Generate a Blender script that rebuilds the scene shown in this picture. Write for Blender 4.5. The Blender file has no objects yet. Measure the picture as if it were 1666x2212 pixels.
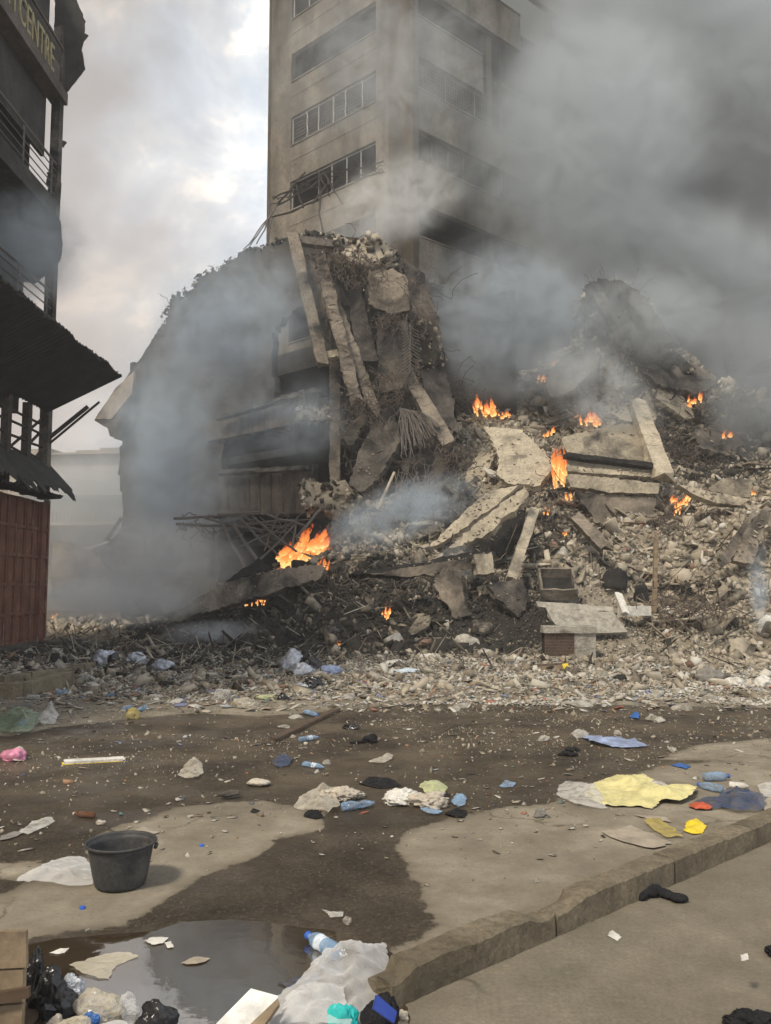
import bpy, bmesh, math, random
import numpy as np
from mathutils import Vector, Matrix, noise
random.seed(7); RNG = np.random.default_rng(7)
sc = bpy.context.scene
COL = sc.collection
R = math.radians

# ------------------------------------------------------------------ camera
F = 1800.0; W0, H0 = 1666.0, 2212.0
PITCH = math.atan(162 / F); CAMZ = 1.7
cd = bpy.data.cameras.new('camera'); cam = bpy.data.objects.new('camera', cd); COL.objects.link(cam)
cam.location = (0, 0, CAMZ); cam.rotation_euler = (math.pi / 2 + PITCH, 0, 0)
cd.sensor_fit = 'VERTICAL'; cd.sensor_height = 24.0; cd.lens = 24.0 * F / H0
cd.clip_start = 0.05; cd.clip_end = 4000
sc.camera = cam
sc.view_settings.view_transform = 'Standard'; sc.view_settings.look = 'None'
sc.view_settings.exposure = 0.62; sc.view_settings.gamma = 1.0
cy = sc.cycles
cy.max_bounces = 7; cy.diffuse_bounces = 3; cy.glossy_bounces = 2; cy.transmission_bounces = 4
cy.volume_bounces = 2; cy.transparent_max_bounces = 24
cy.use_denoising = True; cy.use_adaptive_sampling = True; cy.adaptive_threshold = 0.02
cy.volume_step_rate = 0.55; cy.volume_max_steps = 64
cy.sample_clamp_indirect = 4.0

# ------------------------------------------------------------------ world
SUN_EL, SUN_AZ = R(52), R(218)          # azimuth clockwise from +Y
world = bpy.data.worlds.new('World'); sc.world = world; world.use_nodes = True
nt = world.node_tree; nt.nodes.clear(); N = nt.nodes.new; L = nt.links.new
out = N('ShaderNodeOutputWorld'); bg = N('ShaderNodeBackground'); bg.inputs[1].default_value = 0.1
sky = N('ShaderNodeTexSky'); sky.sky_type = 'NISHITA'; sky.sun_disc = False
sky.sun_elevation = SUN_EL; sky.sun_rotation = SUN_AZ; sky.dust_density = 3.0; sky.air_density = 1.2
tc = N('ShaderNodeTexCoord')
def ramp(nt, fac, stops, interp='LINEAR'):
    r = nt.nodes.new('ShaderNodeValToRGB'); cr = r.color_ramp; cr.interpolation = interp
    while len(cr.elements) < len(stops): cr.elements.new(0.5)
    for e, (p, c) in zip(cr.elements, stops):
        e.position = p; e.color = (c, c, c, 1) if isinstance(c, (int, float)) else (*c, 1)
    if fac is not None: nt.links.new(fac, r.inputs[0])
    return r.outputs[0]
def mathn(nt, op, a, b=None, clamp=False):
    m = nt.nodes.new('ShaderNodeMath'); m.operation = op; m.use_clamp = clamp
    for i, v in enumerate((a, b)):
        if v is None: continue
        if isinstance(v, (int, float)): m.inputs[i].default_value = v
        else: nt.links.new(v, m.inputs[i])
    return m.outputs[0]
def mixc(nt, f, a, b, mode='MIX'):
    m = nt.nodes.new('ShaderNodeMix'); m.data_type = 'RGBA'; m.blend_type = mode
    for i, v in ((0, f), (6, a), (7, b)):
        if isinstance(v, (int, float)) and i == 0: m.inputs[0].default_value = v
        elif isinstance(v, (tuple, list)): m.inputs[i].default_value = (*v, 1)
        elif isinstance(v, (int, float)): m.inputs[i].default_value = (v, v, v, 1)
        else: nt.links.new(v, m.inputs[i])
    return m.outputs[2]
def noisen(nt, vec, scale, detail=4, rough=0.55, dist=0.0):
    n = nt.nodes.new('ShaderNodeTexNoise'); n.inputs['Scale'].default_value = scale
    n.inputs['Detail'].default_value = detail; n.inputs['Roughness'].default_value = rough
    n.inputs['Distortion'].default_value = dist
    if vec is not None: nt.links.new(vec, n.inputs['Vector'])
    return n.outputs[0]
def mapn(nt, vec, scale=(1, 1, 1), loc=(0, 0, 0)):
    m = nt.nodes.new('ShaderNodeMapping'); m.inputs['Scale'].default_value = scale; m.inputs['Location'].default_value = loc
    nt.links.new(vec, m.inputs['Vector']); return m.outputs[0]
gv = tc.outputs['Generated']
v1 = mapn(nt, gv, (1, 1, 1.25), (3.1, 0, 0.4))
n1 = noisen(nt, v1, 3.2, 6, 0.55, 0.4); n2 = noisen(nt, v1, 7.5, 5, 0.6, 0.3)
cover = ramp(nt, n1, [(0.36, 0.85), (0.52, 1.0)])
cl = ramp(nt, n2, [(0.30, (3.6, 3.9, 4.3)), (0.48, (4.7, 5.1, 5.6)), (0.58, (5.9, 6.1, 6.3)), (0.67, (9.6, 8.8, 7.9))])
c = mixc(nt, cover, sky.outputs[0], cl)
sx = N('ShaderNodeSeparateXYZ'); L(gv, sx.inputs[0])
# brown smoke drifting over the west side of the sky
az = mathn(nt, 'DIVIDE', sx.outputs[0], mathn(nt, 'MAXIMUM', sx.outputs[1], 0.2))
azn = mathn(nt, 'ADD', az, mathn(nt, 'MULTIPLY', mathn(nt, 'SUBTRACT', n1, 0.5), 0.5))
br = ramp(nt, mathn(nt, 'ADD', azn, 0.6), [(0.15, 0.95), (0.27, 0.75), (0.45, 0.0)])
c = mixc(nt, br, c, (2.75, 2.4, 2.15))
# brighter towards the horizon
hz = ramp(nt, sx.outputs[2], [(0.0, 1.45), (0.3, 1.35), (0.5, 1.12), (0.75, 0.82)])
c = mixc(nt, 1.0, c, hz, 'MULTIPLY')
L(c, bg.inputs[0]); L(bg.outputs[0], out.inputs[0])

# ------------------------------------------------------------------ sun
sl = bpy.data.lights.new('sun', 'SUN'); sl.energy = 2.4; sl.angle = R(10); sl.color = (1.0, 0.90, 0.74)
so = bpy.data.objects.new('sun', sl); COL.objects.link(so)
sd = Vector((math.sin(SUN_AZ) * math.cos(SUN_EL), math.cos(SUN_AZ) * math.cos(SUN_EL), math.sin(SUN_EL)))
so.rotation_euler = sd.to_track_quat('Z', 'Y').to_euler(); so.location = (-20, -20, 40)

# ------------------------------------------------------------------ geometry of a sight line
cp, sp = math.cos(PITCH), math.sin(PITCH)
def ray(px, py):
    u = (px - W0 / 2) / F; v = (H0 / 2 - py) / F
    return np.array([u, cp - v * sp, sp + v * cp])
CAM = np.array([0, 0, CAMZ])
def at(px, py, Y):
    d = ray(px, py); return CAM + d * (Y / d[1])
def gnd(px, py, z=0.0):
    d = ray(px, py); return CAM + d * ((z - CAMZ) / d[2])
def onplane(px, py, p0, n):
    d = ray(px, py); n = np.asarray(n, float); t = np.dot(np.asarray(p0) - CAM, n) / np.dot(d, n); return CAM + d * t
# ------------------------------------------------------------------ naming
def tag(o, label=None, cat=None, group=None, kind=None):
    if label: o['label'] = label
    if cat: o['category'] = cat
    if group: o['group'] = group
    if kind: o['kind'] = kind
    return o
def empty(name, loc, label=None, cat=None, group=None, kind=None):
    o = bpy.data.objects.new(name, None); COL.objects.link(o); o.location = loc; o.empty_display_size = 0.2
    return tag(o, label, cat, group, kind)
def link(name, me, mat=None, parent=None):
    o = bpy.data.objects.new(name, me); COL.objects.link(o)
    if mat is not None: me.materials.append(mat)
    if parent is not None:
        o.parent = parent; o.matrix_parent_inverse = Matrix.Translation(-Vector(parent.location))
    return o
def mesh_np(name, V, Fc, smooth=False):
    me = bpy.data.meshes.new(name); me.from_pydata([tuple(map(float, v)) for v in V], [], [tuple(int(i) for i in f) for f in Fc])
    me.update()
    if smooth: me.polygons.foreach_set('use_smooth', [True] * len(me.polygons))
    return me
def fast_tris(name, V, T, attrs=None, smooth=False):
    """V (n,3), T (m,3) straight into a mesh."""
    me = bpy.data.meshes.new(name); n, m = len(V), len(T)
    me.vertices.add(n); me.vertices.foreach_set('co', np.ascontiguousarray(V, np.float32).ravel())
    me.loops.add(m * 3); me.loops.foreach_set('vertex_index', np.ascontiguousarray(T, np.int32).ravel())
    me.polygons.add(m); me.polygons.foreach_set('loop_start', np.arange(0, m * 3, 3, dtype=np.int32))
    me.polygons.foreach_set('loop_total', np.full(m, 3, np.int32))
    if smooth: me.polygons.foreach_set('use_smooth', np.ones(m, bool))
    me.update(calc_edges=True)
    for k, a in (attrs or {}).items():
        at_ = me.attributes.new(k, 'FLOAT', 'POINT'); at_.data.foreach_set('value', np.ascontiguousarray(a, np.float32))
    return me

# ------------------------------------------------------------------ materials
def newmat(name):
    m = bpy.data.materials.new(name); m.use_nodes = True; nt = m.node_tree
    b = nt.nodes['Principled BSDF']; return m, nt, b
def objv(nt): return nt.nodes.new('ShaderNodeTexCoord').outputs['Object']
def posv(nt): return nt.nodes.new('ShaderNodeNewGeometry').outputs['Position']
def bump(nt, b, h, strength=0.4, dist=0.02):
    bp = nt.nodes.new('ShaderNodeBump'); bp.inputs['Strength'].default_value = strength; bp.inputs['Distance'].default_value = dist
    nt.links.new(h, bp.inputs['Height']); nt.links.new(bp.outputs[0], b.inputs['Normal'])
def rough_mat(name, base, dark=None, scale=1.5, thr=(0.42, 0.62), rough=0.9, bscale=9, bstr=0.5, bdist=0.03, var=0.25, streak=False):
    """mineral surface: base colour with mottling, patches of a second colour (soot, damp, rust) and relief"""
    m, nt, b = newmat(name); p = posv(nt)
    n = noisen(nt, p, scale * 3.1, 6, 0.65)
    lo = tuple(x * (1 - var) for x in base); hi = tuple(min(1, x * (1 + var)) for x in base)
    c = ramp(nt, n, [(0.3, lo), (0.7, hi)])
    c = mixc(nt, 1.0, c, ramp(nt, noisen(nt, p, bscale * 1.3, 6, 0.75), [(0.32, 0.62), (0.5, 1.0), (0.68, 1.22)]), 'MULTIPLY')
    if dark is not None:
        pv = mapn(nt, p, (1, 1, 0.3)) if streak else p
        q = ramp(nt, noisen(nt, pv, scale, 7, 0.62, 0.5), [(thr[0], 0.0), (thr[1], 1.0)])
        c = mixc(nt, q, c, dark)
    nt.links.new(c, b.inputs['Base Color']); b.inputs['Roughness'].default_value = rough
    b.inputs['Specular IOR Level'].default_value = 0.3
    bump(nt, b, noisen(nt, p, bscale, 8, 0.72), min(1, bstr * 1.6), bdist * 1.8)
    return m
def plain(name, col, rough=0.6, var=0.15, scale=14, spec=0.4, bstr=0.15, bdist=0.005, metal=0.0):
    m, nt, b = newmat(name); p = posv(nt)
    c = ramp(nt, noisen(nt, p, scale, 5, 0.6), [(0.3, tuple(x * (1 - var) for x in col)), (0.7, tuple(min(1, x * (1 + var)) for x in col))])
    c = mixc(nt, ramp(nt, noisen(nt, p, 7, 6, 0.7), [(0.45, 0.0), (0.68, 0.6)]), c, tuple(0.35 * x + 0.02 for x in col))
    nt.links.new(c, b.inputs['Base Color']); b.inputs['Roughness'].default_value = rough; b.inputs['Metallic'].default_value = metal
    b.inputs['Specular IOR Level'].default_value = spec
    bump(nt, b, noisen(nt, p, scale * 2.5, 5, 0.6), bstr, bdist)
    return m
def film(name, col, alpha=0.5, rough=0.3, cell=30):
    """thin plastic film: clearer face on, denser where it turns away"""
    m, nt, b = newmat(name); p = posv(nt)
    b.inputs['Roughness'].default_value = rough * 0.7
    c = ramp(nt, noisen(nt, p, 6, 4, 0.6), [(0.3, tuple(x * 0.8 for x in col)), (0.7, col)])
    c = mixc(nt, ramp(nt, noisen(nt, p, 11, 6, 0.7), [(0.48, 0.0), (0.66, 0.65)]), c, (0.17, 0.14, 0.10)); nt.links.new(c, b.inputs['Base Color'])
    lw = nt.nodes.new('ShaderNodeLayerWeight'); lw.inputs['Blend'].default_value = 0.5
    a = ramp(nt, lw.outputs['Facing'], [(0.1, max(0.05, alpha - 0.22)), (0.75, min(1, alpha + 0.35))])
    a = mathn(nt, 'MULTIPLY', a, ramp(nt, noisen(nt, p, 9, 4, 0.6), [(0.35, 0.75), (0.65, 1.0)]))
    nt.links.new(a, b.inputs['Alpha']); bump(nt, b, noisen(nt, p, cell, 5, 0.65), 0.5, 0.012)
    return m
def clearfilm(name, col, alpha):
    m, nt, b = newmat(name); p = posv(nt); b.inputs['Base Color'].default_value = (*col, 1); b.inputs['Roughness'].default_value = 0.16
    lw = nt.nodes.new('ShaderNodeLayerWeight'); lw.inputs['Blend'].default_value = 0.45
    a = ramp(nt, lw.outputs['Facing'], [(0.05, alpha * .45), (0.6, alpha + .1), (0.95, min(1, alpha + .5))]); nt.links.new(a, b.inputs['Alpha'])
    bump(nt, b, noisen(nt, p, 10, 3, 0.5, 1.5), 0.45, 0.02); return m
BEIGE = (0.31, 0.27, 0.205); SOOT = (0.022, 0.021, 0.021)
M = {}
M['concrete'] = rough_mat('broken_concrete', BEIGE, SOOT, 0.8, (0.52, 0.72))
M['pale'] = rough_mat('pale_concrete', (0.43, 0.375, 0.285), (0.07, 0.06, 0.05), 0.9, (0.52, 0.72))
M['charred'] = rough_mat('charred_concrete', (0.15, 0.13, 0.11), SOOT, 1.1, (0.38, 0.6))
M['black'] = rough_mat('burnt_black', (0.03, 0.028, 0.027), (0.012, 0.012, 0.012), 2.0)
M['halfburnt'] = rough_mat('half_burnt_concrete', (0.26, 0.22, 0.175), SOOT, 0.9, (0.44, 0.66))
M['soot_wall'] = rough_mat('sooty_wall', (0.075, 0.068, 0.062), (0.02, 0.02, 0.021), 0.5, (0.4, 0.65), streak=True, bstr=0.3)
M['tower'] = rough_mat('scorched_render', (0.195, 0.172, 0.14), (0.045, 0.04, 0.034), 0.4, (0.40, 0.66), streak=True, bscale=5, bstr=0.15)
nt = M['tower'].node_tree; b = nt.nodes['Principled BSDF']; lk = b.inputs['Base Color'].links[0].from_socket
nt.links.new(mixc(nt, ramp(nt, noisen(nt, mapn(nt, posv(nt), (1, 1, .7)), 2.1, 7, .75), [(.68, 0.0), (.70, 1.0)]), lk, (.42, .39, .34)), b.inputs['Base Color'])
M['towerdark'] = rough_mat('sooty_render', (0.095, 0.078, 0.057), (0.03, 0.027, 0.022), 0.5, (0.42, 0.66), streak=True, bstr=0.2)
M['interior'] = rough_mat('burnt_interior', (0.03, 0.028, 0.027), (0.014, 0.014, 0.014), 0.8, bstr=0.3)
M['steel'] = plain('burnt_steel', (0.16, 0.14, 0.125), 0.6, 0.3, 20, 0.4)
M['steelpale'] = plain('bent_window_frame', (0.42, 0.40, 0.37), 0.5, 0.2, 20)
M['rebar'] = plain('rusty_rebar', (0.13, 0.10, 0.08), 0.75, 0.4, 9)
M['timber'] = plain('charred_timber', (0.07, 0.058, 0.05), 0.8, 0.4, 9, 0.2, 0.5)
M['wood'] = plain('weathered_wood', (0.27, 0.205, 0.135), 0.8, 0.3, 9, 0.2, 0.5)
M['dampwood'] = plain('damp_plank', (0.10, 0.068, 0.045), 0.55, 0.3, 9, 0.4, 0.4)
M['white'] = plain('dirty_white', (0.68, 0.66, 0.61), 0.6, 0.14, 12, .3, .6, .02)
M['brick'] = plain('broken_brick', (0.28, 0.13, 0.085), 0.85, 0.3, 9)
M['kerb'] = rough_mat('kerb_concrete', (0.24, 0.20, 0.14), (0.12, 0.098, 0.066), 2.2, (0.45, 0.7), bscale=22, bstr=0.7, bdist=0.02)
M['blackplastic'] = plain('black_bag_plastic', (0.014, 0.014, 0.016), 0.22, 0.3, 9, 0.6, 0.4, .012)
M['blackcloth'] = plain('black_cloth', (0.02, 0.02, 0.022), 0.95, 0.3, 14, 0.15, 0.9, .025)
M['rubber'] = rough_mat('dusty_black_rubber', (0.05, 0.05, 0.051), (0.13, 0.12, 0.105), 6, (0.56, 0.8), 0.55, 30, 0.2, 0.003)
M['silver'] = plain('crinkled_silver_film', (0.5, 0.53, 0.6), 0.25, 0.35, 25, 0.6, 0.6, 0.02, 0.3)
M['film'] = film('clear_film', (0.72, 0.70, 0.66), 0.5)
M['clear'] = clearfilm('clear_crinkled_plastic', (0.80, 0.80, 0.80), 0.42); M['clearwarm'] = clearfilm('clear_yellowed_plastic', (0.66, 0.60, 0.47), 0.5); M['foam'] = plain('white_foam', (0.80, 0.79, 0.76), 0.6, 0.04, 5)
M['filmwarm'] = film('cream_film', (0.60, 0.55, 0.46), 0.6)
M['bluefilm'] = film('blue_bottle_plastic', (0.28, 0.44, 0.66), 0.72, 0.12, 60)
M['darkbluefilm'] = film('dark_blue_film', (0.05, 0.075, 0.15), 0.85, 0.2)
M['cap'] = plain('blue_cap', (0.03, 0.12, 0.55), 0.35, 0.1)
M['labelpaper'] = plain('bottle_wrap', (0.62, 0.70, 0.80), 0.5, 0.2, 60)
M['brownglass'] = film('brown_bottle_plastic', (0.16, 0.055, 0.02), 0.85, 0.12, 60)
M['yellow'] = plain('pale_yellow_woven_sack', (0.66, 0.60, 0.29), 0.7, 0.1, 9)
M['brightyellow'] = plain('bright_yellow', (0.80, 0.60, 0.03), 0.5, 0.1, 20)
M['teal'] = plain('teal_plastic', (0.02, 0.48, 0.47), 0.45, 0.1, 14)
M['pink'] = plain('pink_plastic', (0.62, 0.24, 0.36), 0.5, 0.25, 20)
M['cream'] = plain('cream_cloth', (0.58, 0.52, 0.44), 0.85, 0.18, 14, .3, .9, .03)
M['palegreen'] = plain('pale_green_cloth', (0.40, 0.42, 0.24), 0.85, 0.15, 20)
M['greybag'] = plain('grey_sacking', (0.23, 0.215, 0.20), 0.8, 0.25, 14)
M['bluepanel'] = plain('blue_panel', (0.27, 0.33, 0.50), 0.5, 0.3, 9)
M['bluebag'] = plain('blue_plastic', (0.03, 0.13, 0.42), 0.4, 0.2, 14)
M['navy'] = plain('blue_card', (0.02, 0.05, 0.30), 0.5, 0.2, 14)
M['cardboard'] = plain('dirty_cardboard', (0.36, 0.31, 0.245), 0.85, 0.15, 9)
M['paper'] = plain('paper', (0.62, 0.60, 0.56), 0.8, 0.12, 20)
M['orange'] = plain('red_net', (0.46, 0.09, 0.04), 0.8, 0.3, 30)
M['ochre'] = film('yellow_green_film', (0.50, 0.40, 0.12), 0.85)
M['boxgrey'] = rough_mat('dusty_grey_concrete', (0.38, 0.355, 0.305), (0.12, 0.105, 0.09), 1.6, (0.5, 0.7))
M['stone'] = rough_mat('pale_lump', (0.55, 0.52, 0.46), (0.30, 0.27, 0.22), 6, bscale=25, bstr=0.6)

# door paint: dull red brown, worn to wood
m, nt, b = newmat('worn_red_brown_paint'); p = posv(nt)
cc = ramp(nt, noisen(nt, p, 2.2, 7, 0.65), [(0.3, (0.10, 0.038, 0.025)), (0.6, (0.17, 0.066, 0.042)), (0.75, (0.23, 0.11, 0.07))])
wv = ramp(nt, noisen(nt, mapn(nt, p, (9, 9, 0.9)), 1.6, 6, 0.7), [(0.56, 0.0), (0.66, 1.0)])
cc = mixc(nt, wv, cc, (0.24, 0.18, 0.13)); nt.links.new(cc, b.inputs['Base Color']); b.inputs['Roughness'].default_value = 0.7
bump(nt, b, noisen(nt, mapn(nt, p, (6, 6, 1)), 6, 5, 0.6), 0.3, 0.01); M['door'] = m
# corrugated dark sheet
M['sheet'] = plain('sooty_roof_sheet', (0.045, 0.042, 0.040), 0.7, 0.4, 2.5, 0.3, 0.3)
M['oldconcrete'] = rough_mat('sooty_old_concrete', (0.07, 0.066, 0.06), (0.028, 0.026, 0.025), 0.7, (0.4, 0.66))
M['fascia'] = rough_mat('sooty_fascia', (0.15, 0.125, 0.105), (0.07, 0.06, 0.055), 0.7, (0.4, 0.66))
M['signletters'] = plain('faded_yellow_letters', (0.36, 0.31, 0.17), 0.7, 0.2, 9)
M['farwall'] = rough_mat('far_building_wall', (0.40, 0.36, 0.31), (0.22, 0.2, 0.18), 0.2, (0.5, 0.7))

# rubble: colour by piece, char from the burnt zones
def rubble_mat(name, tones, sootcol=(0.02, 0.019, 0.018), bscale=16):
    m, nt, b = newmat(name); g = nt.nodes.new('ShaderNodeNewGeometry')
    rnd = g.outputs['Random Per Island']
    c = ramp(nt, rnd, tones, 'CONSTANT')
    c = mixc(nt, 0.35, c, ramp(nt, noisen(nt, g.outputs['Position'], 5, 6, 0.65), [(0.3, (0.12, 0.10, 0.078)), (0.7, (0.52, 0.455, 0.35))]))
    a = nt.nodes.new('ShaderNodeAttribute'); a.attribute_name = 'soot'
    k = mathn(nt, 'SUBTRACT', a.outputs['Fac'], noisen(nt, g.outputs['Position'], 2.3, 5, 0.7))
    r2 = mathn(nt, 'FRACT', mathn(nt, 'MULTIPLY', rnd, 37.7))
    k = mathn(nt, 'ADD', k, mathn(nt, 'MULTIPLY', mathn(nt, 'SUBTRACT', r2, 0.5), 0.75))
    s = ramp(nt, mathn(nt, 'ADD', k, 0.5), [(0.34, 0.0), (0.66, 0.95)])
    c = mixc(nt, s, c, sootcol)
    nt.links.new(c, b.inputs['Base Color']); b.inputs['Roughness'].default_value = 0.92; b.inputs['Specular IOR Level'].default_value = 0.2
    bump(nt, b, noisen(nt, g.outputs['Position'], bscale, 6, 0.7), 0.5, 0.03)
    return m
TONES = [(0.0, (0.430, 0.378, 0.299)), (0.18, (0.300, 0.259, 0.203)), (0.36, (0.520, 0.455, 0.367)), (0.5, (0.200, 0.176, 0.141)),
         (0.64, (0.370, 0.331, 0.271)), (0.76, (0.580, 0.528, 0.441)), (0.85, (0.140, 0.109, 0.079)), (0.93, (0.700, 0.683, 0.644)), (0.975, (0.240, 0.114, 0.079))]
M['rubble'] = rubble_mat('rubble', TONES)
M['debris'] = rubble_mat('debris', [(0.0, (0.44, 0.39, 0.31)), (0.2, (0.30, 0.26, 0.20)), (0.36, (0.58, 0.54, 0.46)), (0.5, (0.21, 0.175, 0.135)), (0.62, (0.40, 0.37, 0.32)), (0.72, (0.68, 0.66, 0.60)), (0.84, (0.13, 0.105, 0.08)), (0.92, (0.50, 0.44, 0.34)), (0.97, (0.30, 0.13, 0.08))])
M['ash'] = rubble_mat('ash', [(0.0, (0.72, 0.70, 0.65)), (0.4, (0.55, 0.52, 0.46)), (0.7, (0.80, 0.79, 0.76))])
M['heap'] = rubble_mat('heap_gap_shade', [(0.0, (0.17, 0.148, 0.115))])  # heap base colour darkened so the gaps between chunks look shaded
LT = [(0.0, (0.5, 0.46, 0.38)), (0.28, (0.68, 0.66, 0.6)), (0.42, (0.33, 0.27, 0.2)), (0.58, (0.05, 0.05, 0.05)), (0.68, (0.62, 0.60, 0.56)),
      (0.80, (0.16, 0.22, 0.42)), (0.84, (0.30, 0.20, 0.12)), (0.90, (0.45, 0.10, 0.06)), (0.93, (0.40, 0.44, 0.5)), (0.97, (0.06, 0.20, 0.22))]
M['litter'] = rubble_mat('litter', LT, bscale=30)
M['grit'] = rubble_mat('grit', [(0.0, (0.40, 0.36, 0.29)), (0.4, (0.26, 0.22, 0.17)), (0.66, (0.58, 0.55, 0.48)), (0.75, (0.16, 0.13, 0.10)), (0.92, (0.35, 0.17, 0.08))])

# ------------------------------------------------------------------ noise helper in numpy
def vnoise(x, y, seed=0):
    def h(i, j):
        v = np.sin(i * 127.1 + j * 311.7 + seed * 74.7) * 43758.5453; return v - np.floor(v)
    xi, yi = np.floor(x), np.floor(y); xf, yf = x - xi, y - yi
    u = xf * xf * (3 - 2 * xf); v = yf * yf * (3 - 2 * yf)
    return (h(xi, yi) * (1 - u) + h(xi + 1, yi) * u) * (1 - v) + (h(xi, yi + 1) * (1 - u) + h(xi + 1, yi + 1) * u) * v
def fbm(x, y, s=1.0, oct=4, seed=0):
    t = 0; a = 0.5
    for k in range(oct): t = t + a * vnoise(x * s, y * s, seed + k); s *= 2.03; a *= 0.5
    return t

# ------------------------------------------------------------------ the heap as a height field (metres)
CP = [(380,1362,31,0),(500,1392,25,0),(700,1408,22,0),(1000,1418,20.5,0),(1300,1428,19.2,0),(1500,1428,19,0),(1666,1425,19,0),
      (470,1318,28.5,0),(560,1290,27,0),(620,1250,27,0),(700,1300,24,0),(700,1235,27,0),(850,1180,26.5,0),(850,1300,23.5,0),(1000,1330,22,0),(1000,1140,27.5,0),
      (1150,1200,25,0),(1150,1320,22,0),(1300,1210,24.5,0),(1300,1330,21.5,0),(1500,1250,23,0),(1500,1350,20.8,0),(1640,1250,22.5,0),(1640,1350,20.5,0),
      (900,1060,30,0),(990,960,31.5,0),(1080,880,33.5,0),(1200,1000,29.5,0),(1200,900,33,0),(1330,800,36,0),(1300,950,31.5,0),(1450,900,33,0),
      (1450,790,36.5,0),(1285,735,34.0,0),(1350,690,35.3,0),(1430,745,35.5,0),(1225,800,33.5,0),(1520,820,35,0),(1550,850,34,0),(1600,950,31,0),(1500,1060,28,0),(1350,1110,27,0),(1650,1050,28,0),(1100,1060,28.5,0),(1666,900,33,0),(800,1100,29,0)]
pts = np.array([at(a, b_, Y) for a, b_, Y, _ in CP])
extra = []
for x, y in [(-13, 34), (-9, 28), (-4, 22), (0, 19.5), (5, 17.8), (10, 17), (16, 17), (-12, 22), (-12, 38), (22, 18)]: extra.append((x, y, 0.0))
for x, y, z in [(16, 22, 3), (20, 28, 7), (20, 36, 9), (10, 42, 9), (3, 42, 8), (-6, 40, 0.8), (-4, 36, 2.2), (-5, 32, 1.2), (20, 44, 8), (14, 24, 4.2)]: extra.append((x, y, z))
pts = np.vstack([pts, np.array(extra)])
def tps_fit(P, Z, lam=0.35):
    n = len(P); d = np.linalg.norm(P[:, None] - P[None], axis=2)
    K = np.where(d > 0, d * d * np.log(d + 1e-9), 0) + lam * np.eye(n)
    A = np.zeros((n + 3, n + 3)); A[:n, :n] = K; A[:n, n] = 1; A[:n, n + 1:] = P; A[n, :n] = 1; A[n + 1:, :n] = P.T
    return np.linalg.solve(A, np.concatenate([Z, np.zeros(3)]))
TP = pts[:, :2]; TW = tps_fit(TP, pts[:, 2])
def heap_base(X, Y):
    X = np.atleast_1d(np.asarray(X, float)); Y = np.atleast_1d(np.asarray(Y, float))
    sh = X.shape; X = X.ravel(); Y = Y.ravel(); out = np.zeros(len(X))
    for i in range(0, len(X), 20000):
        P = np.stack([X[i:i + 20000], Y[i:i + 20000]], 1); d = np.linalg.norm(P[:, None] - TP[None], axis=2)
        out[i:i + 20000] = (d * d * np.log(d + 1e-9)) @ TW[:len(TP)] + TW[len(TP)] + P @ TW[len(TP) + 1:]
    return out.reshape(sh)
def foot(X, Y):
    """0 outside the heap's foot line, 1 well inside"""
    line = np.interp(X, [-14, -9, -4, 0, 5, 10, 22], [33, 27, 21.8, 19.6, 17.9, 17.3, 17.0])
    return np.clip((Y - line) / 2.2, 0, 1)
def height(X, Y):
    X = np.asarray(X, float); Y = np.asarray(Y, float)
    h = np.clip(heap_base(X, Y), 0, 13) * foot(X, Y)
    h = h + (fbm(X, Y, 0.55, 4, 3) - 0.47) * 1.5 * foot(X, Y) * np.clip(h, 0, 1.6) / 1.6
    h = h + (fbm(X, Y, 2.2, 3, 9) - 0.42) * 0.42 * np.clip(foot(X, Y) * 1.6, 0, 1)
    # low crust of debris in front of the heap
    ap = np.clip((Y - np.interp(X, [-9, -4, 0, 4, 10], [14.0, 15.5, 15.8, 14.5, 13.5])) / 2.5, 0, 1)
    h = h + ap * 0.16 * np.clip(fbm(X, Y, 1.1, 4, 5) * 2.2 - 0.55, 0, 1)
    return np.maximum(h, -0.02)
GX0, GX1, GY0, GY1, GS = -16.0, 24.0, 13.0, 46.0, 0.16
gx = np.arange(GX0, GX1, GS); gy = np.arange(GY0, GY1, GS)
GXX, GYY = np.meshgrid(gx, gy); HT = height(GXX, GYY)
def hgt(x, y):
    x = np.asarray(x, float); y = np.asarray(y, float)
    i = np.clip((y - GY0) / GS, 0, len(gy) - 1.001); j = np.clip((x - GX0) / GS, 0, len(gx) - 1.001)
    i0 = i.astype(int); j0 = j.astype(int); a = i - i0; c_ = j - j0
    v = (HT[i0, j0] * (1 - a) * (1 - c_) + HT[i0 + 1, j0] * a * (1 - c_) + HT[i0, j0 + 1] * (1 - a) * c_ + HT[i0 + 1, j0 + 1] * a * c_)
    ins = (x > GX0) & (x < GX1) & (y > GY0) & (y < GY1)
    return np.where(ins, v, 0.0)
def hit(px, py):
    d = ray(px, py); ys = np.arange(2.0, 46, 0.08); P = CAM[None] + d[None] * (ys / d[1])[:, None]
    below = P[:, 2] <= hgt(P[:, 0], P[:, 1])
    k = np.argmax(below)
    return P[k] if below.any() else P[-1]
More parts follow.
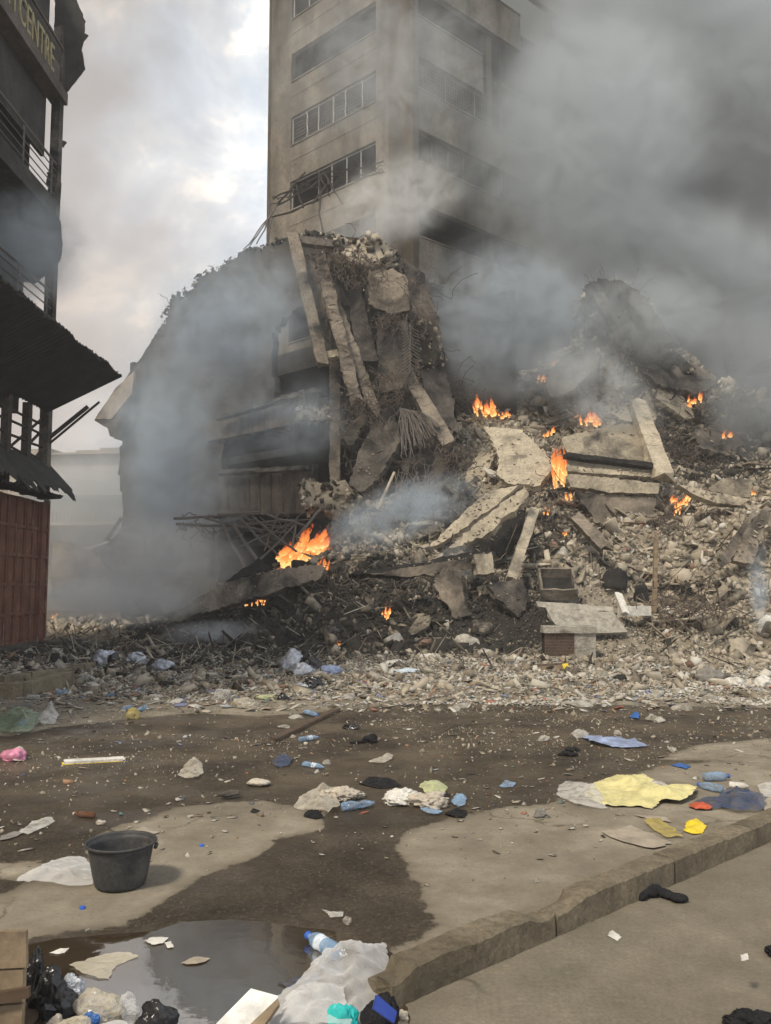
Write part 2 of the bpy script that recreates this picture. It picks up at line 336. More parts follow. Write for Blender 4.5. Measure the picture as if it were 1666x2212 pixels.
def sootf(X, Y):
    def g(px, py, r, a):
        p_ = hit(px, py); return a * np.exp(-((X - p_[0]) ** 2 + (Y - p_[1]) ** 2) / r ** 2)
    s = 0.13 + 0 * X
    for q in [(450,1320,3,.45),(600,1330,2.6,.5),(760,1350,2.4,.55),(900,1350,2.2,.5),(620,1385,2.4,.5),(820,1390,2.0,.4),(1050,1340,1.8,.55),(1130,1300,1.5,.5),
              (1080,1230,1.7,.4),(1180,1100,2.0,.4),(1220,1180,1.5,.35),(1000,1300,1.6,.4),(1480,1290,1.3,.5),(1440,1380,1.2,.3),(1600,1370,1.2,.2),(1300,870,4,.35),(1500,930,3,.4),
              (1600,980,3,.45),(350,1400,4,.5),(150,1400,4,.45),(950,1190,2.0,.2),(1270,1360,1.2,.4),(1120,1400,1.4,.35),(540,1400,2.2,.4),(860,1000,3,.5),(1480,1010,2,.4)]:
        s = s + g(*q)
    return np.clip(0.11 + (s - 0.13) * np.where(X > 3, .6, .85), 0, 0.8)

# heap mesh
ni, nj = HT.shape
V = np.stack([GXX.ravel(), GYY.ravel(), HT.ravel()], 1)
idx = np.arange(ni * nj).reshape(ni, nj)
a_ = idx[:-1, :-1].ravel(); b_ = idx[:-1, 1:].ravel(); c_ = idx[1:, 1:].ravel(); d_ = idx[1:, :-1].ravel()
keep = (HT[:-1, :-1].ravel() > 0.0) | (HT[1:, 1:].ravel() > 0.0) | (HT[:-1, 1:].ravel() > 0.0) | (HT[1:, :-1].ravel() > 0.0)
T = np.vstack([np.stack([a_, b_, c_], 1)[keep], np.stack([a_, c_, d_], 1)[keep]])
SG = sootf(GXX, GYY).ravel()
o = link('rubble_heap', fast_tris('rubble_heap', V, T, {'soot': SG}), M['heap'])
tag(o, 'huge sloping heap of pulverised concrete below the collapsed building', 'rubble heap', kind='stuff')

# chunk prototypes
PROT = []
for k in range(18):
    bm = bmesh.new(); r = random.Random(k)
    if k % 3 < 2:                                   # broken block: a box with knocked-off corners
        dx, dy, dz = .5, .5 * r.uniform(.5, .95), .5 * r.uniform(.22, .75)
        for sx_ in (-1, 1):
            for sy_ in (-1, 1):
                for sz_ in (-1, 1):
                    q = Vector((sx_ * dx, sy_ * dy, sz_ * dz)); q = Vector(tuple(c * r.uniform(.62, 1.08) for c in q)); bm.verts.new(q)
                    if r.random() < .4: bm.verts.new((q.x * .55, q.y * 1.04, q.z * .9))
    else:
        for _ in range(8 + k % 3):
            v = Vector((r.gauss(0, 1), r.gauss(0, 1), r.gauss(0, 1))).normalized(); s_ = 0.34 + 0.2 * r.random()
            bm.verts.new((v.x * s_ * 1.35, v.y * s_, v.z * s_ * (0.35 + 0.5 * r.random())))
    res = bmesh.ops.convex_hull(bm, input=bm.verts)
    bmesh.ops.delete(bm, geom=[g for g in res['geom_interior'] if isinstance(g, bmesh.types.BMVert)], context='VERTS')
    bmesh.ops.triangulate(bm, faces=bm.faces); bm.verts.index_update()
    PROT.append((np.array([v.co[:] for v in bm.verts]), np.array([[v.index for v in f.verts] for f in bm.faces]))); bm.free()
def rots(n, rng, tilt=3.14):
    a, b2, c2 = rng.uniform(0, 6.28, n), rng.uniform(-tilt, tilt, n), rng.uniform(-tilt, tilt, n)
    ca, sa, cb, sb, cc_, sc_ = np.cos(a), np.sin(a), np.cos(b2), np.sin(b2), np.cos(c2), np.sin(c2)
    Rm = np.empty((n, 3, 3))
    Rm[:, 0, 0] = ca * cb; Rm[:, 0, 1] = ca * sb * sc_ - sa * cc_; Rm[:, 0, 2] = ca * sb * cc_ + sa * sc_
    Rm[:, 1, 0] = sa * cb; Rm[:, 1, 1] = sa * sb * sc_ + ca * cc_; Rm[:, 1, 2] = sa * sb * cc_ - ca * sc_
    Rm[:, 2, 0] = -sb; Rm[:, 2, 1] = cb * sc_; Rm[:, 2, 2] = cb * cc_
    return Rm
def scatter(name, P, size, mat, label, cat, rng, flat=(1, 1, 1), soot=None, tilt=3.14):
    n = len(P); which = rng.integers(0, len(PROT), n); Vs, Ts, Ss = [], [], []; off = 0
    Rm = rots(n, rng, tilt); nons = rng.uniform(0.55, 1.55, (n, 3)) * np.array(flat)
    for k in range(len(PROT)):
        ii = np.where(which == k)[0]
        if not len(ii): continue
        pv, pt = PROT[k]
        v = pv[None] * nons[ii][:, None] * size[ii][:, None, None]
        v = np.einsum('nij,nkj->nki', Rm[ii], v) + P[ii][:, None]
        Vs.append(v.reshape(-1, 3)); Ts.append((pt[None] + (np.arange(len(ii)) * len(pv))[:, None, None]).reshape(-1, 3) + off)
        off += v.shape[0] * v.shape[1]
        if soot is not None: Ss.append(np.repeat(soot[ii], len(pv)))
    at_ = {'soot': np.concatenate(Ss)} if soot is not None else {}
    o = link(name, fast_tris(name, np.vstack(Vs), np.vstack(Ts), at_), mat)
    return tag(o, label, cat, kind='stuff')
rng = np.random.default_rng(11)
n = 190000; X = rng.uniform(-14, 20, n); Y = rng.uniform(16.5, 40, n)
inframe = np.abs(X / Y) < 0.56; ok = (foot(X, Y) > 0.02) & inframe; X, Y = X[ok], Y[ok]
Z = hgt(X, Y); sz = 0.045 + 0.16 * rng.random(len(X)) ** 4 + 0.45 * rng.random(len(X)) ** 70
bxp = hit(1250, 1400); near_ = (np.abs(X - bxp[0]) < 2.0) & (np.abs(Y - bxp[1] - .6) < 2.3); sz = np.where(near_, np.minimum(sz, .07), sz)
Z = Z + sz * 0.12
scatter('rubble', np.stack([X, Y, Z], 1), sz, M['rubble'], 'loose chunks of broken concrete covering the heap', 'rubble', rng, soot=sootf(X, Y))
n = 16000; X = rng.uniform(-14, 18, n); Y = rng.uniform(17, 38, n); ok = (foot(X, Y) > .02) & (np.abs(X / Y) < .54) & ~((np.abs(X - bxp[0]) < 2.0) & (np.abs(Y - bxp[1] - .6) < 2.3)); X, Y = X[ok], Y[ok]
sz = .12 + .38 * rng.random(len(X)) ** 5
scatter('rubble', np.stack([X, Y, hgt(X, Y) + sz * .10], 1), sz, M['rubble'], 'flat broken shards of slab and plaster mixed into the heap', 'rubble', rng, flat=(1.7, 1.0, .22), soot=sootf(X, Y) + .05, tilt=.9)
n = 5200; X = rng.uniform(-14, 18, n); Y = rng.uniform(16.8, 36, n); ok = (np.abs(X / Y) < .54) & ~((np.abs(X - bxp[0]) < 1.6) & (np.abs(Y - bxp[1] - .6) < 2.3)); X, Y = X[ok], Y[ok]
sz = .2 + .55 * rng.random(len(X)) ** 4
scatter('debris', np.stack([X, Y, hgt(X, Y) + .04 + sz * .08], 1), sz, M['rubble'], 'charred splinters of timber and bent bar stuck in the heap', 'splinters', rng, flat=(1.7, .09, .07), soot=.45 + 0 * X, tilt=.8)
n = 170000; X = rng.uniform(-12, 12, n); Y = 12.6 + 9.5 * rng.random(n) ** 0.9
ok = (np.abs(X / Y) < 0.53) & (rng.random(n) < np.clip((Y - 12.2 + 1.5 * (fbm(X, Y, 0.5, 3, 2) - 0.5)) / 3.0, 0, 1)) & (foot(X, Y) < 0.8); X, Y = X[ok], Y[ok]
sz = 0.014 + 0.05 * rng.random(len(X)) ** 3 + 0.22 * rng.random(len(X)) ** 60
scatter('debris', np.stack([X, Y, hgt(X, Y) + sz * 0.14], 1), sz, M['debris'], 'broken masonry strewn over the road in front of the heap', 'debris', rng, flat=(1.15, 1, 0.6), soot=np.clip(.16 + sootf(X, Y) * np.clip((Y - 14.5) / 3, 0.1, 1) + .16 * (X < -1) , 0, .7), tilt=1.0)
n = 26000; X = rng.normal(4.5, 3.2, n); Y = rng.uniform(12.2, 18.5, n); ok = (np.abs(X / Y) < .52) & (fbm(X, Y * 1.6, .7, 3, 31) > .45); X, Y = X[ok], Y[ok]
scatter('debris', np.stack([X, Y, hgt(X, Y) + .012], 1), .015 + .06 * rng.random(len(X)) ** 3, M['ash'], 'whitish ash and plaster flakes on the right of the debris', 'ash', rng, flat=(1.3, 1, .5), soot=0 * X, tilt=.7)
n = 15000; X = rng.uniform(-9, 9, n); Y = 11.5 + 7.5 * rng.random(n) ** 1.1
ok = (np.abs(X / Y) < 0.5) & (rng.random(n) < np.clip((Y - 10.5) / 3.5, 0, 1)); X, Y = X[ok], Y[ok]
sz = 0.03 + 0.13 * rng.random(len(X)) ** 4
scatter('litter', np.stack([X, Y, hgt(X, Y) + 0.02], 1), sz, M['litter'], 'scraps of paper, plastic and cloth strewn along the debris', 'litter', rng, flat=(1.2, 1, 0.22), soot=0 * X, tilt=0.4)
n = 34000; X = rng.uniform(-7, 7, n); Y = 4.2 + 10 * rng.random(n) ** 0.75
ok = (np.abs(X / Y) < 0.5) & (rng.random(n) < np.clip((Y - 4.5) / 6, 0.02, 1) * np.clip(fbm(X, Y * 1.5, .8, 3, 8) * 3 - .9, .06, 1)) & (X - 0.24 < (Y - 3.7) * 1.147 - 0.25); X, Y = X[ok], Y[ok]
sz = 0.008 + 0.022 * rng.random(len(X)) ** 3 + 0.05 * rng.random(len(X)) ** 40
n2 = 3600; X2 = rng.uniform(-6, 6, n2); Y2 = 5.0 + 8 * rng.random(n2) ** .7; ok2 = (np.abs(X2 / Y2) < .5) & (fbm(X2, Y2 * 1.4, .9, 3, 21) > .42) & (X2 - 0.24 < (Y2 - 3.7) * 1.147 - 0.4); X2, Y2 = X2[ok2], Y2[ok2]
scatter('litter', np.stack([X2, Y2, 0 * X2 + .008], 1), .015 + .05 * rng.random(len(X2)) ** 4, M['litter'], 'small flat scraps and leaves trodden into the wet road', 'litter', rng, flat=(1.2, 1, 0.18), soot=0 * X2 + .25, tilt=.25)
scatter('gravel', np.stack([X, Y, sz * 0.15], 1), sz, M['grit'], 'pale grit and pebbles scattered over the wet road', 'grit', rng, flat=(1, 1, 0.7), soot=0 * X)

# ------------------------------------------------------------------ road, pavement, kerb, water
def sdist(PX, PY, poly):
    """signed distance, positive inside"""
    poly = np.array(poly); n = len(poly); best = np.full(PX.shape, 1e9); ins = np.zeros(PX.shape, bool)
    for i in range(n):
        a, b2 = poly[i], poly[(i + 1) % n]; e = b2 - a
        t = np.clip(((PX - a[0]) * e[0] + (PY - a[1]) * e[1]) / (e @ e), 0, 1)
        best = np.minimum(best, np.hypot(PX - a[0] - t * e[0], PY - a[1] - t * e[1]))
        c2 = ((a[1] > PY) != (b2[1] > PY)) & (PX < (b2[0] - a[0]) * (PY - a[1]) / (b2[1] - a[1] + 1e-12) + a[0]); ins ^= c2
    return np.where(ins, best, -best)
G2 = lambda L_: [gnd(a, b2)[:2] for a, b2 in L_]
dry1 = G2([(-150, 1960), (0, 1930), (60, 1905), (130, 1890), (185, 1868), (190, 1825), (230, 1790), (330, 1765), (370, 1745), (470, 1735), (560, 1728), (710, 1752), (690, 1792), (600, 1815), (570, 1845),
            (430, 1898), (370, 1940), (330, 1960), (275, 2000), (200, 2008), (70, 2022), (-30, 2050), (-200, 2070)])
dry2 = G2([(1010, 1758), (1100, 1742), (1190, 1735), (1250, 1702), (1370, 1672), (1430, 1655), (1550, 1645), (1700, 1640), (2600, 1640), (2600, 2100), (1400, 2400), (700, 2400), (842, 2050), (900, 2030),
            (948, 2002), (920, 1965), (900, 1905), (880, 1880), (855, 1835), (868, 1800), (905, 1785)])
dry3 = G2([(20, 1590), (120, 1572), (260, 1556), (420, 1540), (560, 1548), (700, 1538), (850, 1522), (1000, 1516), (1250, 1522), (1700, 1530), (2400, 1535), (2400, 1380), (-900, 1380), (-900, 1600)])
dry4 = G2([(1420, 1640), (1500, 1610), (1750, 1585), (1750, 1650)])
rx = np.arange(-10, 10.01, 0.06); ry = np.arange(1.0, 21.0, 0.06); RX, RY = np.meshgrid(rx, ry)
dry = np.maximum.reduce([sdist(RX, RY, p_) for p_ in (dry1, dry2, dry3, dry4)])
for (px, py, r_) in [(20, 1880, .25)]:
    q = gnd(px, py); dry = np.maximum(dry, 0.5 * (0.25 - np.hypot((RX - q[0]) / 3, RY - q[1]) / r_ * 0.4))
ni, nj = RX.shape; idx = np.arange(ni * nj).reshape(ni, nj)
a_ = idx[:-1, :-1].ravel(); b_ = idx[:-1, 1:].ravel(); c_ = idx[1:, 1:].ravel(); d_ = idx[1:, :-1].ravel()
T = np.vstack([np.stack([a_, b_, c_], 1), np.stack([a_, c_, d_], 1)])
m, nt, b = newmat('road_surface'); p = posv(nt)
a = nt.nodes.new('ShaderNodeAttribute'); a.attribute_name = 'dry'
edge = mathn(nt, 'ADD', a.outputs['Fac'], mathn(nt, 'MULTIPLY', mathn(nt, 'SUBTRACT', noisen(nt, p, 5, 9, 0.78), 0.5), 0.30))
wet = ramp(nt, mathn(nt, 'ADD', edge, 0.5), [(0.49, 1.0), (0.512, 0.0)])
soft = ramp(nt, mathn(nt, 'ADD', a.outputs['Fac'], 0.5), [(0.30, 1.0), (0.5, 0.0)])
dryc = ramp(nt, noisen(nt, p, 2.2, 8, 0.7), [(0.3, (0.165, 0.143, 0.108)), (0.5, (0.235, 0.205, 0.158)), (0.7, (0.33, 0.292, 0.23))])
dryc = mixc(nt, 1.0, dryc, ramp(nt, noisen(nt, p, 0.7, 5, 0.6), [(0.35, 0.78), (0.65, 1.15)]), 'MULTIPLY')
def cracks(nt, p, sc_):
    pn = mapn(nt, p, (1, 1, 1)); vm = nt.nodes.new('ShaderNodeVectorMath'); vm.operation = 'ADD'; nt.links.new(pn, vm.inputs[0])
    nz_ = nt.nodes.new('ShaderNodeTexNoise'); nz_.inputs['Scale'].default_value = 2.2; nz_.inputs['Detail'].default_value = 6; nt.links.new(p, nz_.inputs['Vector'])
    sc2 = nt.nodes.new('ShaderNodeVectorMath'); sc2.operation = 'SCALE'; nt.links.new(nz_.outputs['Color'], sc2.inputs[0]); sc2.inputs['Scale'].default_value = .7; nt.links.new(sc2.outputs[0], vm.inputs[1])
    v_ = nt.nodes.new('ShaderNodeTexVoronoi'); v_.feature = 'DISTANCE_TO_EDGE'; v_.inputs['Scale'].default_value = sc_; nt.links.new(vm.outputs[0], v_.inputs['Vector'])
    return mathn(nt, 'MULTIPLY', ramp(nt, v_.outputs['Distance'], [(.002, 1.0), (.006, 0.0)]), ramp(nt, noisen(nt, p, .9, 3, .6), [(.45, 0.0), (.55, .75)]))
dryc = mixc(nt, cracks(nt, p, .42), dryc, (0.07, 0.058, 0.042))
dryc = mixc(nt, ramp(nt, noisen(nt, p, 40, 4, 0.7), [(0.50, 0.0), (0.70, 0.5)]), dryc, (0.12, 0.10, 0.075))
wetc = ramp(nt, noisen(nt, p, 1.6, 6, 0.65), [(0.32, (0.028, 0.022, 0.015)), (0.52, (0.048, 0.038, 0.027)), (0.72, (0.085, 0.069, 0.050))])
vo = nt.nodes.new('ShaderNodeTexVoronoi'); vo.inputs['Scale'].default_value = 62; nt.links.new(p, vo.inputs['Vector'])
spk = ramp(nt, vo.outputs['Distance'], [(0.15, 1.0), (0.42, 0.0)])
spk = mathn(nt, 'MULTIPLY', spk, ramp(nt, noisen(nt, p, 30, 3, 0.6), [(0.46, 0.0), (0.60, 0.8)]))
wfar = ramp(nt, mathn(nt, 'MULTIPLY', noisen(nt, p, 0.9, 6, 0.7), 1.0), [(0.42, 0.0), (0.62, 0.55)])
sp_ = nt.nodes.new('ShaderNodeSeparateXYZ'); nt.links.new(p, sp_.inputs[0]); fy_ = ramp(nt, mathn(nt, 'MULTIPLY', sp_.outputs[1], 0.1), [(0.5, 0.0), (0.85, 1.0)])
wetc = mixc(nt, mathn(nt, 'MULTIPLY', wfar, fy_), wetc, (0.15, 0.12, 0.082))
wetc = mixc(nt, 1.0, wetc, ramp(nt, noisen(nt, p, 45, 4, .75), [(.35, .55), (.65, 1.5)]), 'MULTIPLY')
wetc = mixc(nt, spk, wetc, (0.17, 0.145, 0.11))
damp = ramp(nt, mathn(nt, 'ADD', edge, 0.5), [(0.50, 0.45), (0.60, 0.0)])
dryc = mixc(nt, damp, dryc, (0.09, 0.074, 0.052))
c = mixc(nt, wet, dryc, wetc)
nt.links.new(c, b.inputs['Base Color'])
rw = ramp(nt, noisen(nt, p, 1.3, 5, 0.6), [(0.42, 0.38), (0.58, 0.75)])
rr = nt.nodes.new('ShaderNodeMix'); rr.data_type = 'FLOAT'; nt.links.new(wet, rr.inputs[0]); rr.inputs[2].default_value = 0.9; nt.links.new(rw, rr.inputs[3])
nt.links.new(rr.outputs[0], b.inputs['Roughness']); b.inputs['Specular IOR Level'].default_value = 0.22
hh = mixc(nt, 0.5, noisen(nt, p, 70, 4, 0.7), noisen(nt, p, 9, 5, 0.6)); bump(nt, b, hh, 0.35, 0.008)
o = link('road', fast_tris('road', np.stack([RX.ravel(), RY.ravel(), 0 * RX.ravel()], 1), T, {'dry': dry.ravel()}), m)
tag(o, 'worn road surface, half dry and half wet', kind='structure')
M['roadfar'] = rough_mat('far_ground', (0.22, 0.19, 0.15), (0.10, 0.085, 0.065), 0.3, (0.4, 0.6))
o = link('ground', mesh_np('ground', [(-900, -60, -0.03), (900, -60, -0.03), (900, 2500, -0.03), (-900, 2500, -0.03)], [(0, 1, 2, 3)]), M['roadfar']); tag(o, kind='structure')

KD = np.array([2.11, 1.84]); KD /= np.linalg.norm(KD); KN = np.array([KD[1], -KD[0]])   # KN points to the near side
K0 = np.array([0.02, 3.52])
# near pavement
m, nt, b = newmat('pavement_screed'); p = posv(nt)
c = ramp(nt, noisen(nt, p, 1.7, 8, 0.68), [(0.3, (0.135, 0.119, 0.09)), (0.5, (0.185, 0.163, 0.125)), (0.7, (0.26, 0.231, 0.182))])
c = mixc(nt, 1.0, c, ramp(nt, noisen(nt, p, 55, 4, .8), [(.35, .8), (.65, 1.18)]), 'MULTIPLY')
c = mixc(nt, ramp(nt, noisen(nt, p, 9, 8, 0.8), [(0.56, 0.0), (0.72, 0.5)]), c, (0.34, 0.31, 0.26))
c = mixc(nt, ramp(nt, noisen(nt, p, 0.9, 5, 0.6), [(0.4, 0.0), (0.6, 0.4)]), c, (0.12, 0.10, 0.075))
c = mixc(nt, ramp(nt, noisen(nt, mapn(nt, p, (1, 1, 1), (4, 4, 0)), 0.8, 3, 0.6), [(0.55, 0.0), (0.7, 0.35)]), c, (0.14, 0.105, 0.075))
c = mixc(nt, cracks(nt, mapn(nt, p, (1, 1, 1), (2.3, 1.1, 0)), .3), c, (0.06, 0.05, 0.037))
nt.links.new(c, b.inputs['Base Color']); b.inputs['Roughness'].default_value = 0.92; b.inputs['Specular IOR Level'].default_value = 0.2
bump(nt, b, mixc(nt, 0.5, noisen(nt, p, 60, 4, 0.7), noisen(nt, p, 6, 5, 0.6)), 0.35, 0.008); M['pave'] = m
A = K0 + KN * 0.0 - KD * 0.1; B = K0 + KD * 14
pv = [A, B, B + KN * 12, A + KN * 12 - KD * 6, A + KN * 0.5 - KD * 0.6]
o = link('pavement', mesh_np('pavement', [(q[0], q[1], 0.004) for q in pv], [tuple(range(len(pv)))[::-1]]), M['pave']); tag(o, kind='structure')
# kerb (one long cast length and the stones following it), ragged top edge
def ragged_box(L_, w, h, seg=0.035, amp=0.008, seed=0, taper0=False, chips=()):
    """bar along +x, centred in y, base at z 0; edges knocked about"""
    rr_ = random.Random(seed); n = max(2, int(L_ / seg)); prof = [(-w / 2, 0), (w / 2, 0), (w / 2, h * 0.55), (w / 2, h - 0.012), (w / 2 - 0.014, h), (0, h), (-w / 2 + 0.014, h), (-w / 2, h - 0.012), (-w / 2, h * 0.5)]
    V, Fc = [], []; k = len(prof)
    for i in range(n + 1):
        x = L_ * i / n; sink = 0.0; inn = 0.0
        for (c0, wd, dp) in chips:
            if abs(x - c0) < wd: q = (1 - ((x - c0) / wd) ** 2); sink += dp * q; inn += dp * q * 1.3
        for j, (y, z) in enumerate(prof):
            v = Vector((x * 5 + seed, y * 9, z * 9)); nn = noise.noise(v) * amp * 1.6 + noise.noise(v * 4) * amp + rr_.gauss(0, amp * 0.2)
            top = 1 if z > h * 0.7 else 0
            e = 3 if (taper0 and i == 0) else 1
            V.append((x + rr_.gauss(0, seg * 0.12) * e, y + nn * (1.5 if top else 1) - (inn if (y > 0 and top) else 0), z + nn * top - sink * top * (1.2 if y > 0 else 0.7)))
    for i in range(n):
        for j in range(k): Fc.append((i * k + j, i * k + (j + 1) % k, (i + 1) * k + (j + 1) % k, (i + 1) * k + j))
    Fc.append(tuple(range(k))[::-1]); Fc.append(tuple(n * k + j for j in range(k)))
    return V, Fc
def xf(V, loc, rz=0, rx=0, ry=0):
    Mx = Matrix.Translation(loc) @ Matrix.Rotation(rz, 4, 'Z') @ Matrix.Rotation(ry, 4, 'Y') @ Matrix.Rotation(rx, 4, 'X')
    return [Mx @ Vector(v) for v in V]
ang = math.atan2(KD[1], KD[0])
kc = K0 - KN * 0.07
s0 = 0.0
klen = [1.08, 1.1, 0.95, 1.0, 1.0, 1.0, 1.0]
klab = ['broken kerb end by the puddle with crumbled pale face', 'kerb length with a chipped face beside the black sock', 'kerb length below the torn cardboard, dusty brown face', 'kerb length beside the snack packet and the blue bottles', 'kerb length beyond the tan card at the right edge', 'last but one kerb length outside the right edge', 'farthest kerb length outside the right edge']
for i, kl in enumerate(klen):
    V, Fc = ragged_box(kl - 0.014, 0.15, 0.145, 0.02, 0.004, i * 3 + 1, i == 0, [(0.03, 0.09, 0.06), (1.0, 0.12, 0.05)] if i == 0 else ([(0.02, 0.22, 0.05)] if i == 1 else []))
    q = kc + KD * s0
    o = link('kerb', mesh_np('kerb', xf(V, (q[0], q[1], 0.0), ang), Fc), M['kerb'])
    tag(o, klab[i], 'kerb', 'kerb stones along the near pavement', 'thing'); s0 += kl

# puddle
pud = np.array(G2([(50, 2045), (130, 2028), (250, 2020), (330, 2015), (395, 1993), (520, 1988), (640, 2000), (760, 2020), (845, 2062), (850, 2110), (880, 2180), (900, 2300), (600, 2500), (100, 2500), (20, 2200), (40, 2100)]))
P2 = []
for i in range(len(pud)):
    a, b2 = pud[i], pud[(i + 1) % len(pud)]; k = max(1, int(np.linalg.norm(b2 - a) / 0.03))
    for j in range(k):
        q = a + (b2 - a) * j / k; nn = noise.noise(Vector((q[0] * 6, q[1] * 6, 0))) * 0.03 + noise.noise(Vector((q[0] * 25, q[1] * 25, 3))) * 0.012
        P2.append((q[0] + nn, q[1] + nn * 0.7, 0.0045))
bm = bmesh.new(); f = bm.faces.new([bm.verts.new(v) for v in P2]); bmesh.ops.triangulate(bm, faces=[f]); me = bpy.data.meshes.new('puddle'); bm.to_mesh(me); bm.free()
m, nt, b = newmat('muddy_water'); p = posv(nt)
c = ramp(nt, noisen(nt, p, 2.5, 4, 0.6), [(0.3, (0.040, 0.027, 0.014)), (0.7, (0.065, 0.045, 0.024))]); nt.links.new(c, b.inputs['Base Color'])
b.inputs['Roughness'].default_value = 0.03; b.inputs['IOR'].default_value = 3.2; b.inputs['Specular IOR Level'].default_value = 0.75
bump(nt, b, noisen(nt, p, 12, 3, 0.5), 0.04, 0.01)
o = link('water', me, m); tag(o, 'shallow brown puddle reflecting the bright sky', kind='structure')

# ================================================================== builders
def boxf(p0, d, nr, s0, s1, z0, z1, o0, o1):
    p0 = np.asarray(p0, float); d = np.array([d[0], d[1], 0.0]); nr = np.array([nr[0], nr[1], 0.0])
    return [p0 + d * s + nr * o + np.array([0, 0, z]) for s in (s0, s1) for o in (o0, o1) for z in (z0, z1)]
BOXF = [(0, 1, 3, 2), (4, 6, 7, 5), (0, 4, 5, 1), (2, 3, 7, 6), (0, 2, 6, 4), (1, 5, 7, 3)]
class MB:
    def __init__(s): s.V = []; s.F = []
    def add(s, V, F):
        k = len(s.V); s.V += [tuple(map(float, v)) for v in V]; s.F += [tuple(i + k for i in f) for f in F]; return s
    def box(s, V): return s.add(V, BOXF)
    def cbox(s, c, d):
        c = np.asarray(c); d = np.asarray(d) / 2
        return s.box([c + np.array([i, j, k]) * d for i in (-1, 1) for j in (-1, 1) for k in (-1, 1)])
    def tube(s, P, r, k=5, cap=True, r1=None):
        P = [Vector(map(float, p)) for p in P]; n = len(P); k0 = len(s.V)
        if n < 2: return s
        for i, p in enumerate(P):
            t = (P[min(i + 1, n - 1)] - P[max(i - 1, 0)]); t = t.normalized() if t.length > 1e-9 else Vector((0, 0, 1))
            u = t.cross(Vector((0.13, 0.31, 1))).normalized(); w = t.cross(u); rr_ = r if r1 is None else r + (r1 - r) * i / (n - 1)
            for j in range(k):
                a = 6.2832 * j / k; q = p + (u * math.cos(a) + w * math.sin(a)) * rr_; s.V.append(q[:])
        for i in range(n - 1):
            for j in range(k): s.F.append((k0 + i * k + j, k0 + i * k + (j + 1) % k, k0 + (i + 1) * k + (j + 1) % k, k0 + (i + 1) * k + j))
        if cap: s.F.append(tuple(k0 + j for j in range(k))[::-1]); s.F.append(tuple(k0 + (n - 1) * k + j for j in range(k)))
        return s
    def build(s, name, mat, parent=None, smooth=False, fix=True):
        me = mesh_np(name, s.V, s.F, smooth)
        if fix:
            bm = bmesh.new(); bm.from_mesh(me); bmesh.ops.recalc_face_normals(bm, faces=bm.faces); bm.to_mesh(me); bm.free()
        return link(name, me, mat, parent)
def wire(p0, p1, sag=0.1, wob=0.08, n=9, rnd=random):
    p0, p1 = Vector(map(float, p0)), Vector(map(float, p1)); L_ = (p1 - p0).length; o_ = Vector((rnd.uniform(0, 99),) * 3); out_ = []
    for i in range(n):
        t = i / (n - 1); q = p0.lerp(p1, t); e = math.sin(t * math.pi)
        q.z -= sag * L_ * e
        q += Vector((noise.noise(o_ + Vector((t * 3, 0, 0))), noise.noise(o_ + Vector((0, t * 3, 9))), noise.noise(o_ + Vector((5, 0, t * 3))))) * wob * L_ * min(1, t * 3)
        out_.append(q)
    return out_
def ragged_poly(P, seg, jag, rnd, frac=1.0):
    """3-D outline resampled with broken edges"""
    out_ = []; n = len(P)
    for i in range(n):
        a, b2 = Vector(P[i]), Vector(P[(i + 1) % n]); k = max(1, int((b2 - a).length / seg)); e = (b2 - a)
        for j in range(k):
            q = a + e * ((j + (rnd.uniform(-.3, .3) if j else 0)) / k); out_.append((q, e.normalized()))
    return out_
def slab_mesh(P, th, jag=0.05, seg=0.10, seed=0):
    """a thick broken plate with outline P (3-D, roughly planar)"""
    rnd = random.Random(seed); P = [Vector(map(float, p)) for p in P]
    c0 = sum(P, Vector()) / len(P); nr = Vector()
    for i in range(len(P)): nr += (P[i] - c0).cross(P[(i + 1) % len(P)] - c0)
    nr.normalize()
    if nr.y > 0: nr = -nr
    R_ = ragged_poly(P, seg, jag, rnd); fr, bk, md = [], [], []
    for q, e in R_:
        side = e.cross(nr)
        d = rnd.gauss(0, jag * .55) + 1.2 * jag * noise.noise(q * 1.6) - (jag * 1.6 * max(0, noise.noise(q * 3.0) - .2)); d2 = d + rnd.gauss(0, jag * 0.7)
        fr.append(q + side * d + nr * rnd.gauss(0, jag * 0.15)); md.append(q + side * (d * 0.6 + rnd.gauss(0, jag * 0.8)) - nr * th * 0.5); bk.append(q + side * d2 - nr * th)
    bm = bmesh.new(); A = [bm.verts.new(v) for v in fr]; Mi = [bm.verts.new(v) for v in md]; B_ = [bm.verts.new(v) for v in bk]; n = len(A)
    f1 = bm.faces.new(A); f2 = bm.faces.new(B_[::-1])
    for i in range(n):
        j = (i + 1) % n; bm.faces.new((A[i], Mi[i], Mi[j], A[j])); bm.faces.new((Mi[i], B_[i], B_[j], Mi[j]))
    bmesh.ops.triangulate(bm, faces=[f1, f2]); bmesh.ops.recalc_face_normals(bm, faces=bm.faces)
    return bm, nr, [v.co.copy() for v in A]
def plane_pts(pxs, n, Y=None, lift=0.15):
    low = max(pxs, key=lambda q: q[1])
    p0 = at(low[0], low[1], Y) if Y is not None else hit(*low) - np.array([0, lift, -lift * 0.5])
    return [onplane(a, b2, p0, n) for a, b2 in pxs]
SEED = [100]; CRUMB = []
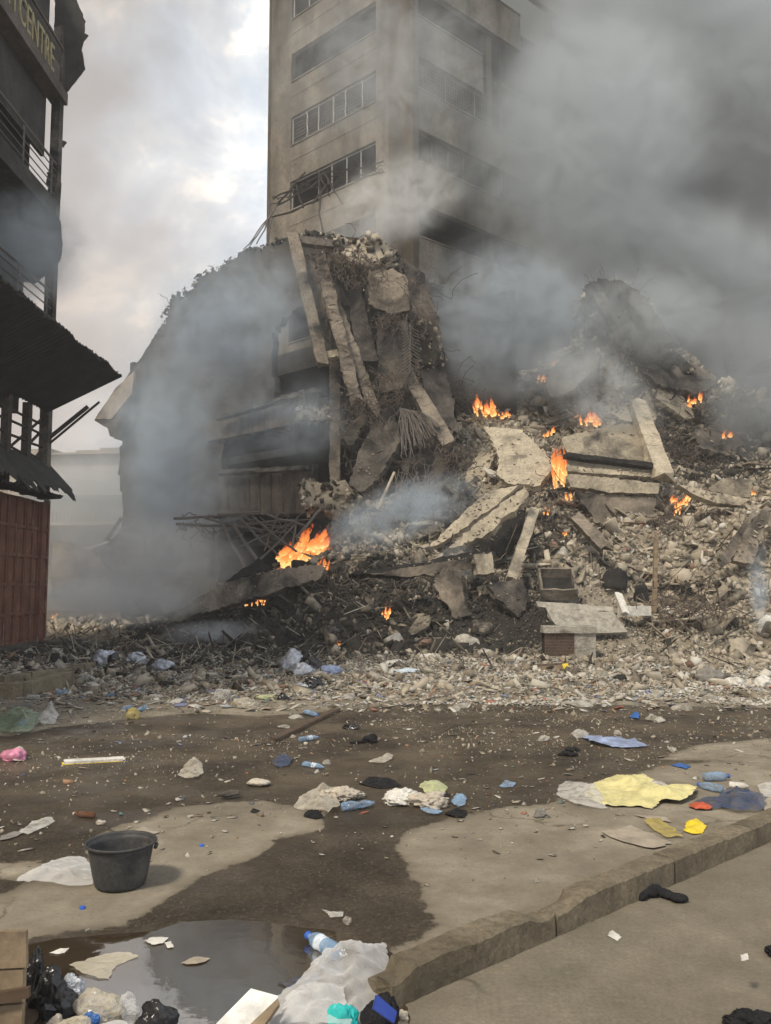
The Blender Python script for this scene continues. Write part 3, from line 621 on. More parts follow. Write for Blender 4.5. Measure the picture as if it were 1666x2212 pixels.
def slab(name, pxs, label, mat, n=(0, -1, 0.6), Y=None, th=0.22, jag=0.035, cat='slab', group=None, rebar=0, rl=0.7, parent=None, lift=0.15, seg=0.10):
    SEED[0] += 1; P = plane_pts(pxs, n, Y, lift); bm, nr, E = slab_mesh(P, th, jag, seg, SEED[0])
    cen = sum((Vector(p) for p in P), Vector()) / len(P)
    if parent is None and nr.z > .22 and th > .08 and cat != 'board' and cen.y > 15:
        rc = random.Random(SEED[0] + 7); PV = [Vector(p) for p in P]
        for _ in range(int(5 + 9 * (PV[0] - PV[len(PV) // 2]).length)):
            a, b2 = rc.choice(PV), rc.choice(PV); q = cen.lerp(a.lerp(b2, rc.random()), rc.random() ** .5); CRUMB.append((*(q + nr * .02), rc.uniform(.03, .09)))
    me = bpy.data.meshes.new(name)
    if parent is None: bmesh.ops.translate(bm, verts=bm.verts, vec=-cen)
    bm.to_mesh(me); bm.free()
    o = link(name, me, M[mat] if isinstance(mat, str) else mat, parent)
    if parent is None: o.location = cen; tag(o, label, cat, group)
    elif label: o['label'] = label
    if rebar and parent is None:
        rnd = random.Random(SEED[0]); mb = MB()
        for _ in range(rebar):
            q = rnd.choice(E) - nr * th * 0.5; out_ = (q - cen).normalized()
            e = q + (out_ + Vector((rnd.gauss(0, .35), rnd.gauss(0, .35), rnd.gauss(0, .35)))) * rl * rnd.uniform(.4, 1.2)
            mb.tube([v - cen for v in wire(q - out_ * 0.1, e, rnd.uniform(0, .35), .25, 8, rnd)], 0.012, 4)
        r_ = link('rebar', mesh_np('rebar', mb.V, mb.F), M['rebar']); r_.parent = o
    return o
def beam_pts(a, b2, wpx, Ya=None, Yb=None, depth=None):
    A = at(a[0], a[1], Ya) if Ya else hit(*a) - np.array([0, 0.25, -0.05]); B_ = at(b2[0], b2[1], Yb) if Yb else hit(*b2) - np.array([0, 0.25, -0.05])
    w = wpx * (A[1] + B_[1]) / 2 / F
    return Vector(A), Vector(B_), w
def bar_mesh(A, B_, w, d, jag=0.02, seed=0, seg=0.09, face=(0, -1, 0.2)):
    """broken rectangular member from A to B"""
    rnd = random.Random(seed); L_ = (B_ - A).length; t = (B_ - A).normalized(); u = t.cross(Vector(face)).normalized(); v = u.cross(t)
    n = max(2, int(L_ / seg)); V, Fc = [], []
    prof = [(-.5, -.5), (0, -.5), (.5, -.5), (.5, 0), (.5, .5), (0, .5), (-.5, .5), (-.5, 0)]
    for i in range(n + 1):
        e = jag * (3 if i in (0, n) else 1)
        for a_, b3 in prof:
            q = A + t * (L_ * i / n + rnd.gauss(0, e)); w2 = noise.noise(q * 1.7 + Vector((a_ * 9, b3 * 9, seed))) * jag * 2 + rnd.gauss(0, jag * .35); q = q + u * (a_ * w + w2) + v * (b3 * d + w2 * .7); V.append(q)
    k = 8
    for i in range(n):
        for j in range(k): Fc.append((i * k + j, i * k + (j + 1) % k, (i + 1) * k + (j + 1) % k, (i + 1) * k + j))
    Fc.append(tuple(range(k))[::-1]); Fc.append(tuple(n * k + j for j in range(k)))
    return V, Fc, t, u
def beam(name, a, b2, wpx, label, mat, Ya=None, Yb=None, d=None, jag=0.02, cat='beam', group=None, rebar=0, parent=None, rl=0.8):
    SEED[0] += 1; A, B_, w = beam_pts(a, b2, wpx, Ya, Yb); d = d or w
    V, Fc, t, u = bar_mesh(A, B_, w, d, jag, SEED[0]); cen = (A + B_) / 2
    if parent is None: V = [v - cen for v in V]
    mb = MB().add(V, Fc); o = mb.build(name, M[mat], parent)
    if parent is None: o.location = cen; tag(o, label, cat, group)
    elif label: o['label'] = label
    if rebar and parent is None:
        rnd = random.Random(SEED[0]); mb = MB()
        for i in range(rebar):
            q, s_ = (A, -1) if i % 2 else (B_, 1)
            q = q + u * rnd.uniform(-.4, .4) * w; e = q + (t * s_ + Vector((rnd.gauss(0, .4), rnd.gauss(0, .4), rnd.gauss(0, .4)))) * rl * rnd.uniform(.4, 1.2)
            mb.tube([v - cen for v in wire(q, e, .2, .3, 8, rnd)], 0.012, 4)
        r_ = link('rebar', mesh_np('rebar', mb.V, mb.F), M['rebar']); r_.parent = o
    return o
def tangle(name, c_px, Y, rx_, ry_, n, label, r=0.012, spread=0.5, group=None, kind='thing', drop=0.3, parent=None, mat='rebar', seed=0, length=1.4):
    """a knot of bent wires round a point"""
    rnd = random.Random(seed + n); c0 = Vector(at(c_px[0], c_px[1], Y)) if Y else Vector(hit(*c_px)) + Vector((0, -.1, .1)); sx_, sz_ = rx_ * c0.y / F, ry_ * c0.y / F; mb = MB()
    off = c0 if parent is None else Vector()
    for _ in range(n):
        a = c0 + Vector((rnd.gauss(0, .5) * sx_, rnd.gauss(0, .3) * spread, rnd.gauss(0, .5) * sz_))
        d = Vector((rnd.gauss(0, 1), rnd.gauss(0, .5), rnd.gauss(0, .7) - drop)).normalized() * length * rnd.uniform(.4, 1.2) * min(sx_, sz_) * 1.2
        mb.tube([v - off for v in wire(a, a + d, rnd.uniform(-.1, .4), .5, 10, rnd)], r, 4)
    o = link(name, mesh_np(name, mb.V, mb.F), M[mat], parent)
    if parent is None: o.location = c0; tag(o, label, 'rebar' if mat == 'rebar' else 'wires', group)
    return o
def cellwall(outline, holes, p0, d, nr, th, cell=0.22, jag=0.05, name='wall', mat='soot_wall', parent=None, off=0.0):
    """wall in the vertical plane p0 + s*d, cut from small cells so that its torn edges are uneven; outlines given as (s, z)"""
    ol = np.array(outline); s0, z0 = ol.min(0) - cell; s1, z1 = ol.max(0) + cell
    ns, nz = int((s1 - s0) / cell) + 1, int((z1 - z0) / cell) + 1
    SS, ZZ = np.meshgrid(s0 + np.arange(ns) * cell, z0 + np.arange(nz) * cell)
    cs, cz = SS[:-1, :-1] + cell / 2, ZZ[:-1, :-1] + cell / 2
    nn = (vnoise(cs * 1.7, cz * 1.7, 5) - .5) * jag * 5
    keep_ = sdist(cs, cz, outline) + nn > 0
    for h_, jg in holes: keep_ &= ~(sdist(cs, cz, h_) + nn * jg > 0)
    JS = (vnoise(SS * 7.1, ZZ * 7.1, 1) - .5) * cell * 0.7; JZ = (vnoise(SS * 7.1, ZZ * 7.1, 2) - .5) * cell * 0.7
    p0 = np.asarray(p0, float); D = np.array([d[0], d[1], 0.]); Nn = np.array([nr[0], nr[1], 0.])
    fr = p0 + (SS + JS)[..., None] * D + (ZZ + JZ)[..., None] * np.array([0, 0, 1.]) + off * Nn + (vnoise(SS * 1.3, ZZ * 1.3, 3)[..., None] - .5) * 0.12 * Nn
    bk = fr - Nn * th; ii = np.arange(ns * nz).reshape(nz, ns); o2 = ns * nz
    V = np.vstack([fr.reshape(-1, 3), bk.reshape(-1, 3)]); Q = []
    K = np.pad(keep_, 1)
    for z in range(nz - 1):
        for s in range(ns - 1):
            if not keep_[z, s]: continue
            a, b2, c2, d2 = ii[z, s], ii[z, s + 1], ii[z + 1, s + 1], ii[z + 1, s]
            Q.append((a, b2, c2, d2)); Q.append((a + o2, d2 + o2, c2 + o2, b2 + o2))
            if not K[z, s + 1]: Q.append((a, a + o2, b2 + o2, b2))
            if not K[z + 2, s + 1]: Q.append((d2, c2, c2 + o2, d2 + o2))
            if not K[z + 1, s]: Q.append((a, d2, d2 + o2, a + o2))
            if not K[z + 1, s + 2]: Q.append((b2, b2 + o2, c2 + o2, c2))
    used = np.unique(np.array(Q).ravel()); rm = -np.ones(len(V), int); rm[used] = np.arange(len(used))
    me = mesh_np(name, V[used], rm[np.array(Q)])
    return link(name, me, M[mat], parent)

# ================================================================== the tower
dL = np.array([-.741, .671]); dL /= np.linalg.norm(dL); dR = np.array([.75, .66]); dR /= np.linalg.norm(dR)
C3 = at(890, 300, 37.0); C3[2] = 0.0
nL = np.array([-dL[1], dL[0]]); nL = nL if nL[1] < 0 else -nL
nR = np.array([-dR[1], dR[0]]); nR = nR if nR[1] < 0 else -nR
def sz(px, py, p0, d, nr):
    q = onplane(px, py, p0, (nr[0], nr[1], 0)); return float(np.dot(q[:2] - np.asarray(p0)[:2], d)), float(q[2])
SL = lambda px, py=300: sz(px, py, C3, dL, nL)[0]
SR = lambda px, py=300: sz(px, py, C3, dR, nR)[0]
LL, LR = SL(585, 300), 17.0
lint = sz(628, 255, C3, dL, nL)[1]; print('lintel row2 z', lint, sz(628, 319, C3, dL, nL)[1], sz(628, 119, C3, dL, nL)[1], 'len', LL)
lintR = sz(897, 278, C3, dR, nR)[1]; print('right lintel', lintR, sz(897, 121, C3, dR, nR)[1], sz(897, 200, C3, dR, nR)[1])
TWR = empty('tower_block', C3, 'scorched grey brown tower block rising above the collapsed building into smoke', 'building')
PIT = sz(628, 119, C3, dL, nL)[1] - lint; OPH = 1.62; sA, sB = SL(812), SL(628); TOPZ = 37.0
w = MB(); w.box(boxf(C3, dL, nL, 0.0, sA, 0, TOPZ, -.3, 0)); w.box(boxf(C3, dL, nL, sB, LL, 0, TOPZ, -.3, 0))
rows = []
k = -3
while lint - k * -1 * 0 + 0 < 99 and k < 9:
    zl = lint - (k) * PIT
    if zl > 1.5 and zl < TOPZ: rows.append(zl)
    k += 1
zs = [TOPZ] + [z for zl in rows for z in (zl, zl - OPH)] + [0]
for i in range(0, len(zs), 2): w.box(boxf(C3, dL, nL, sA, sB, zs[i + 1], zs[i], -.28, -.004))
w.build('wall', M['tower'], TWR)
# thin pale sill and drip lines
w = MB()
for zl in rows:
    w.box(boxf(C3, dL, nL, sA + .02, sB - .02, zl - OPH - .02, zl - OPH + .05, -.2, .05))
    w.box(boxf(C3, dL, nL, 0.4, sB - .02, zl - OPH - .86, zl - OPH - .83, -.01, .012))
w.build('sill', M['tower'], TWR)
# interior: floors, back walls and partitions
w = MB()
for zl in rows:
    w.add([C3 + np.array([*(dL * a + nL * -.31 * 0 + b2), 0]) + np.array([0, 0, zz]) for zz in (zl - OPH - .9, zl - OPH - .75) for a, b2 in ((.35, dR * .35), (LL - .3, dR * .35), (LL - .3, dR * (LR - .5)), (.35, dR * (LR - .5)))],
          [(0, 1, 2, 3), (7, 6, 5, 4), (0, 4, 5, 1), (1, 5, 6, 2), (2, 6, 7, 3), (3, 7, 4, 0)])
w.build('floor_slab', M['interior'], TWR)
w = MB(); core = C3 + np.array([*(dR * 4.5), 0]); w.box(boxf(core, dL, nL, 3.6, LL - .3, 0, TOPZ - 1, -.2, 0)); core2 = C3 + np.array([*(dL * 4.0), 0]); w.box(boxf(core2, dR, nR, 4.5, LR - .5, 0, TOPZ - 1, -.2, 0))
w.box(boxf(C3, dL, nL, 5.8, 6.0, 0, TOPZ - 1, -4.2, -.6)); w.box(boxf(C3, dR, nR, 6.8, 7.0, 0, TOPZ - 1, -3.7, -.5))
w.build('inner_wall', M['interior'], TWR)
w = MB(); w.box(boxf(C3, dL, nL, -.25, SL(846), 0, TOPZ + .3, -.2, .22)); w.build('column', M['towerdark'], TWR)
# far side and top
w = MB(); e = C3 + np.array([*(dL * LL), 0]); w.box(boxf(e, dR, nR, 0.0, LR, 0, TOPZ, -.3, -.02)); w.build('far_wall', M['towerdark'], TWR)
# right face: parapet bands
zr = [lintR - k * PIT for k in range(-4, 8)]
for i, zl in enumerate(zr):
    if zl < 1.5 or zl > TOPZ: continue
    w = MB(); s1 = LR
    if abs(zl - (lintR + PIT)) < .1: s1 = SR(1040, 150)
    if abs(zl - (lintR + 2 * PIT)) < .1: s1 = SR(1120, 20)
    w.box(boxf(C3, dR, nR, .12, s1, zl, zl + PIT - OPH, -.2, .12)); w.box(boxf(C3, dR, nR, .12, s1, zl + PIT - OPH, zl + PIT - OPH + .07, -.24, .17))
    w.build('parapet', M['tower'], TWR)
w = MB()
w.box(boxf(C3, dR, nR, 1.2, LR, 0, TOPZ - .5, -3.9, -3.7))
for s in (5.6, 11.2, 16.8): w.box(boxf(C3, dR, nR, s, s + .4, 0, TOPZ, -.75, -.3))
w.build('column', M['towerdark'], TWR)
# windows with bent frames
rnd = random.Random(4)
def window_row(zl, p0, d, nr, sa, sb, nm, bend, grille, skip=(), parent=TWR, mt='steelpale'):
    mb = MB(); q = lambda s, z, o_=-.12: np.asarray(p0) + np.array([d[0] * s + nr[0] * o_, d[1] * s + nr[1] * o_, z])
    for i in range(nm + 1):
        if i in skip: continue
        s = sa + .06 + (sb - sa - .12) * i / nm; P = []
        b2 = bend * rnd.uniform(.3, 1) * rnd.choice((-1, 1)) if 0 < i < nm else 0
        for t in np.linspace(0, 1, 9): P.append(q(s + b2 * math.sin(t * 3.14) + b2 * .4 * math.sin(t * 9), zl - OPH + .03 + t * (OPH - .05)))
        mb.tube(P, .035, 4)
    for zz, bb in ((zl - .06, bend * .8), (zl - OPH + .08, 0)):
        mb.tube([q(sa + (sb - sa) * t, zz - bb * abs(noise.noise(Vector((t * 4, 3, zl)))) * 1.2) for t in np.linspace(0, 1, 24)], .03, 4)
    f = mb.build('window_frame', M[mt], parent)
    if grille:
        mb = MB(); n = int((sb - sa) / .16)
        for i in range(n):
            s = sa + (sb - sa) * (i + .5) / n; mb.tube([q(s + .03 * noise.noise(Vector((s * 3, z * 2, 1))), zl - OPH + .05 + z, -.18) for z in np.linspace(0, OPH - .1, 5)], .010, 3)
        for z in np.arange(.12, OPH - .1, .19): mb.tube([q(sa + (sb - sa) * t, zl - OPH + z + .03 * noise.noise(Vector((t * 7, z, 1))), -.18) for t in np.linspace(0, 1, 12)], .010, 3)
        g = mb.build('grille', M['steel'], f); g.matrix_parent_inverse = Matrix.Identity(4)
        g.matrix_parent_inverse = Matrix.Identity(4)
window_row(lint, C3, dL, nL, sA, sB, 6, .16, True)
window_row(lint - PIT, C3, dL, nL, sA, sB, 6, .05, False, (5,))
window_row(lint + 2 * PIT, C3, dL, nL, sA, sB, 5, .05, False, (2,))
window_row(lintR, C3, dR, nR, .2, 7.0, 6, .04, False, (4,), mt='towerdark')
window_row(lintR + PIT, C3, dR, nR, .2, 6.6, 3, .02, True, mt='steel')

# ================================================================== the collapsed building
FA = at(740, 1000, 29.0); FA[2] = 0.0
FZ = lambda L_: [sz(a, b2, FA, dL, nL) for a, b2 in L_]
RB = empty('collapsed_building', FA, 'smoke blackened shell of a burnt building, its roof broken into a ragged slope', 'building')
outl = FZ([(262, 1350), (262, 930), (282, 815), (352, 702), (368, 650), (420, 625), (428, 598), (470, 590), (484, 566), (520, 548), (570, 530), (618, 512), (700, 505), (742, 520), (742, 900), (742, 1108), (560, 1112), (475, 1120), (470, 1350)])
h1 = FZ([(482, 950), (700, 907), (712, 1008), (480, 1020)])
h2 = FZ([(585, 715), (640, 668), (730, 690), (735, 900), (700, 842), (600, 856), (585, 800)])
h3 = FZ([(672, 1012), (745, 1000), (745, 1090), (672, 1105)])
h4 = FZ([(702, 905), (745, 890), (745, 1010), (712, 1008)])
cellwall(outl, [(h1, .4), (h2, 1.0), (h3, 1), (h4, .6)], FA, dL, nL, .3, .2, .09, 'wall', 'soot_wall', RB)
# spandrel panels with vertical joints
def panel(pxs, n, name, off=.1):
    P = FZ(pxs)
    for i in range(n):
        t0, t1 = i / n, (i + 1) / n; g = lambda t, a, b2: (P[a][0] + (P[b2][0] - P[a][0]) * t, P[a][1] + (P[b2][1] - P[a][1]) * t)
        a, b2, c2, d2 = g(t0, 0, 1), g(t1, 0, 1), g(t1, 3, 2), g(t0, 3, 2); gp = .018 * (1 if b2[0] > a[0] else -1)
        V = [FA + np.array([*(dL * s + nL * o_), z]) for s, z in ((a[0] + gp, a[1]), (b2[0] - gp, b2[1]), (c2[0] - gp, c2[1]), (d2[0] + gp, d2[1])) for o_ in (.02, off)]
        MB().add(V, [(0, 2, 4, 6), (7, 5, 3, 1), (0, 1, 3, 2), (2, 3, 5, 4), (4, 5, 7, 6), (6, 7, 1, 0)]).build(name, M['spand'], RB)
M['spand'] = rough_mat('burnt_spandrel', (0.13, 0.105, 0.085), (0.045, 0.04, 0.037), 1.3, (0.42, 0.62), streak=True)
panel([(476, 1030), (668, 1018), (668, 1108), (478, 1116)], 8, 'spandrel_panel')
panel([(445, 915), (690, 852), (695, 905), (450, 955)], 9, 'spandrel_panel')
beam('ledge', (474, 1022), (675, 1012), 9, 'pale broken ledge on top of the spandrel', 'charred', 31.2 + 1.9, 29.6, .25, .03, parent=RB)
beam('ledge', (470, 905), (682, 845), 9, None, 'charred', 33.2, 29.5, .25, .03, parent=RB)
beam('column', (724, 690), (724, 1052), 22, 'upright brown column left standing', 'halfburnt', 28.9, 28.9, .3, .02, parent=RB)
beam('column', (652, 845), (652, 905), 12, None, 'halfburnt', 29.4, 29.4, .2, .02, parent=RB)
slab('floor_slab', [(645, 872), (715, 880), (722, 905), (648, 912)], None, 'brickish', (0, -1, .2), 29.0, .5, .07, parent=RB) if 'brickish' in M else None
# floors, back wall, side wall
w = MB(); depthv = -nL
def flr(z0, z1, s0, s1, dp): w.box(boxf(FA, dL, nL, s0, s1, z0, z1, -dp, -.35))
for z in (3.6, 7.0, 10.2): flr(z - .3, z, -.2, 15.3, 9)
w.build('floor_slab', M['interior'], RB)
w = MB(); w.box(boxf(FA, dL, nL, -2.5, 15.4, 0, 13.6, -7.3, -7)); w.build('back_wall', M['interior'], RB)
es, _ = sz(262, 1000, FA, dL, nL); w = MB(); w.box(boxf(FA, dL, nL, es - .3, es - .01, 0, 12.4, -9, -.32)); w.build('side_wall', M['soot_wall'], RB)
# sloping slab roof and its overhang at the left end
slab('roof_slab', [(204, 908), (212, 892), (262, 830), (306, 770), (352, 698), (372, 705), (330, 860), (262, 950), (238, 942), (232, 925)], 'pale sloping roof slab overhanging the left end', 'charred', (-.25, -1, .12), 38.2, .45, .02, parent=RB, seg=.35)
slab('roof_slab', [(205, 905), (250, 838), (290, 802), (285, 850), (240, 905)], None, 'halfburnt', (-.55, -1, .5), 37.6, .12, .015, parent=RB, seg=.35)
# ragged crest of the roof
rnd = random.Random(9)
crest = [(352, 700), (368, 648), (425, 612), (430, 596), (484, 566), (525, 545), (575, 528), (620, 512), (690, 502)]
V_, S_ = [], []
for i in range(len(crest) - 1):
    for t in np.linspace(0, 1, 16):
        q = FZ([(crest[i][0] + (crest[i + 1][0] - crest[i][0]) * t, crest[i][1] + (crest[i + 1][1] - crest[i][1]) * t)])[0]
        for _ in range(7): V_.append(FA + np.array([*(dL * (q[0] + rnd.gauss(0, .12)) + nL * rnd.uniform(-1.2, .1)), q[1] + rnd.gauss(-.05, .06)])); S_.append(rnd.uniform(.06, .2))
o = scatter('roof_rubble', np.array(V_), np.array(S_), M['rubble'], None, None, np.random.default_rng(3), soot=np.full(len(V_), .75)); del o['kind']
o.parent = RB; o.matrix_parent_inverse = Matrix.Translation(-Vector(RB.location))
mb = MB()
for px, py in [(395, 632), (372, 655), (460, 575)]:
    q = Vector(onplane(px, py, FA, (nL[0], nL[1], 0)))
    for _ in range(1): mb.tube(wire(q, q + Vector((rnd.uniform(-.6, .2), -.2, rnd.uniform(-.1, .3))), .1, .4, 8, rnd), .014, 4)
tag(mb.build('rebar', M['rebar'], RB), kind='stuff')
# bent roofing frame above, between ruin and tower
BF = empty('roof_truss', at(700, 430, 33.5), 'twisted roof truss hanging in smoke against the tower base', 'truss')
mb = MB()
def tl(a, b2, Y, r=.05, wob=.06, mbx=None): (mbx or mb).tube(wire(at(a[0], a[1], Y), at(b2[0], b2[1], Y + .2), .02, wob, 8, rnd), r, 4)
for a, b2 in [((590, 430), (700, 372)), ((700, 372), (830, 352)), ((596, 445), (705, 385)), ((585, 470), (690, 430)), ((700, 372), (740, 440)), ((686, 370), (715, 425)), ((690, 380), (692, 520)), ((640, 400), (655, 450)), ((660, 372), (600, 440)), ((705, 400), (675, 440)), ((760, 390), (830, 372))]: tl(a, b2, 33.5)
for _ in range(26):
    t = rnd.random(); tl((595 + 235 * t, 432 - 75 * t + rnd.gauss(0, 5)), (595 + 235 * t + rnd.gauss(0, 25), 432 - 75 * t + rnd.gauss(6, 14)), 33.5, .022, .3)
mb.build('lattice', M['timber'], BF)
mb = MB()
for a, b2 in [((600, 440), (527, 540)), ((590, 455), (555, 525)), ((588, 470), (575, 530)), ((582, 430), (580, 525)), ((596, 450), (540, 530))]: tl(a, b2, 33.2, .03, .05)
mb.build('rod', M['steel'], BF)

# ================================================================== leaning fragments on the ruin
MST = 'standing on end against the broken shell'
# charred mass behind the leaning members
def lumpmass(name, pxs, Y, th, label, soot_, nchunk=900, cat='rubble', tiltn=(0, -1, .12), smin=.1):
    P = plane_pts(pxs, tiltn, Y); bm, nr, E = slab_mesh(P, th, .12, .5, SEED[0]); SEED[0] += 1
    bmesh.ops.subdivide_edges(bm, edges=[e for e in bm.edges if e.calc_length() > .7], cuts=3, use_grid_fill=True); bmesh.ops.triangulate(bm, faces=bm.faces)
    for v in bm.verts: v.co += Vector((noise.noise(v.co * 1.3), noise.noise(v.co * 1.3 + Vector((7, 0, 0))), noise.noise(v.co * 1.3 + Vector((0, 9, 0))))) * .35
    cen = sum((Vector(p) for p in P), Vector()) / len(P); Vv = np.array([v.co[:] for v in bm.verts]); Ff = np.array([[v.index for v in f.verts] for f in bm.faces]) if not bm.verts.index_update() else None
    rngl = np.random.default_rng(SEED[0]); tri = Vv[Ff]; ar = np.linalg.norm(np.cross(tri[:, 1] - tri[:, 0], tri[:, 2] - tri[:, 0]), axis=1); cnrm = np.cross(tri[:, 1] - tri[:, 0], tri[:, 2] - tri[:, 0]); 
    pick = rngl.choice(len(Ff), nchunk, p=ar / ar.sum()); u_, v_ = rngl.random((2, nchunk)); fl = u_ + v_ > 1; u_[fl] = 1 - u_[fl]; v_[fl] = 1 - v_[fl]
    Q = tri[pick, 0] + u_[:, None] * (tri[pick, 1] - tri[pick, 0]) + v_[:, None] * (tri[pick, 2] - tri[pick, 0]); s_ = smin + .22 * rngl.random(nchunk) ** 2
    Vs, Ts = [Vv], [Ff]; s_ = s_ * 1.0; off = len(Vv); Rm = rots(nchunk, rngl); wh = rngl.integers(0, len(PROT), nchunk)
    for i in range(nchunk):
        a, b2 = PROT[wh[i]]; Vs.append((a * s_[i]) @ Rm[i].T + Q[i]); Ts.append(b2 + off); off += len(a)
    bm.free(); VV = np.vstack(Vs) - np.array(cen)
    o = link(name, fast_tris(name, VV, np.vstack(Ts), {'soot': np.full(len(VV), soot_)}), M['rubble']); o.location = cen
    tag(o, label, cat, kind='stuff'); return o
lumpmass('rubble_stack', [(690, 520), (740, 508), (800, 512), (858, 545), (880, 600), (900, 700), (895, 820), (940, 920), (960, 1010), (860, 1090), (770, 1070), (745, 900), (735, 700)], 29.6, 1.6, 'blackened mass of crushed floors standing behind the leaning beams', .62)
lumpmass('rubble_stack', [(690, 520), (745, 505), (800, 515), (856, 548), (820, 575), (760, 560), (700, 552)], 28.3, 1.0, 'ash grey clod of rubble crowning the leaning wreckage', .5, 350)
G_ = 'concrete members leaning against the burnt shell'
beam('concrete_beam', (632, 503), (698, 788), 25, 'long straight beam leaning furthest out over the blackened opening', 'halfburnt', 27.6, 27.2, .3, .018, group=G_)
slab('concrete_slab', [(645, 552), (682, 548), (700, 640), (712, 735), (690, 722), (665, 620)], 'narrow brownish plate just right of the longest leaning beam', 'halfburnt', (.2, -1, .1), 27.9, .18, .03, group=G_)
beam('concrete_beam', (694, 772), (738, 764), 17, 'short level stub joining two leaning beams at their feet', 'pale', 27.3, 27.6, .25, .02, group=G_)
beam('concrete_beam', (642, 520), (720, 530), 18, 'short level beam across the top of the leaning pair', 'charred', 27.8, 28, .25, .02, group=G_)
beam('concrete_beam', (692, 560), (768, 860), 26, 'thick crumbling beam with ribbed pale edge down the wreck', 'halfburnt', 27.4, 27.0, .34, .05, group=G_, rebar=6)
beam('concrete_beam', (700, 590), (812, 890), 22, 'second crumbling beam lying against the ribbed one', 'halfburnt', 27.8, 27.3, .3, .045, group=G_, rebar=8)
slab('concrete_slab', [(751, 625), (778, 618), (817, 780), (783, 778), (765, 735)], 'narrow upright slab in the middle of the leaning wreck', 'charred', (.1, -1, .05), 27.6, .15, .02, group=G_, rebar=6)
slab('concrete_slab', [(797, 585), (850, 580), (879, 598), (886, 667), (845, 678), (797, 657)], 'squarish ribbed slab high on the leaning wreck', 'halfburnt', (-.15, -1, .15), 27.9, .2, .04, group=G_, rebar=10)
slab('concrete_slab', [(815, 700), (879, 690), (887, 803), (867, 842), (819, 850)], 'large smooth grey slab with a fishbone of rebar along its right edge', 'charred', (-.1, -1, .05), 27.6, .2, .025, group=G_, rebar=10)
slab('concrete_slab', [(735, 880), (775, 868), (790, 905), (760, 960), (738, 945)], 'lumpy dark fragment wedged at the foot of the column', 'charred', (-.1, -1, .3), 28.2, .5, .08, group=G_, rebar=10)
lumpmass('brick_rubble', [(648, 872), (715, 876), (722, 905), (690, 914), (650, 912)], 28.8, .5, 'reddish crushed blockwork hanging from the torn floor edge', .45, 160)
lumpmass('brick_rubble', [(660, 1045), (745, 1040), (790, 1085), (750, 1110), (665, 1100)], 28.6, .6, 'broken blockwork under the standing brown column', .5, 260)
lumpmass('brick_rubble', [(895, 700), (942, 702), (940, 785), (905, 790)], 28.5, .5, 'hanging clod of blockwork right of the leaning wreck', .55, 150)
slab('concrete_slab', [(872, 560), (915, 590), (948, 690), (965, 800), (990, 935), (940, 905), (905, 800), (885, 690)], 'long sagging slab draping down behind the slanting beam', 'charred', (.25, -1, .15), 28.7, .3, .05, group=G_, rebar=14)
slab('concrete_slab', [(905, 900), (960, 905), (1000, 985), (985, 1000), (915, 985), (890, 940)], 'dark broad slab folded over the blackened slab end', 'charred', (.15, -1, .35), 27.3, .3, .05, group=G_, rebar=10)
mb = MB(); fb = Vector(at(886, 700, 27.3)); fe = Vector(at(886, 805, 27.3))
for i in range(30):
    q = fb.lerp(fe, i / 29); mb.tube([v - fb for v in wire(q, q + Vector((.32 if i % 2 else -.25, -.05, -.22)), .05, .1, 5, rnd)], .014, 4)
mb.tube([v - fb for v in wire(fb, fe, 0, .03, 8, rnd)], .02, 4)
o = link('rebar_spine', mesh_np('rebar_spine', mb.V, mb.F), M['steel']); o.location = fb; tag(o, 'upright bar with fishbone stirrups along the grey slab edge', 'rebar')
for k_, (cp_, Y_, rx_, ry_, n_, lb) in enumerate([((770, 560), 27.2, 70, 40, 60, 'fan of thin wires drooping over the top of the wreck'), ((845, 690), 27.3, 45, 18, 45, 'band of loose wires between the two upper slabs'),
        ((850, 820), 27.0, 35, 30, 40, 'curly knot of wires under the large grey slab'), ((790, 870), 26.9, 40, 50, 45, 'wires spilling from the feet of the leaning beams'), ((980, 840), 30.5, 60, 35, 60, 'bushy cluster of burnt wires behind the diagonal beam'),
        ((905, 640), 28.2, 40, 60, 25, 'sparse wires sticking out of the wreck towards the smoke')]):
    tangle('rebar_tangle', cp_, Y_, rx_, ry_, n_, lb, .011, .5, 'tangles of reinforcement wire', seed=k_ * 17, length=1.6)
# lower slabs at the knee of the wreck
G2_ = 'slabs tipped out at the foot of the leaning wreck'
slab('concrete_slab', [(803, 917), (850, 872), (862, 954), (815, 1037), (780, 1062), (753, 1045), (767, 1000)], 'big smooth slab hanging steeply, wide at its lower end', 'charred', (-.35, -1, .25), 26.8, .28, .04, group=G2_, rebar=10)
slab('concrete_slab', [(854, 1000), (908, 981), (985, 991), (993, 1016), (946, 1034), (880, 1026)], 'thick blackened slab end lying level below the fan of wires', 'charred', (0, -1, .1), 27.0, .55, .05, group=G2_, rebar=10)
slab('concrete_slab', [(775, 1042), (825, 1035), (868, 1040), (840, 1062), (790, 1075)], 'rounded grey slab fragment beneath the steep hanging slab', 'charred', (.1, -1, .3), 26.9, .35, .06, group=G2_)
mb = MB(); h0 = Vector(at(872, 892, 27.0))
for i in range(46):
    t = i / 45; e = Vector(at(866 + 85 * t + rnd.gauss(0, 3), 985 - 60 * t + rnd.gauss(0, 8), 26.6)); s_ = Vector(at(862 + 30 * t, 880 + 8 * t, 27.1))
    mb.tube([v - h0 for v in wire(s_, e, -.12, .08, 8, rnd)], .013, 4)
o = link('rebar_fan', mesh_np('rebar_fan', mb.V, mb.F), M['steel']); o.location = h0; tag(o, 'fan of bent reinforcing bars sweeping down beside the steep slab', 'rebar')
mb = MB(); h0 = Vector(at(900, 1060, 26.6))
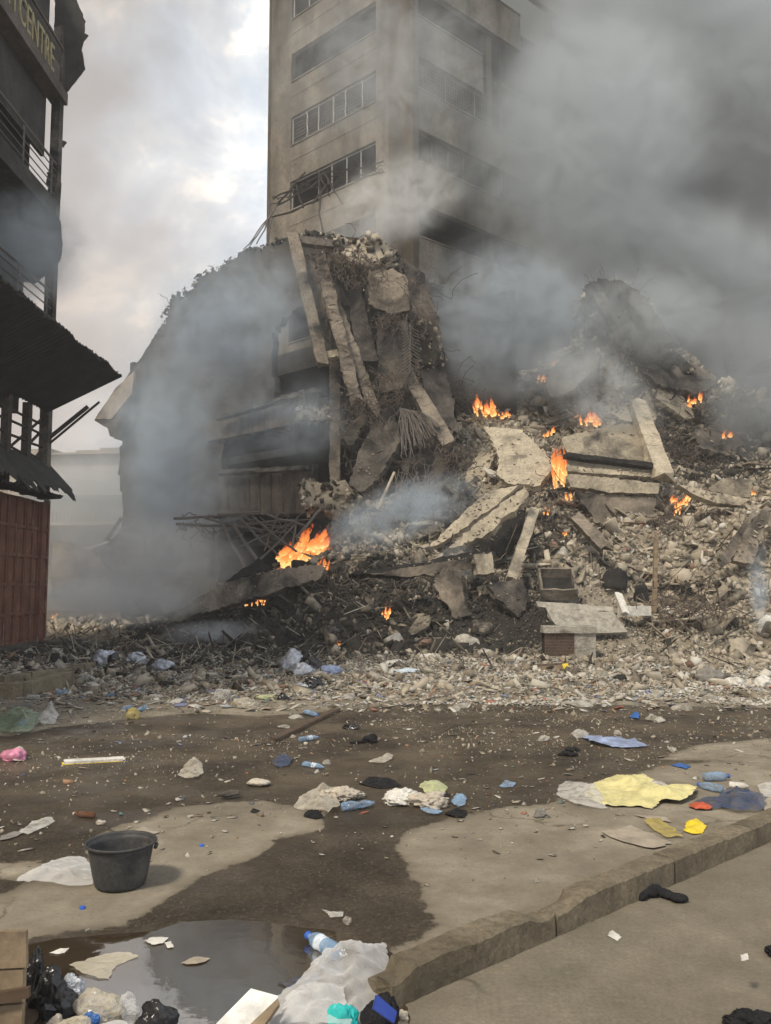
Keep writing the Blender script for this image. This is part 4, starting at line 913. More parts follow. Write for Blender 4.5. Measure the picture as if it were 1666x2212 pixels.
for i in range(40):
    s_ = Vector(at(rnd.uniform(845, 960), rnd.uniform(1000, 1040), 26.7)); e = s_ + Vector((rnd.gauss(0, .4), -.1, -rnd.uniform(.5, 1.8)))
    mb.tube([v - h0 for v in wire(s_, e, 0, .12, 7, rnd)], .011, 4)
o = link('rebar_fringe', mesh_np('rebar_fringe', mb.V, mb.F), M['steel']); o.location = h0; tag(o, 'fringe of wires hanging straight down under the blackened slab end', 'rebar')
beam('concrete_beam', (874, 802), (972, 965), 30, 'slanting tan beam running down to the right of the wire fan', 'halfburnt', 28.2, 26.6, .35, .03, group=G2_, rebar=6)
beam('steel_pipe', (852, 1020), (815, 1100), 5, 'thin pale pipe leaning at the foot of the steep slab', 'pale', 26.2, 25.8, .06, .004, 'pipe')
slab('concrete_slab', [(1003, 1043), (1012, 1012), (1055, 977), (1068, 987), (1041, 1037)], 'tilted tan block with bars crossing its lower corner', 'pale', (-.3, -1, .3), None, .35, .04, group=G2_, rebar=9)
slab('concrete_slab', [(958, 1047), (993, 1039), (991, 1074)], 'small three cornered pale slab under the blackened slab end', 'pale', (.1, -1, .2), None, .2, .03, group=G2_)
slab('concrete_slab', [(940, 925), (985, 965), (1000, 1020), (975, 985), (935, 950)], 'pale broken edge running down beside the slanting beam', 'pale', (.3, -1, .4), None, .3, .05, group=G2_, rebar=6)
tangle('rebar_tangle', (985, 990), 26.6, 50, 35, 45, 'wiry scrub of bars above the tilted tan block', .012, .5, 'tangles of reinforcement wire', seed=5)
# heap slabs
G3 = 'slabs lying on the rubble heap'
slab('concrete_slab', [(922, 1187), (1008, 1100), (1057, 1062), (1124, 1047), (1071, 1091), (951, 1175)], 'long pale slab ramping up the heap, the upper of two', 'pale', (-.25, -1, .8), None, .2, .03, group=G3, rebar=5, lift=.5)
slab('concrete_slab', [(955, 1192), (1134, 1048), (1142, 1074), (1057, 1146), (1000, 1180)], 'long cracked slab with torn lower edge under the ramping slab', 'pale', (-.3, -1, .45), 24.0, .3, .05, group=G3, rebar=8)
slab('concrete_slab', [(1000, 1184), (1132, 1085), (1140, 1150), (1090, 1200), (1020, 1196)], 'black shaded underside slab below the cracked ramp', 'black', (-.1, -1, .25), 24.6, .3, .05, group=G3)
beam('concrete_column', (1153, 1105), (1103, 1256), 21, 'pale square column leaning with its foot in black rubble', 'pale', 24.6, 22.4, .3, .012, 'column', group=G3, rebar=5)
slab('concrete_slab', [(752, 1238), (900, 1216), (1023, 1190), (1066, 1192), (1068, 1212), (1010, 1214), (862, 1244)], 'long flat slab with charred top lying level across the heap foot', 'black', (0, -1, .35), 22.0, .3, .03, group=G3, rebar=4)
slab('concrete_slab', [(800, 1240), (1030, 1204), (1034, 1226), (880, 1246)], 'pale underside strip of the long charred slab', 'halfburnt', (0, -1, -.05), 21.95, .3, .02, group=G3)
slab('concrete_block', [(1022, 1196), (1062, 1192), (1070, 1236), (1032, 1240)], 'bright broken stub on the end of the long charred slab', 'pale', (.1, -1, .1), 21.6, .5, .04, 'block', group=G3, rebar=5)
slab('concrete_block', [(934, 1262), (958, 1228), (992, 1236), (1016, 1326), (985, 1336), (950, 1290)], 'bent half black pillar stump propping the long charred slab', 'halfburnt', (-.2, -1, .2), None, .45, .05, 'block', group=G3)
slab('concrete_slab', [(1045, 922), (1124, 927), (1201, 1004), (1163, 1050), (1105, 1045), (1071, 1023), (1081, 990)], 'large pale rounded slab lying face up in the middle of the heap', 'pale', (-.05, -1, .9), None, .25, .04, group=G3, rebar=7, lift=.5)
slab('concrete_slab', [(1211, 945), (1280, 928), (1345, 915), (1408, 922), (1426, 1000), (1400, 1003), (1228, 985)], 'broad dusty slab tilted back above the long level beam', 'concrete', (.05, -1, 1.0), 27.6, .2, .03, group=G3, rebar=6)
beam('concrete_beam', (1222, 985), (1412, 1008), 11, 'thin charred beam edge along the front of the broad dusty slab', 'black', 26.9, 26.7, .3, .02, group=G3)
slab('concrete_slab', [(1226, 992), (1400, 1016), (1440, 1032), (1226, 1018)], 'pale tapering shelf under the thin charred beam', 'pale', (0, -1, .7), 26.6, .15, .02, group=G3)
slab('concrete_beam', [(1227, 1024), (1300, 1030), (1424, 1044), (1422, 1066), (1330, 1064), (1232, 1052)], 'long level pale beam with flaking lower edge, biggest on the heap', 'pale', (0, -1, .12), 26.0, .4, .03, 'beam', group=G3, rebar=14)
beam('concrete_beam', (1375, 872), (1432, 1030), 36, 'tall ridge beam running down the heap onto the level beams', 'pale', 30.5, 26.4, .4, .03, group=G3)
slab('concrete_slab', [(1244, 1064), (1418, 1076), (1405, 1149), (1345, 1146), (1288, 1128)], 'soot stained wall panel under the long level beam', 'halfburnt', (0, -1, .18), 25.9, .2, .03, group=G3, rebar=8)
beam('concrete_beam', (1242, 1118), (1306, 1184), 24, 'short stub beam sliding down left of the stained panel', 'halfburnt', 24.6, 23.6, .3, .03, group=G3)
slab('concrete_slab', [(1466, 1047), (1530, 1062), (1620, 1078), (1600, 1092), (1545, 1086), (1500, 1068)], 'white edged slab sticking out over a fire at the right', 'pale', (0, -1, .25), 25.6, .3, .02, group=G3, rebar=6)
slab('concrete_slab', [(1532, 1056), (1567, 1033), (1625, 1037), (1622, 1076), (1580, 1070)], 'upright tan panel behind the white edged slab', 'concrete', (0, -1, .1), 25.8, .15, .03, group=G3)
beam('concrete_plank', (1634, 1110), (1558, 1216), 19, 'flat plank of concrete leaning at the right edge, the outer one', 'halfburnt', 24.0, 22.0, .12, .02, 'beam', group=G3)
slab('concrete_slab', [(1655, 1092), (1666, 1100), (1640, 1180), (1625, 1215), (1588, 1212), (1610, 1150)], 'broad tapering slab beside the leaning concrete plank', 'halfburnt', (.1, -1, .4), 22.3, .2, .04, group=G3)
slab('concrete_slab', [(1180, 850), (1185, 800), (1230, 765), (1295, 760), (1290, 790), (1240, 840), (1200, 858)], 'dark tilted slab on the crest beside two small fires', 'charred', (-.4, -1, .6), 31.5, .5, .06, group=G3, rebar=8)
slab('concrete_slab', [(1440, 770), (1530, 800), (1552, 830), (1500, 850), (1420, 830), (1380, 790)], 'dark broken slab on the crest under thick smoke', 'charred', (.2, -1, .6), 33.0, .5, .08, group=G3, rebar=6)
beam('concrete_column', (1290, 640), (1350, 755), 24, 'slanting column half lost in smoke on the crest, left of a pair', 'charred', 32.5, 32.0, .4, .03, 'column', group=G3)
beam('concrete_column', (1360, 640), (1440, 750), 34, 'slanting column half lost in smoke on the crest, right of a pair', 'charred', 32.8, 32.3, .5, .05, 'column', group=G3)
slab('concrete_slab', [(1265, 615), (1310, 600), (1350, 612), (1365, 640), (1330, 690), (1290, 660)], 'wire crowned slab on top of the two smoky columns', 'black', (0, -1, .1), 32.4, .6, .08, group=G3, rebar=24, rl=.9)
lumpmass('rubble_stack', [(1255, 640), (1300, 605), (1350, 612), (1400, 650), (1450, 745), (1500, 800), (1440, 830), (1330, 840), (1240, 830), (1265, 740)], 33.4, 1.6, 'dark mass of crushed floors under the two smoky columns', .5, 700)
slab('concrete_slab', [(1330, 690), (1372, 650), (1440, 735), (1452, 760), (1410, 775)], 'steep slab sliding off the smoky crest to the right', 'charred', (.5, -1, .4), 32.6, .35, .05, group=G3, rebar=8)
slab('concrete_slab', [(1290, 870), (1330, 850), (1400, 850), (1420, 905), (1350, 910)], 'dusty slab high on the heap behind the broad dusty slab', 'concrete', (0, -1, .8), None, .3, .05, group=G3, rebar=4)
slab('concrete_slab', [(1420, 800), (1470, 850), (1510, 900), (1480, 905), (1420, 860)], 'pale shoulder slab running down from the smoky crest', 'pale', (.3, -1, .7), None, .3, .05, group=G3, rebar=4)
slab('concrete_slab', [(1500, 930), (1560, 915), (1620, 950), (1570, 985), (1510, 965)], 'dark slab lying on the right shoulder of the heap', 'charred', (.1, -1, .7), None, .3, .05, group=G3, rebar=6)
slab('concrete_block', [(1212, 1170), (1252, 1175), (1248, 1200), (1215, 1195)], 'grey cube of concrete beside a small fire', 'concrete', (0, -1, .2), None, .4, .03, 'block', group=G3) if 0 else None
slab('concrete_slab', [(1056, 1262), (1130, 1250), (1142, 1300), (1120, 1335), (1075, 1290)], 'dark tipped slab beside the foot of the leaning column', 'charred', (.3, -1, .4), None, .2, .03, group=G3, rebar=4)
slab('concrete_slab', [(1030, 1268), (1048, 1262), (1060, 1282), (1038, 1286)], 'small clean pale slab corner under the bright stub', 'pale', (0, -1, .5), None, .15, .02, group=G3)
slab('concrete_slab', [(500, 1255), (600, 1230), (663, 1220), (703, 1226), (690, 1250), (600, 1275), (480, 1312), (355, 1350), (390, 1315), (440, 1285)], 'long curved brownish slab in the low tongue of rubble below the big fire', 'halfburnt', (-.12, -1, .35), 25.2, .35, .04, group=G3)
slab('charred_board', [(488, 1256), (558, 1206), (590, 1228), (540, 1242)], 'black three cornered board on the curved brownish slab', 'black', (-.1, -1, .3), 25.0, .05, .02, 'board')
slab('concrete_slab', [(880, 1362), (905, 1330), (930, 1328), (925, 1350), (890, 1372)], 'grey pointed slab among black rubble near a small flame', 'concrete', (-.3, -1, .5), None, .2, .03, group=G3)
slab('concrete_slab', [(800, 1110), (850, 1100), (880, 1120), (840, 1128)], 'dusty slab half buried left of the ramping slabs', 'concrete', (0, -1, 1), None, .2, .04, group=G3)
for k_, (cp_, rx_, ry_, n_, lb) in enumerate([((1440, 985), 45, 35, 60, 'dark nest of wires on top of the level beams'), ((1215, 1040), 25, 40, 30, 'bars bent round the tall fire'), ((1440, 1150), 25, 30, 45, 'black burnt bundle of wires beside the stained panel'),
        ((1500, 1010), 60, 25, 50, 'long loose cables trailing right of the nest'), ((1480, 1340), 50, 45, 60, 'dark roots of wire in the rubble behind the upright post'), ((1570, 900), 60, 40, 40, 'thin bars scattered over the right shoulder of the heap'),
        ((1180, 1130), 25, 40, 30, 'wires between the leaning column and the fire'), ((720, 1270), 30, 45, 24, 'crooked black wires above the small flame pair'), ((860, 1310), 60, 35, 30, 'thin bent rods on the black foot of the heap'), ((1650, 1300), 25, 25, 22, 'spoked bundle of bars at the right edge')]):
    tangle('rebar_tangle', cp_, None, rx_, ry_, n_, lb, .012, .6, 'tangles of reinforcement wire', seed=k_ * 31 + 3, drop=.1, length=1.8)
# truss at the foot of the shell
TR = empty('collapsed_truss', at(500, 1150, 27.5), 'pale twisted steel truss fallen at the foot of the burnt shell', 'truss'); mb = MB()
for a, b2, r_ in [((375, 1120), (560, 1105), .05), ((380, 1132), (640, 1128), .05), ((480, 1130), (530, 1225), .06), ((500, 1125), (560, 1215), .06), ((520, 1120), (600, 1200), .04), ((545, 1115), (640, 1190), .04), ((440, 1118), (620, 1150), .04), ((560, 1210), (640, 1130), .04),
                 ((600, 1110), (570, 1190), .03), ((520, 1180), (620, 1130), .03), ((470, 1112), (520, 1110), .07), ((640, 1160), (700, 1090), .05), ((630, 1185), (640, 1120), .04), ((575, 1110), (660, 1135), .04)]: tl(a, b2, 27.3, r_, .04, mb)
mb.build('truss_bar', M['steel'], TR)
mb = MB()
for _ in range(40): x_ = rnd.uniform(390, 650); y_ = rnd.uniform(1110, 1150); tl((x_, y_), (x_ + rnd.gauss(10, 40), y_ + rnd.gauss(10, 20)), 27.4, .018, .3, mb)
mb.build('wire', M['steel'], TR)
# far left debris in the smoke
slab('tilted_plate', [(112, 1175), (140, 1168), (215, 1200), (240, 1240), (110, 1290)], 'grey plate standing askew in smoke behind the red doors', 'halfburnt', (-.2, -1, .3), 33.0, .2, .04, 'slab')
slab('tilted_plate', [(175, 1205), (262, 1150), (330, 1120), (420, 1150), (430, 1290), (250, 1310)], 'dark leaning sheet at the foot of the burnt shell', 'black', (.2, -1, .5), 35.0, .2, .08, 'slab', rebar=10)
beam('fallen_post', (180, 1240), (262, 1120), 6, 'thin post leaning on the shell corner', 'timber', 35.5, 36, .1, .01, 'post'); beam('fallen_post', (150, 1200), (235, 1170), 5, 'light rail lying across the dark leaning sheet', 'steelpale', 34.5, 35, .1, .01, 'post')
slab('concrete_block', [(332, 1262), (338, 1244), (400, 1240), (470, 1250), (468, 1318), (352, 1322), (345, 1280)], 'long pale block under smoke beside the burnt shell', 'pale', (0, -1, .2), 27.6, .8, .07, 'block')

# ================================================================== far right frame in smoke
FR = empty('ruined_building', at(1620, 1000, 36.8), 'pale broken concrete frame standing far right in the smoke', 'building')
for a, b2, w_ in [((1585, 640), (1588, 1000), 34), ((1666, 620), (1570, 650), 20), ((1666, 790), (1590, 800), 16), ((1720, 600), (1722, 1000), 34), ((1820, 600), (1640, 625), 20)]: beam('frame_member', a, b2, w_, None, 'halfburnt', 36.8, 37.0, .5, .04, parent=FR)
# ================================================================== far background block (left)
bg0 = at(60, 1200, 58); bg0[2] = 0; bd = np.array([.97, -.1]); bd /= np.linalg.norm(bd); bn = np.array([-.1, -.97]); bn /= np.linalg.norm(bn)
BB = empty('balcony_block', bg0, 'pale two storey block with long balconies fading into haze behind the red doors', 'building')
def zof(py, Y=58): return at(200, py, Y)[2]
w = MB(); w.box(boxf(bg0, bd, bn, -14, 14, zof(1075), zof(985), -6, 0)); w.box(boxf(bg0, bd, bn, -14, 14, 0, zof(1080), -6, -1.6)); w.build('wall', M['farwall'], BB)
for py in (1062, 1125):
    w = MB(); w.box(boxf(bg0, bd, bn, -14, 14, zof(py + 12), zof(py + 5), -1.6, .9)); w.build('balcony_slab', M['farwall'], BB)
    w = MB()
    for s in np.arange(-14, 14, .28): w.box(boxf(bg0, bd, bn, s, s + .09, zof(py + 5), zof(py - 18), .75, .84))
    w.box(boxf(bg0, bd, bn, -14, 14, zof(py - 18), zof(py - 21), .7, .88)); w.build('railing', M['farwall'], BB)
w = MB()
for i in range(16): w.box(boxf(bg0, bd, bn, -14 + i * 1.75, -14 + i * 1.75 + 1.75, zof(985), zof(985) + .12 + .14 * (i % 3), -6.5, .5))
w.build('roof', M['farwall'], BB)

# ================================================================== left building
LX = -9.1
LP = lambda px, py, off=0.0: onplane(px, py, (LX + off, 0, 0), (1, 0, 0))
YE = LP(92, 1380)[1]; print('left corner Y', YE)
zc = lambda px, py: at(px, py, YE)[2]
LB = empty('burnt_shophouse', (LX, YE, 0), 'charred shophouse with balconies and red brown folding doors at the left edge', 'building')
zb, zt = 0.32, zc(100, 1088)
# folding door leaves: frame plus recessed panels, every leaf a part
nleaf = 0; Yd = YE; leafw = .46
while Yd > 8:
    y1, y0 = Yd, Yd - leafw + .012; fr_ = MB(); st = .055
    nleaf += 1; fo = .02 * math.sin(nleaf * 2.1) + (.03 if nleaf % 2 else 0); dy0 = zb + .02 * math.sin(nleaf * 3)
    rowsz = np.linspace(dy0, zt, 6)
    for a, b2 in ((y0, y0 + st), (y1 - st, y1)): fr_.box([np.array([LX + x_ + fo, yy, zz]) for yy in (a, b2) for x_ in (-.05, 0.025) for zz in (dy0, zt)])
    for zz in rowsz: fr_.box([np.array([LX + x_ + fo, yy, z_]) for yy in (y0 + st, y1 - st) for x_ in (-.05, .02) for z_ in (max(dy0, zz - .04), min(zt, zz + .04))])
    lf = fr_.build('door_leaf', M['door'], LB)
    pn = MB()
    for i in range(5): pn.box([np.array([LX + x_ + fo, yy, z_]) for yy in (y0 + st + .035, y1 - st - .035) for x_ in (-.045, -.005) for z_ in (rowsz[i] + .075, rowsz[i + 1] - .075)])
    pn.box([np.array([LX + x_ + fo, yy, z_]) for yy in (y0 + st, y1 - st) for x_ in (-.05, -.03) for z_ in (dy0 + .04, zt - .04)])
    o = pn.build('door_panel', M['door'], lf); o.matrix_parent_inverse = Matrix.Identity(4); Yd -= leafw
w = MB(); w.box([np.array([x_, y_, z_]) for y_ in (YE - .002, YE + .14) for x_ in (LX - .1, LX + .03) for z_ in (0.1, zt + .1)]); w.build('door_post', M['wood'], LB)
w = MB(); w.box([np.array([x_, y_, z_]) for y_ in (5, YE + .3) for x_ in (LX - 6, LX + .12) for z_ in (0, .26)]); w.box([np.array([x_, y_, z_]) for y_ in (YE - .6, YE + .9) for x_ in (LX + .14, LX + .9) for z_ in (0, .30)]); w.build('plinth', M['charred'], LB)
# corner column and floors
zf = {'can': zc(110, 900), 'f2': zc(105, 690), 'f2s': zc(105, 735), 'f3': zc(105, 442), 'f3b': zc(105, 480), 'sg0': zc(128, 226), 'sg1': zc(118, 118)}
w = MB()
w.box([np.array([x_, y_, z_]) for y_ in (YE - .28, YE - .02) for x_ in (LX - .18, LX + .06) for z_ in (zt + .1, 19)]); w.build('column', M['charred'], LB)
w = MB(); w.box([np.array([x_, y_, z_]) for y_ in (YE - 1.35, YE - 1.15) for x_ in (LX - .18, LX) for z_ in (zt + .1, zf['can'] + .1)])
w.box([np.array([x_, y_, z_]) for y_ in (YE - 2.5, YE - 2.3) for x_ in (LX - .18, LX) for z_ in (zt + .1, zf['can'] + .1)]); w.build('column', M['timber'], LB)
w = MB()
for z0, z1, y_e in ((zf['f2s'] - .9, zf['f2s'] - .5, YE), (zf['f3b'], zf['f3'], YE), (16.2, 16.6, YE)): w.box([np.array([x_, y_, z_]) for y_ in (5, y_e) for x_ in (LX - 7, LX + .03) for z_ in (z0, z1)])
w.build('floor_slab', M['oldconcrete'], LB)
w = MB(); w.box([np.array([x_, y_, z_]) for y_ in (5, YE - .35) for x_ in (LX - .85, LX - .7) for z_ in (zf['f3b'], 19)]); w.box([np.array([x_, y_, z_]) for y_ in (5, YE - .6) for x_ in (LX - 6, LX - 5.8) for z_ in (0, 5.4)]); w.box([np.array([x_, y_, z_]) for y_ in (5, YE - .4) for x_ in (LX - .85, LX - .7) for z_ in (zf['can'], zf['f3b'] - .01)]); w.build('inner_wall', M['interior'], LB)
w = MB(); w.box([np.array([x_, y_, z_]) for y_ in (5, YE - .3) for x_ in (LX - .42, LX - .32) for z_ in (zc(105, 350), zf['sg0'] + .3)]); w.box([np.array([x_, y_, z_]) for y_ in (5, YE - .3) for x_ in (LX - .42, LX - .32) for z_ in (zf['sg1'] + .1, 19)]); w.build('inner_wall', M['oldconcrete'], LB)
# slats under the big canopy
w = MB()
for i, z_ in enumerate(np.linspace(zt + .55, zf['can'] - .25, 6)):
    for y0, y1 in ((YE - 1.2, YE - .25), (YE - 2.3, YE - 1.3), (YE - 4, YE - 2.5)): w.tube([(LX - .08, y0, z_ + .03 * math.sin(i * 3 + y0)), (LX - .08, y1, z_ - .03 + .05 * math.sin(i * 5))], .035, 4)
for a, b2 in [((YE - 3.4, zt + .3), (YE - .2, zf['can'] - .1)), ((YE - 2.6, zt + .3), (YE - .3, zf['can'] - .5)), ((YE - 1.6, zt + .2), (YE - .1, zf['can'] - .9))]: w.tube([(LX - .25, a[0], a[1]), (LX - .15, b2[0], b2[1])], .05, 4)
w.build('timber_slat', M['timber'], LB)
# struts under the canopy
for a, b2 in (((107, 945), (190, 878)), ((107, 958), (215, 868))):
    p_, q_ = at(*a, YE - .1), at(*b2, YE - .1); MB().tube([p_, q_], .06 if a[1] < 950 else .035, 5).build('strut', M['timber'], LB)
# corrugated canopies running along the front
def corr(xz_in, xz_out, y0, y1, name, ragin=.0, ragout=.1, parent=LB, amp=.035, pitch=.17, seed=0, mat='sheet', th=.03):
    n = int((y1 - y0) / pitch * 4); m_ = 8; V, Fc = [], []; r_ = random.Random(seed); rag = 0
    for i in range(n + 1):
        y = y0 + (y1 - y0) * i / n; wv_ = amp * math.sin(i * math.pi / 2)
        if i % 5 == 0: rag = r_.uniform(-ragout, ragout)
        sag_ = .12 * noise.noise(Vector((y * .7, seed, 0)))
        for j in range(m_ + 1):
            t = j / m_ * (1 + rag * (j == m_)); V.append((xz_in[0] + (xz_out[0] - xz_in[0]) * t, y, xz_in[1] + (xz_out[1] - xz_in[1]) * t + wv_ + sag_ * t))
    k = len(V); V += [(a, b2, c2 + th) for a, b2, c2 in V]
    for i in range(n):
        for j in range(m_):
            a, b2, c2, d2 = i * (m_ + 1) + j, i * (m_ + 1) + j + 1, (i + 1) * (m_ + 1) + j + 1, (i + 1) * (m_ + 1) + j
            Fc.append((a, b2, c2, d2)); Fc.append((a + k, d2 + k, c2 + k, b2 + k))
    for j in range(m_): a = j; Fc.append((a, a + k, a + 1 + k, a + 1)); a = n * (m_ + 1) + j; Fc.append((a, a + 1, a + 1 + k, a + k))
    for i in range(n): a = i * (m_ + 1) + m_; b2 = a + m_ + 1; Fc.append((a, a + k, b2 + k, b2))
    return MB().add(V, Fc).build(name, M[mat], parent)
pe = at(262, 812, YE - .3); corr((LX + .05, zf['can'] + .05), (pe[0], pe[2]), 5, YE - .3, 'canopy', seed=1, ragout=.02, amp=.02)
corr((LX + .05, zf['can'] + .55), (pe[0] - .1, pe[2] + .08), 5, YE - .3, 'canopy', seed=8, ragout=.02, amp=.02)
pe2 = at(162, 1070, YE); corr((LX - .1, zc(105, 1000)), (pe2[0], pe2[2]), 5, YE + .1, 'awning', seed=2, ragout=.22, mat='sheet'); corr((LX + .0, zt + .12), (pe2[0] - .25, pe2[2] - .10), 5, YE - .1, 'awning', seed=4, ragout=.1)
# railings
def railing(ztop, zbot, nr_, xo=.02):
    w = MB(); w.tube([(LX + xo, 5, ztop), (LX + xo, YE - .15, ztop)], .035, 5)
    for z_ in np.linspace(zbot, ztop - .2, nr_): w.tube([(LX + xo, 5, z_), (LX + xo, YE - .15, z_)], .022, 4)
    for y_ in np.arange(6, YE, 1.75): w.tube([(LX + xo, y_, zbot - .1), (LX + xo, y_, ztop)], .03, 4)
    w.build('railing', M['steel'], LB)
railing(zc(105, 366), zc(105, 432), 4); railing(zc(105, 640), zc(105, 712), 4)
# fascia with its sign band
w = MB(); w.box([np.array([x_, y_, z_]) for y_ in (5, YE - .02) for x_ in (LX - .2, LX + .02) for z_ in (zf['sg0'] + .35, zf['sg1'])])
w.box([np.array([x_, y_, z_]) for y_ in (5, YE + .05) for x_ in (LX - .3, LX + .14) for z_ in (zf['sg0'], zf['sg0'] + .34)]); w.box([np.array([x_, y_, z_]) for y_ in (5, YE) for x_ in (LX - .3, LX + .07) for z_ in (zf['sg1'], zf['sg1'] + .08)]); w.build('fascia', M['fascia'], LB)
cu = bpy.data.curves.new('sign_letters', 'FONT'); cu.body = 'CH CENTRE'; cu.size = 1.0; cu.extrude = .02; cu.space_character = 1.0
to = bpy.data.objects.new('sign_letters', cu); COL.objects.link(to); bpy.context.view_layer.update()
tw_, th_ = to.dimensions.x, to.dimensions.y
me = bpy.data.meshes.new_from_object(to.evaluated_get(bpy.context.evaluated_depsgraph_get())); bpy.data.objects.remove(to)
yR = LP(111, 165)[1]; yL = LP(-6, 0)[1]; zS0 = zf['sg0'] + .46; hS = (zf['sg1'] - zf['sg0'] - .35) * .66
for v in me.vertices:
    x_, y_, z_ = v.co; v.co = Vector((LX + .04 + z_, yL + x_ / tw_ * (yR - yL), zS0 + y_ / th_ * hS))
o = link('sign_letters', me, M['signletters'], LB)
# torn canopies seen beyond the corner
slab('torn_canopy', [(118, -60), (150, -40), (166, 0), (184, 44), (182, 70), (190, 75), (174, 98), (184, 148), (131, 213), (118, 190)], None, 'sheet', (.1, -1, -.2), YE + .1, .06, .012, parent=LB)
slab('torn_canopy', [(60, 455), (119, 462), (130, 476), (134, 525), (131, 557), (117, 579), (73, 613), (20, 600)], None, 'sheet', (.1, -1, -.2), YE - .5, .06, .012, parent=LB)
beam('bracket', (118, 305), (140, 312), 12, None, 'charred', YE, YE, .1, .01, parent=LB)
slab('hanging_plaster', [(100, 372), (112, 368), (122, 385), (121, 410), (118, 440), (104, 445)], None, 'charred', (0, -1, 0), YE - .35, .3, .04, parent=LB)
# left kerb stones
kp = [(-30, 1512), (60, 1492), (66, 1496), (150, 1462), (150, 1446), (185, 1440), (215, 1425)]
G5 = 'kerb stones round the shophouse plot'
for i, (a, b2, lb) in enumerate([((-60, 1510), (52, 1508), 'big squared kerb stone at the left edge'), ((55, 1508), (150, 1478), 'long dirty kerb stone with litter against it'), ((0, 1482), (60, 1474), 'low rear kerb stone behind the big squared one'), ((62, 1472), (148, 1462), 'dark stained kerb stone curving to the rubble'), ((150, 1461), (172, 1455), 'first pale kerb stone on the curve'), ((173, 1455), (196, 1448), 'second pale kerb stone on the curve')]):
    p_, q_ = gnd(*a), gnd(*b2); L_ = float(np.linalg.norm(q_ - p_)); V, Fc = ragged_box(L_ - .02, .2, .24 if i < 2 else .17, .06, .008, i + 50)
    o = link('kerb', mesh_np('kerb', xf(V, (0, 0, 0), math.atan2(q_[1] - p_[1], q_[0] - p_[0])), Fc), M['kerb']); o.location = p_; tag(o, lb, 'kerb', G5, 'thing')

# ================================================================== things on the ground
from mathutils.geometry import delaunay_2d_cdt
SEED[0] -= 2
def dep(p): return math.atan2(CAMZ - p[2], math.hypot(p[0], p[1]))
def gh(p): return float(hgt(p[0], p[1])) if p[1] > 13.2 else 0.004
def base_at(px, py):
    p = hit(px, py) if py < 1520 else gnd(px, py); p = np.array(p); p[2] = gh(p); return Vector(p)
def lump(name, px, py, wpx, hpx, label, mat, cat, group=None, seed=None, ridge=0.5, parent=None, lift=0.0, sub=4, flat=None):
    """crumpled bag or cloth: px, py = middle of its foot in the picture"""
    SEED[0] += 1; sd_ = seed if seed is not None else SEED[0]; wpx = wpx * .88; hpx = hpx * .85; c0 = base_at(px, py - hpx * 0.12); W_ = wpx * c0.y / F; D_ = W_ * 0.62
    th = dep(c0); H_ = max(hpx * c0.y / F - D_ * math.sin(th) * .8, 0.16 * W_) if flat is None else flat * W_
    bm = bmesh.new(); bmesh.ops.create_icosphere(bm, subdivisions=sub, radius=1.0); off = Vector((sd_ * 3.1, sd_ * 1.7, 0))
    for v in bm.verts:
        d = v.co.normalized(); n1_ = noise.noise(d * 1.1 + off); n2_ = 1 - abs(noise.noise(d * 2.6 + off * 2)) * 2; n3_ = 1 - abs(noise.noise(d * 5.5 + off * 3)) * 2
        n4_ = noise.noise(d * 12 + off)
        r_ = 0.80 + .45 * n1_ + ridge * (.22 * n2_ + .13 * n3_) + .035 * n4_
        q = d * r_; z = q.z
        if z < -0.25: z = -0.25 + (z + 0.25) * 0.05
        v.co = Vector((q.x * W_ / 2, q.y * D_ / 2, (z + 0.27) * H_ * .85 + lift))
    me = bpy.data.meshes.new(name); bm.to_mesh(me); bm.free()
    o = link(name, me, M[mat])
    if parent is None: o.location = c0; tag(o, label, cat, group); o.rotation_euler.z = random.Random(sd_).uniform(-.4, .4)
    else: o.parent = parent; o.location = c0 - Vector(parent.location)
    for p_ in me.polygons: p_.use_smooth = True
    return o
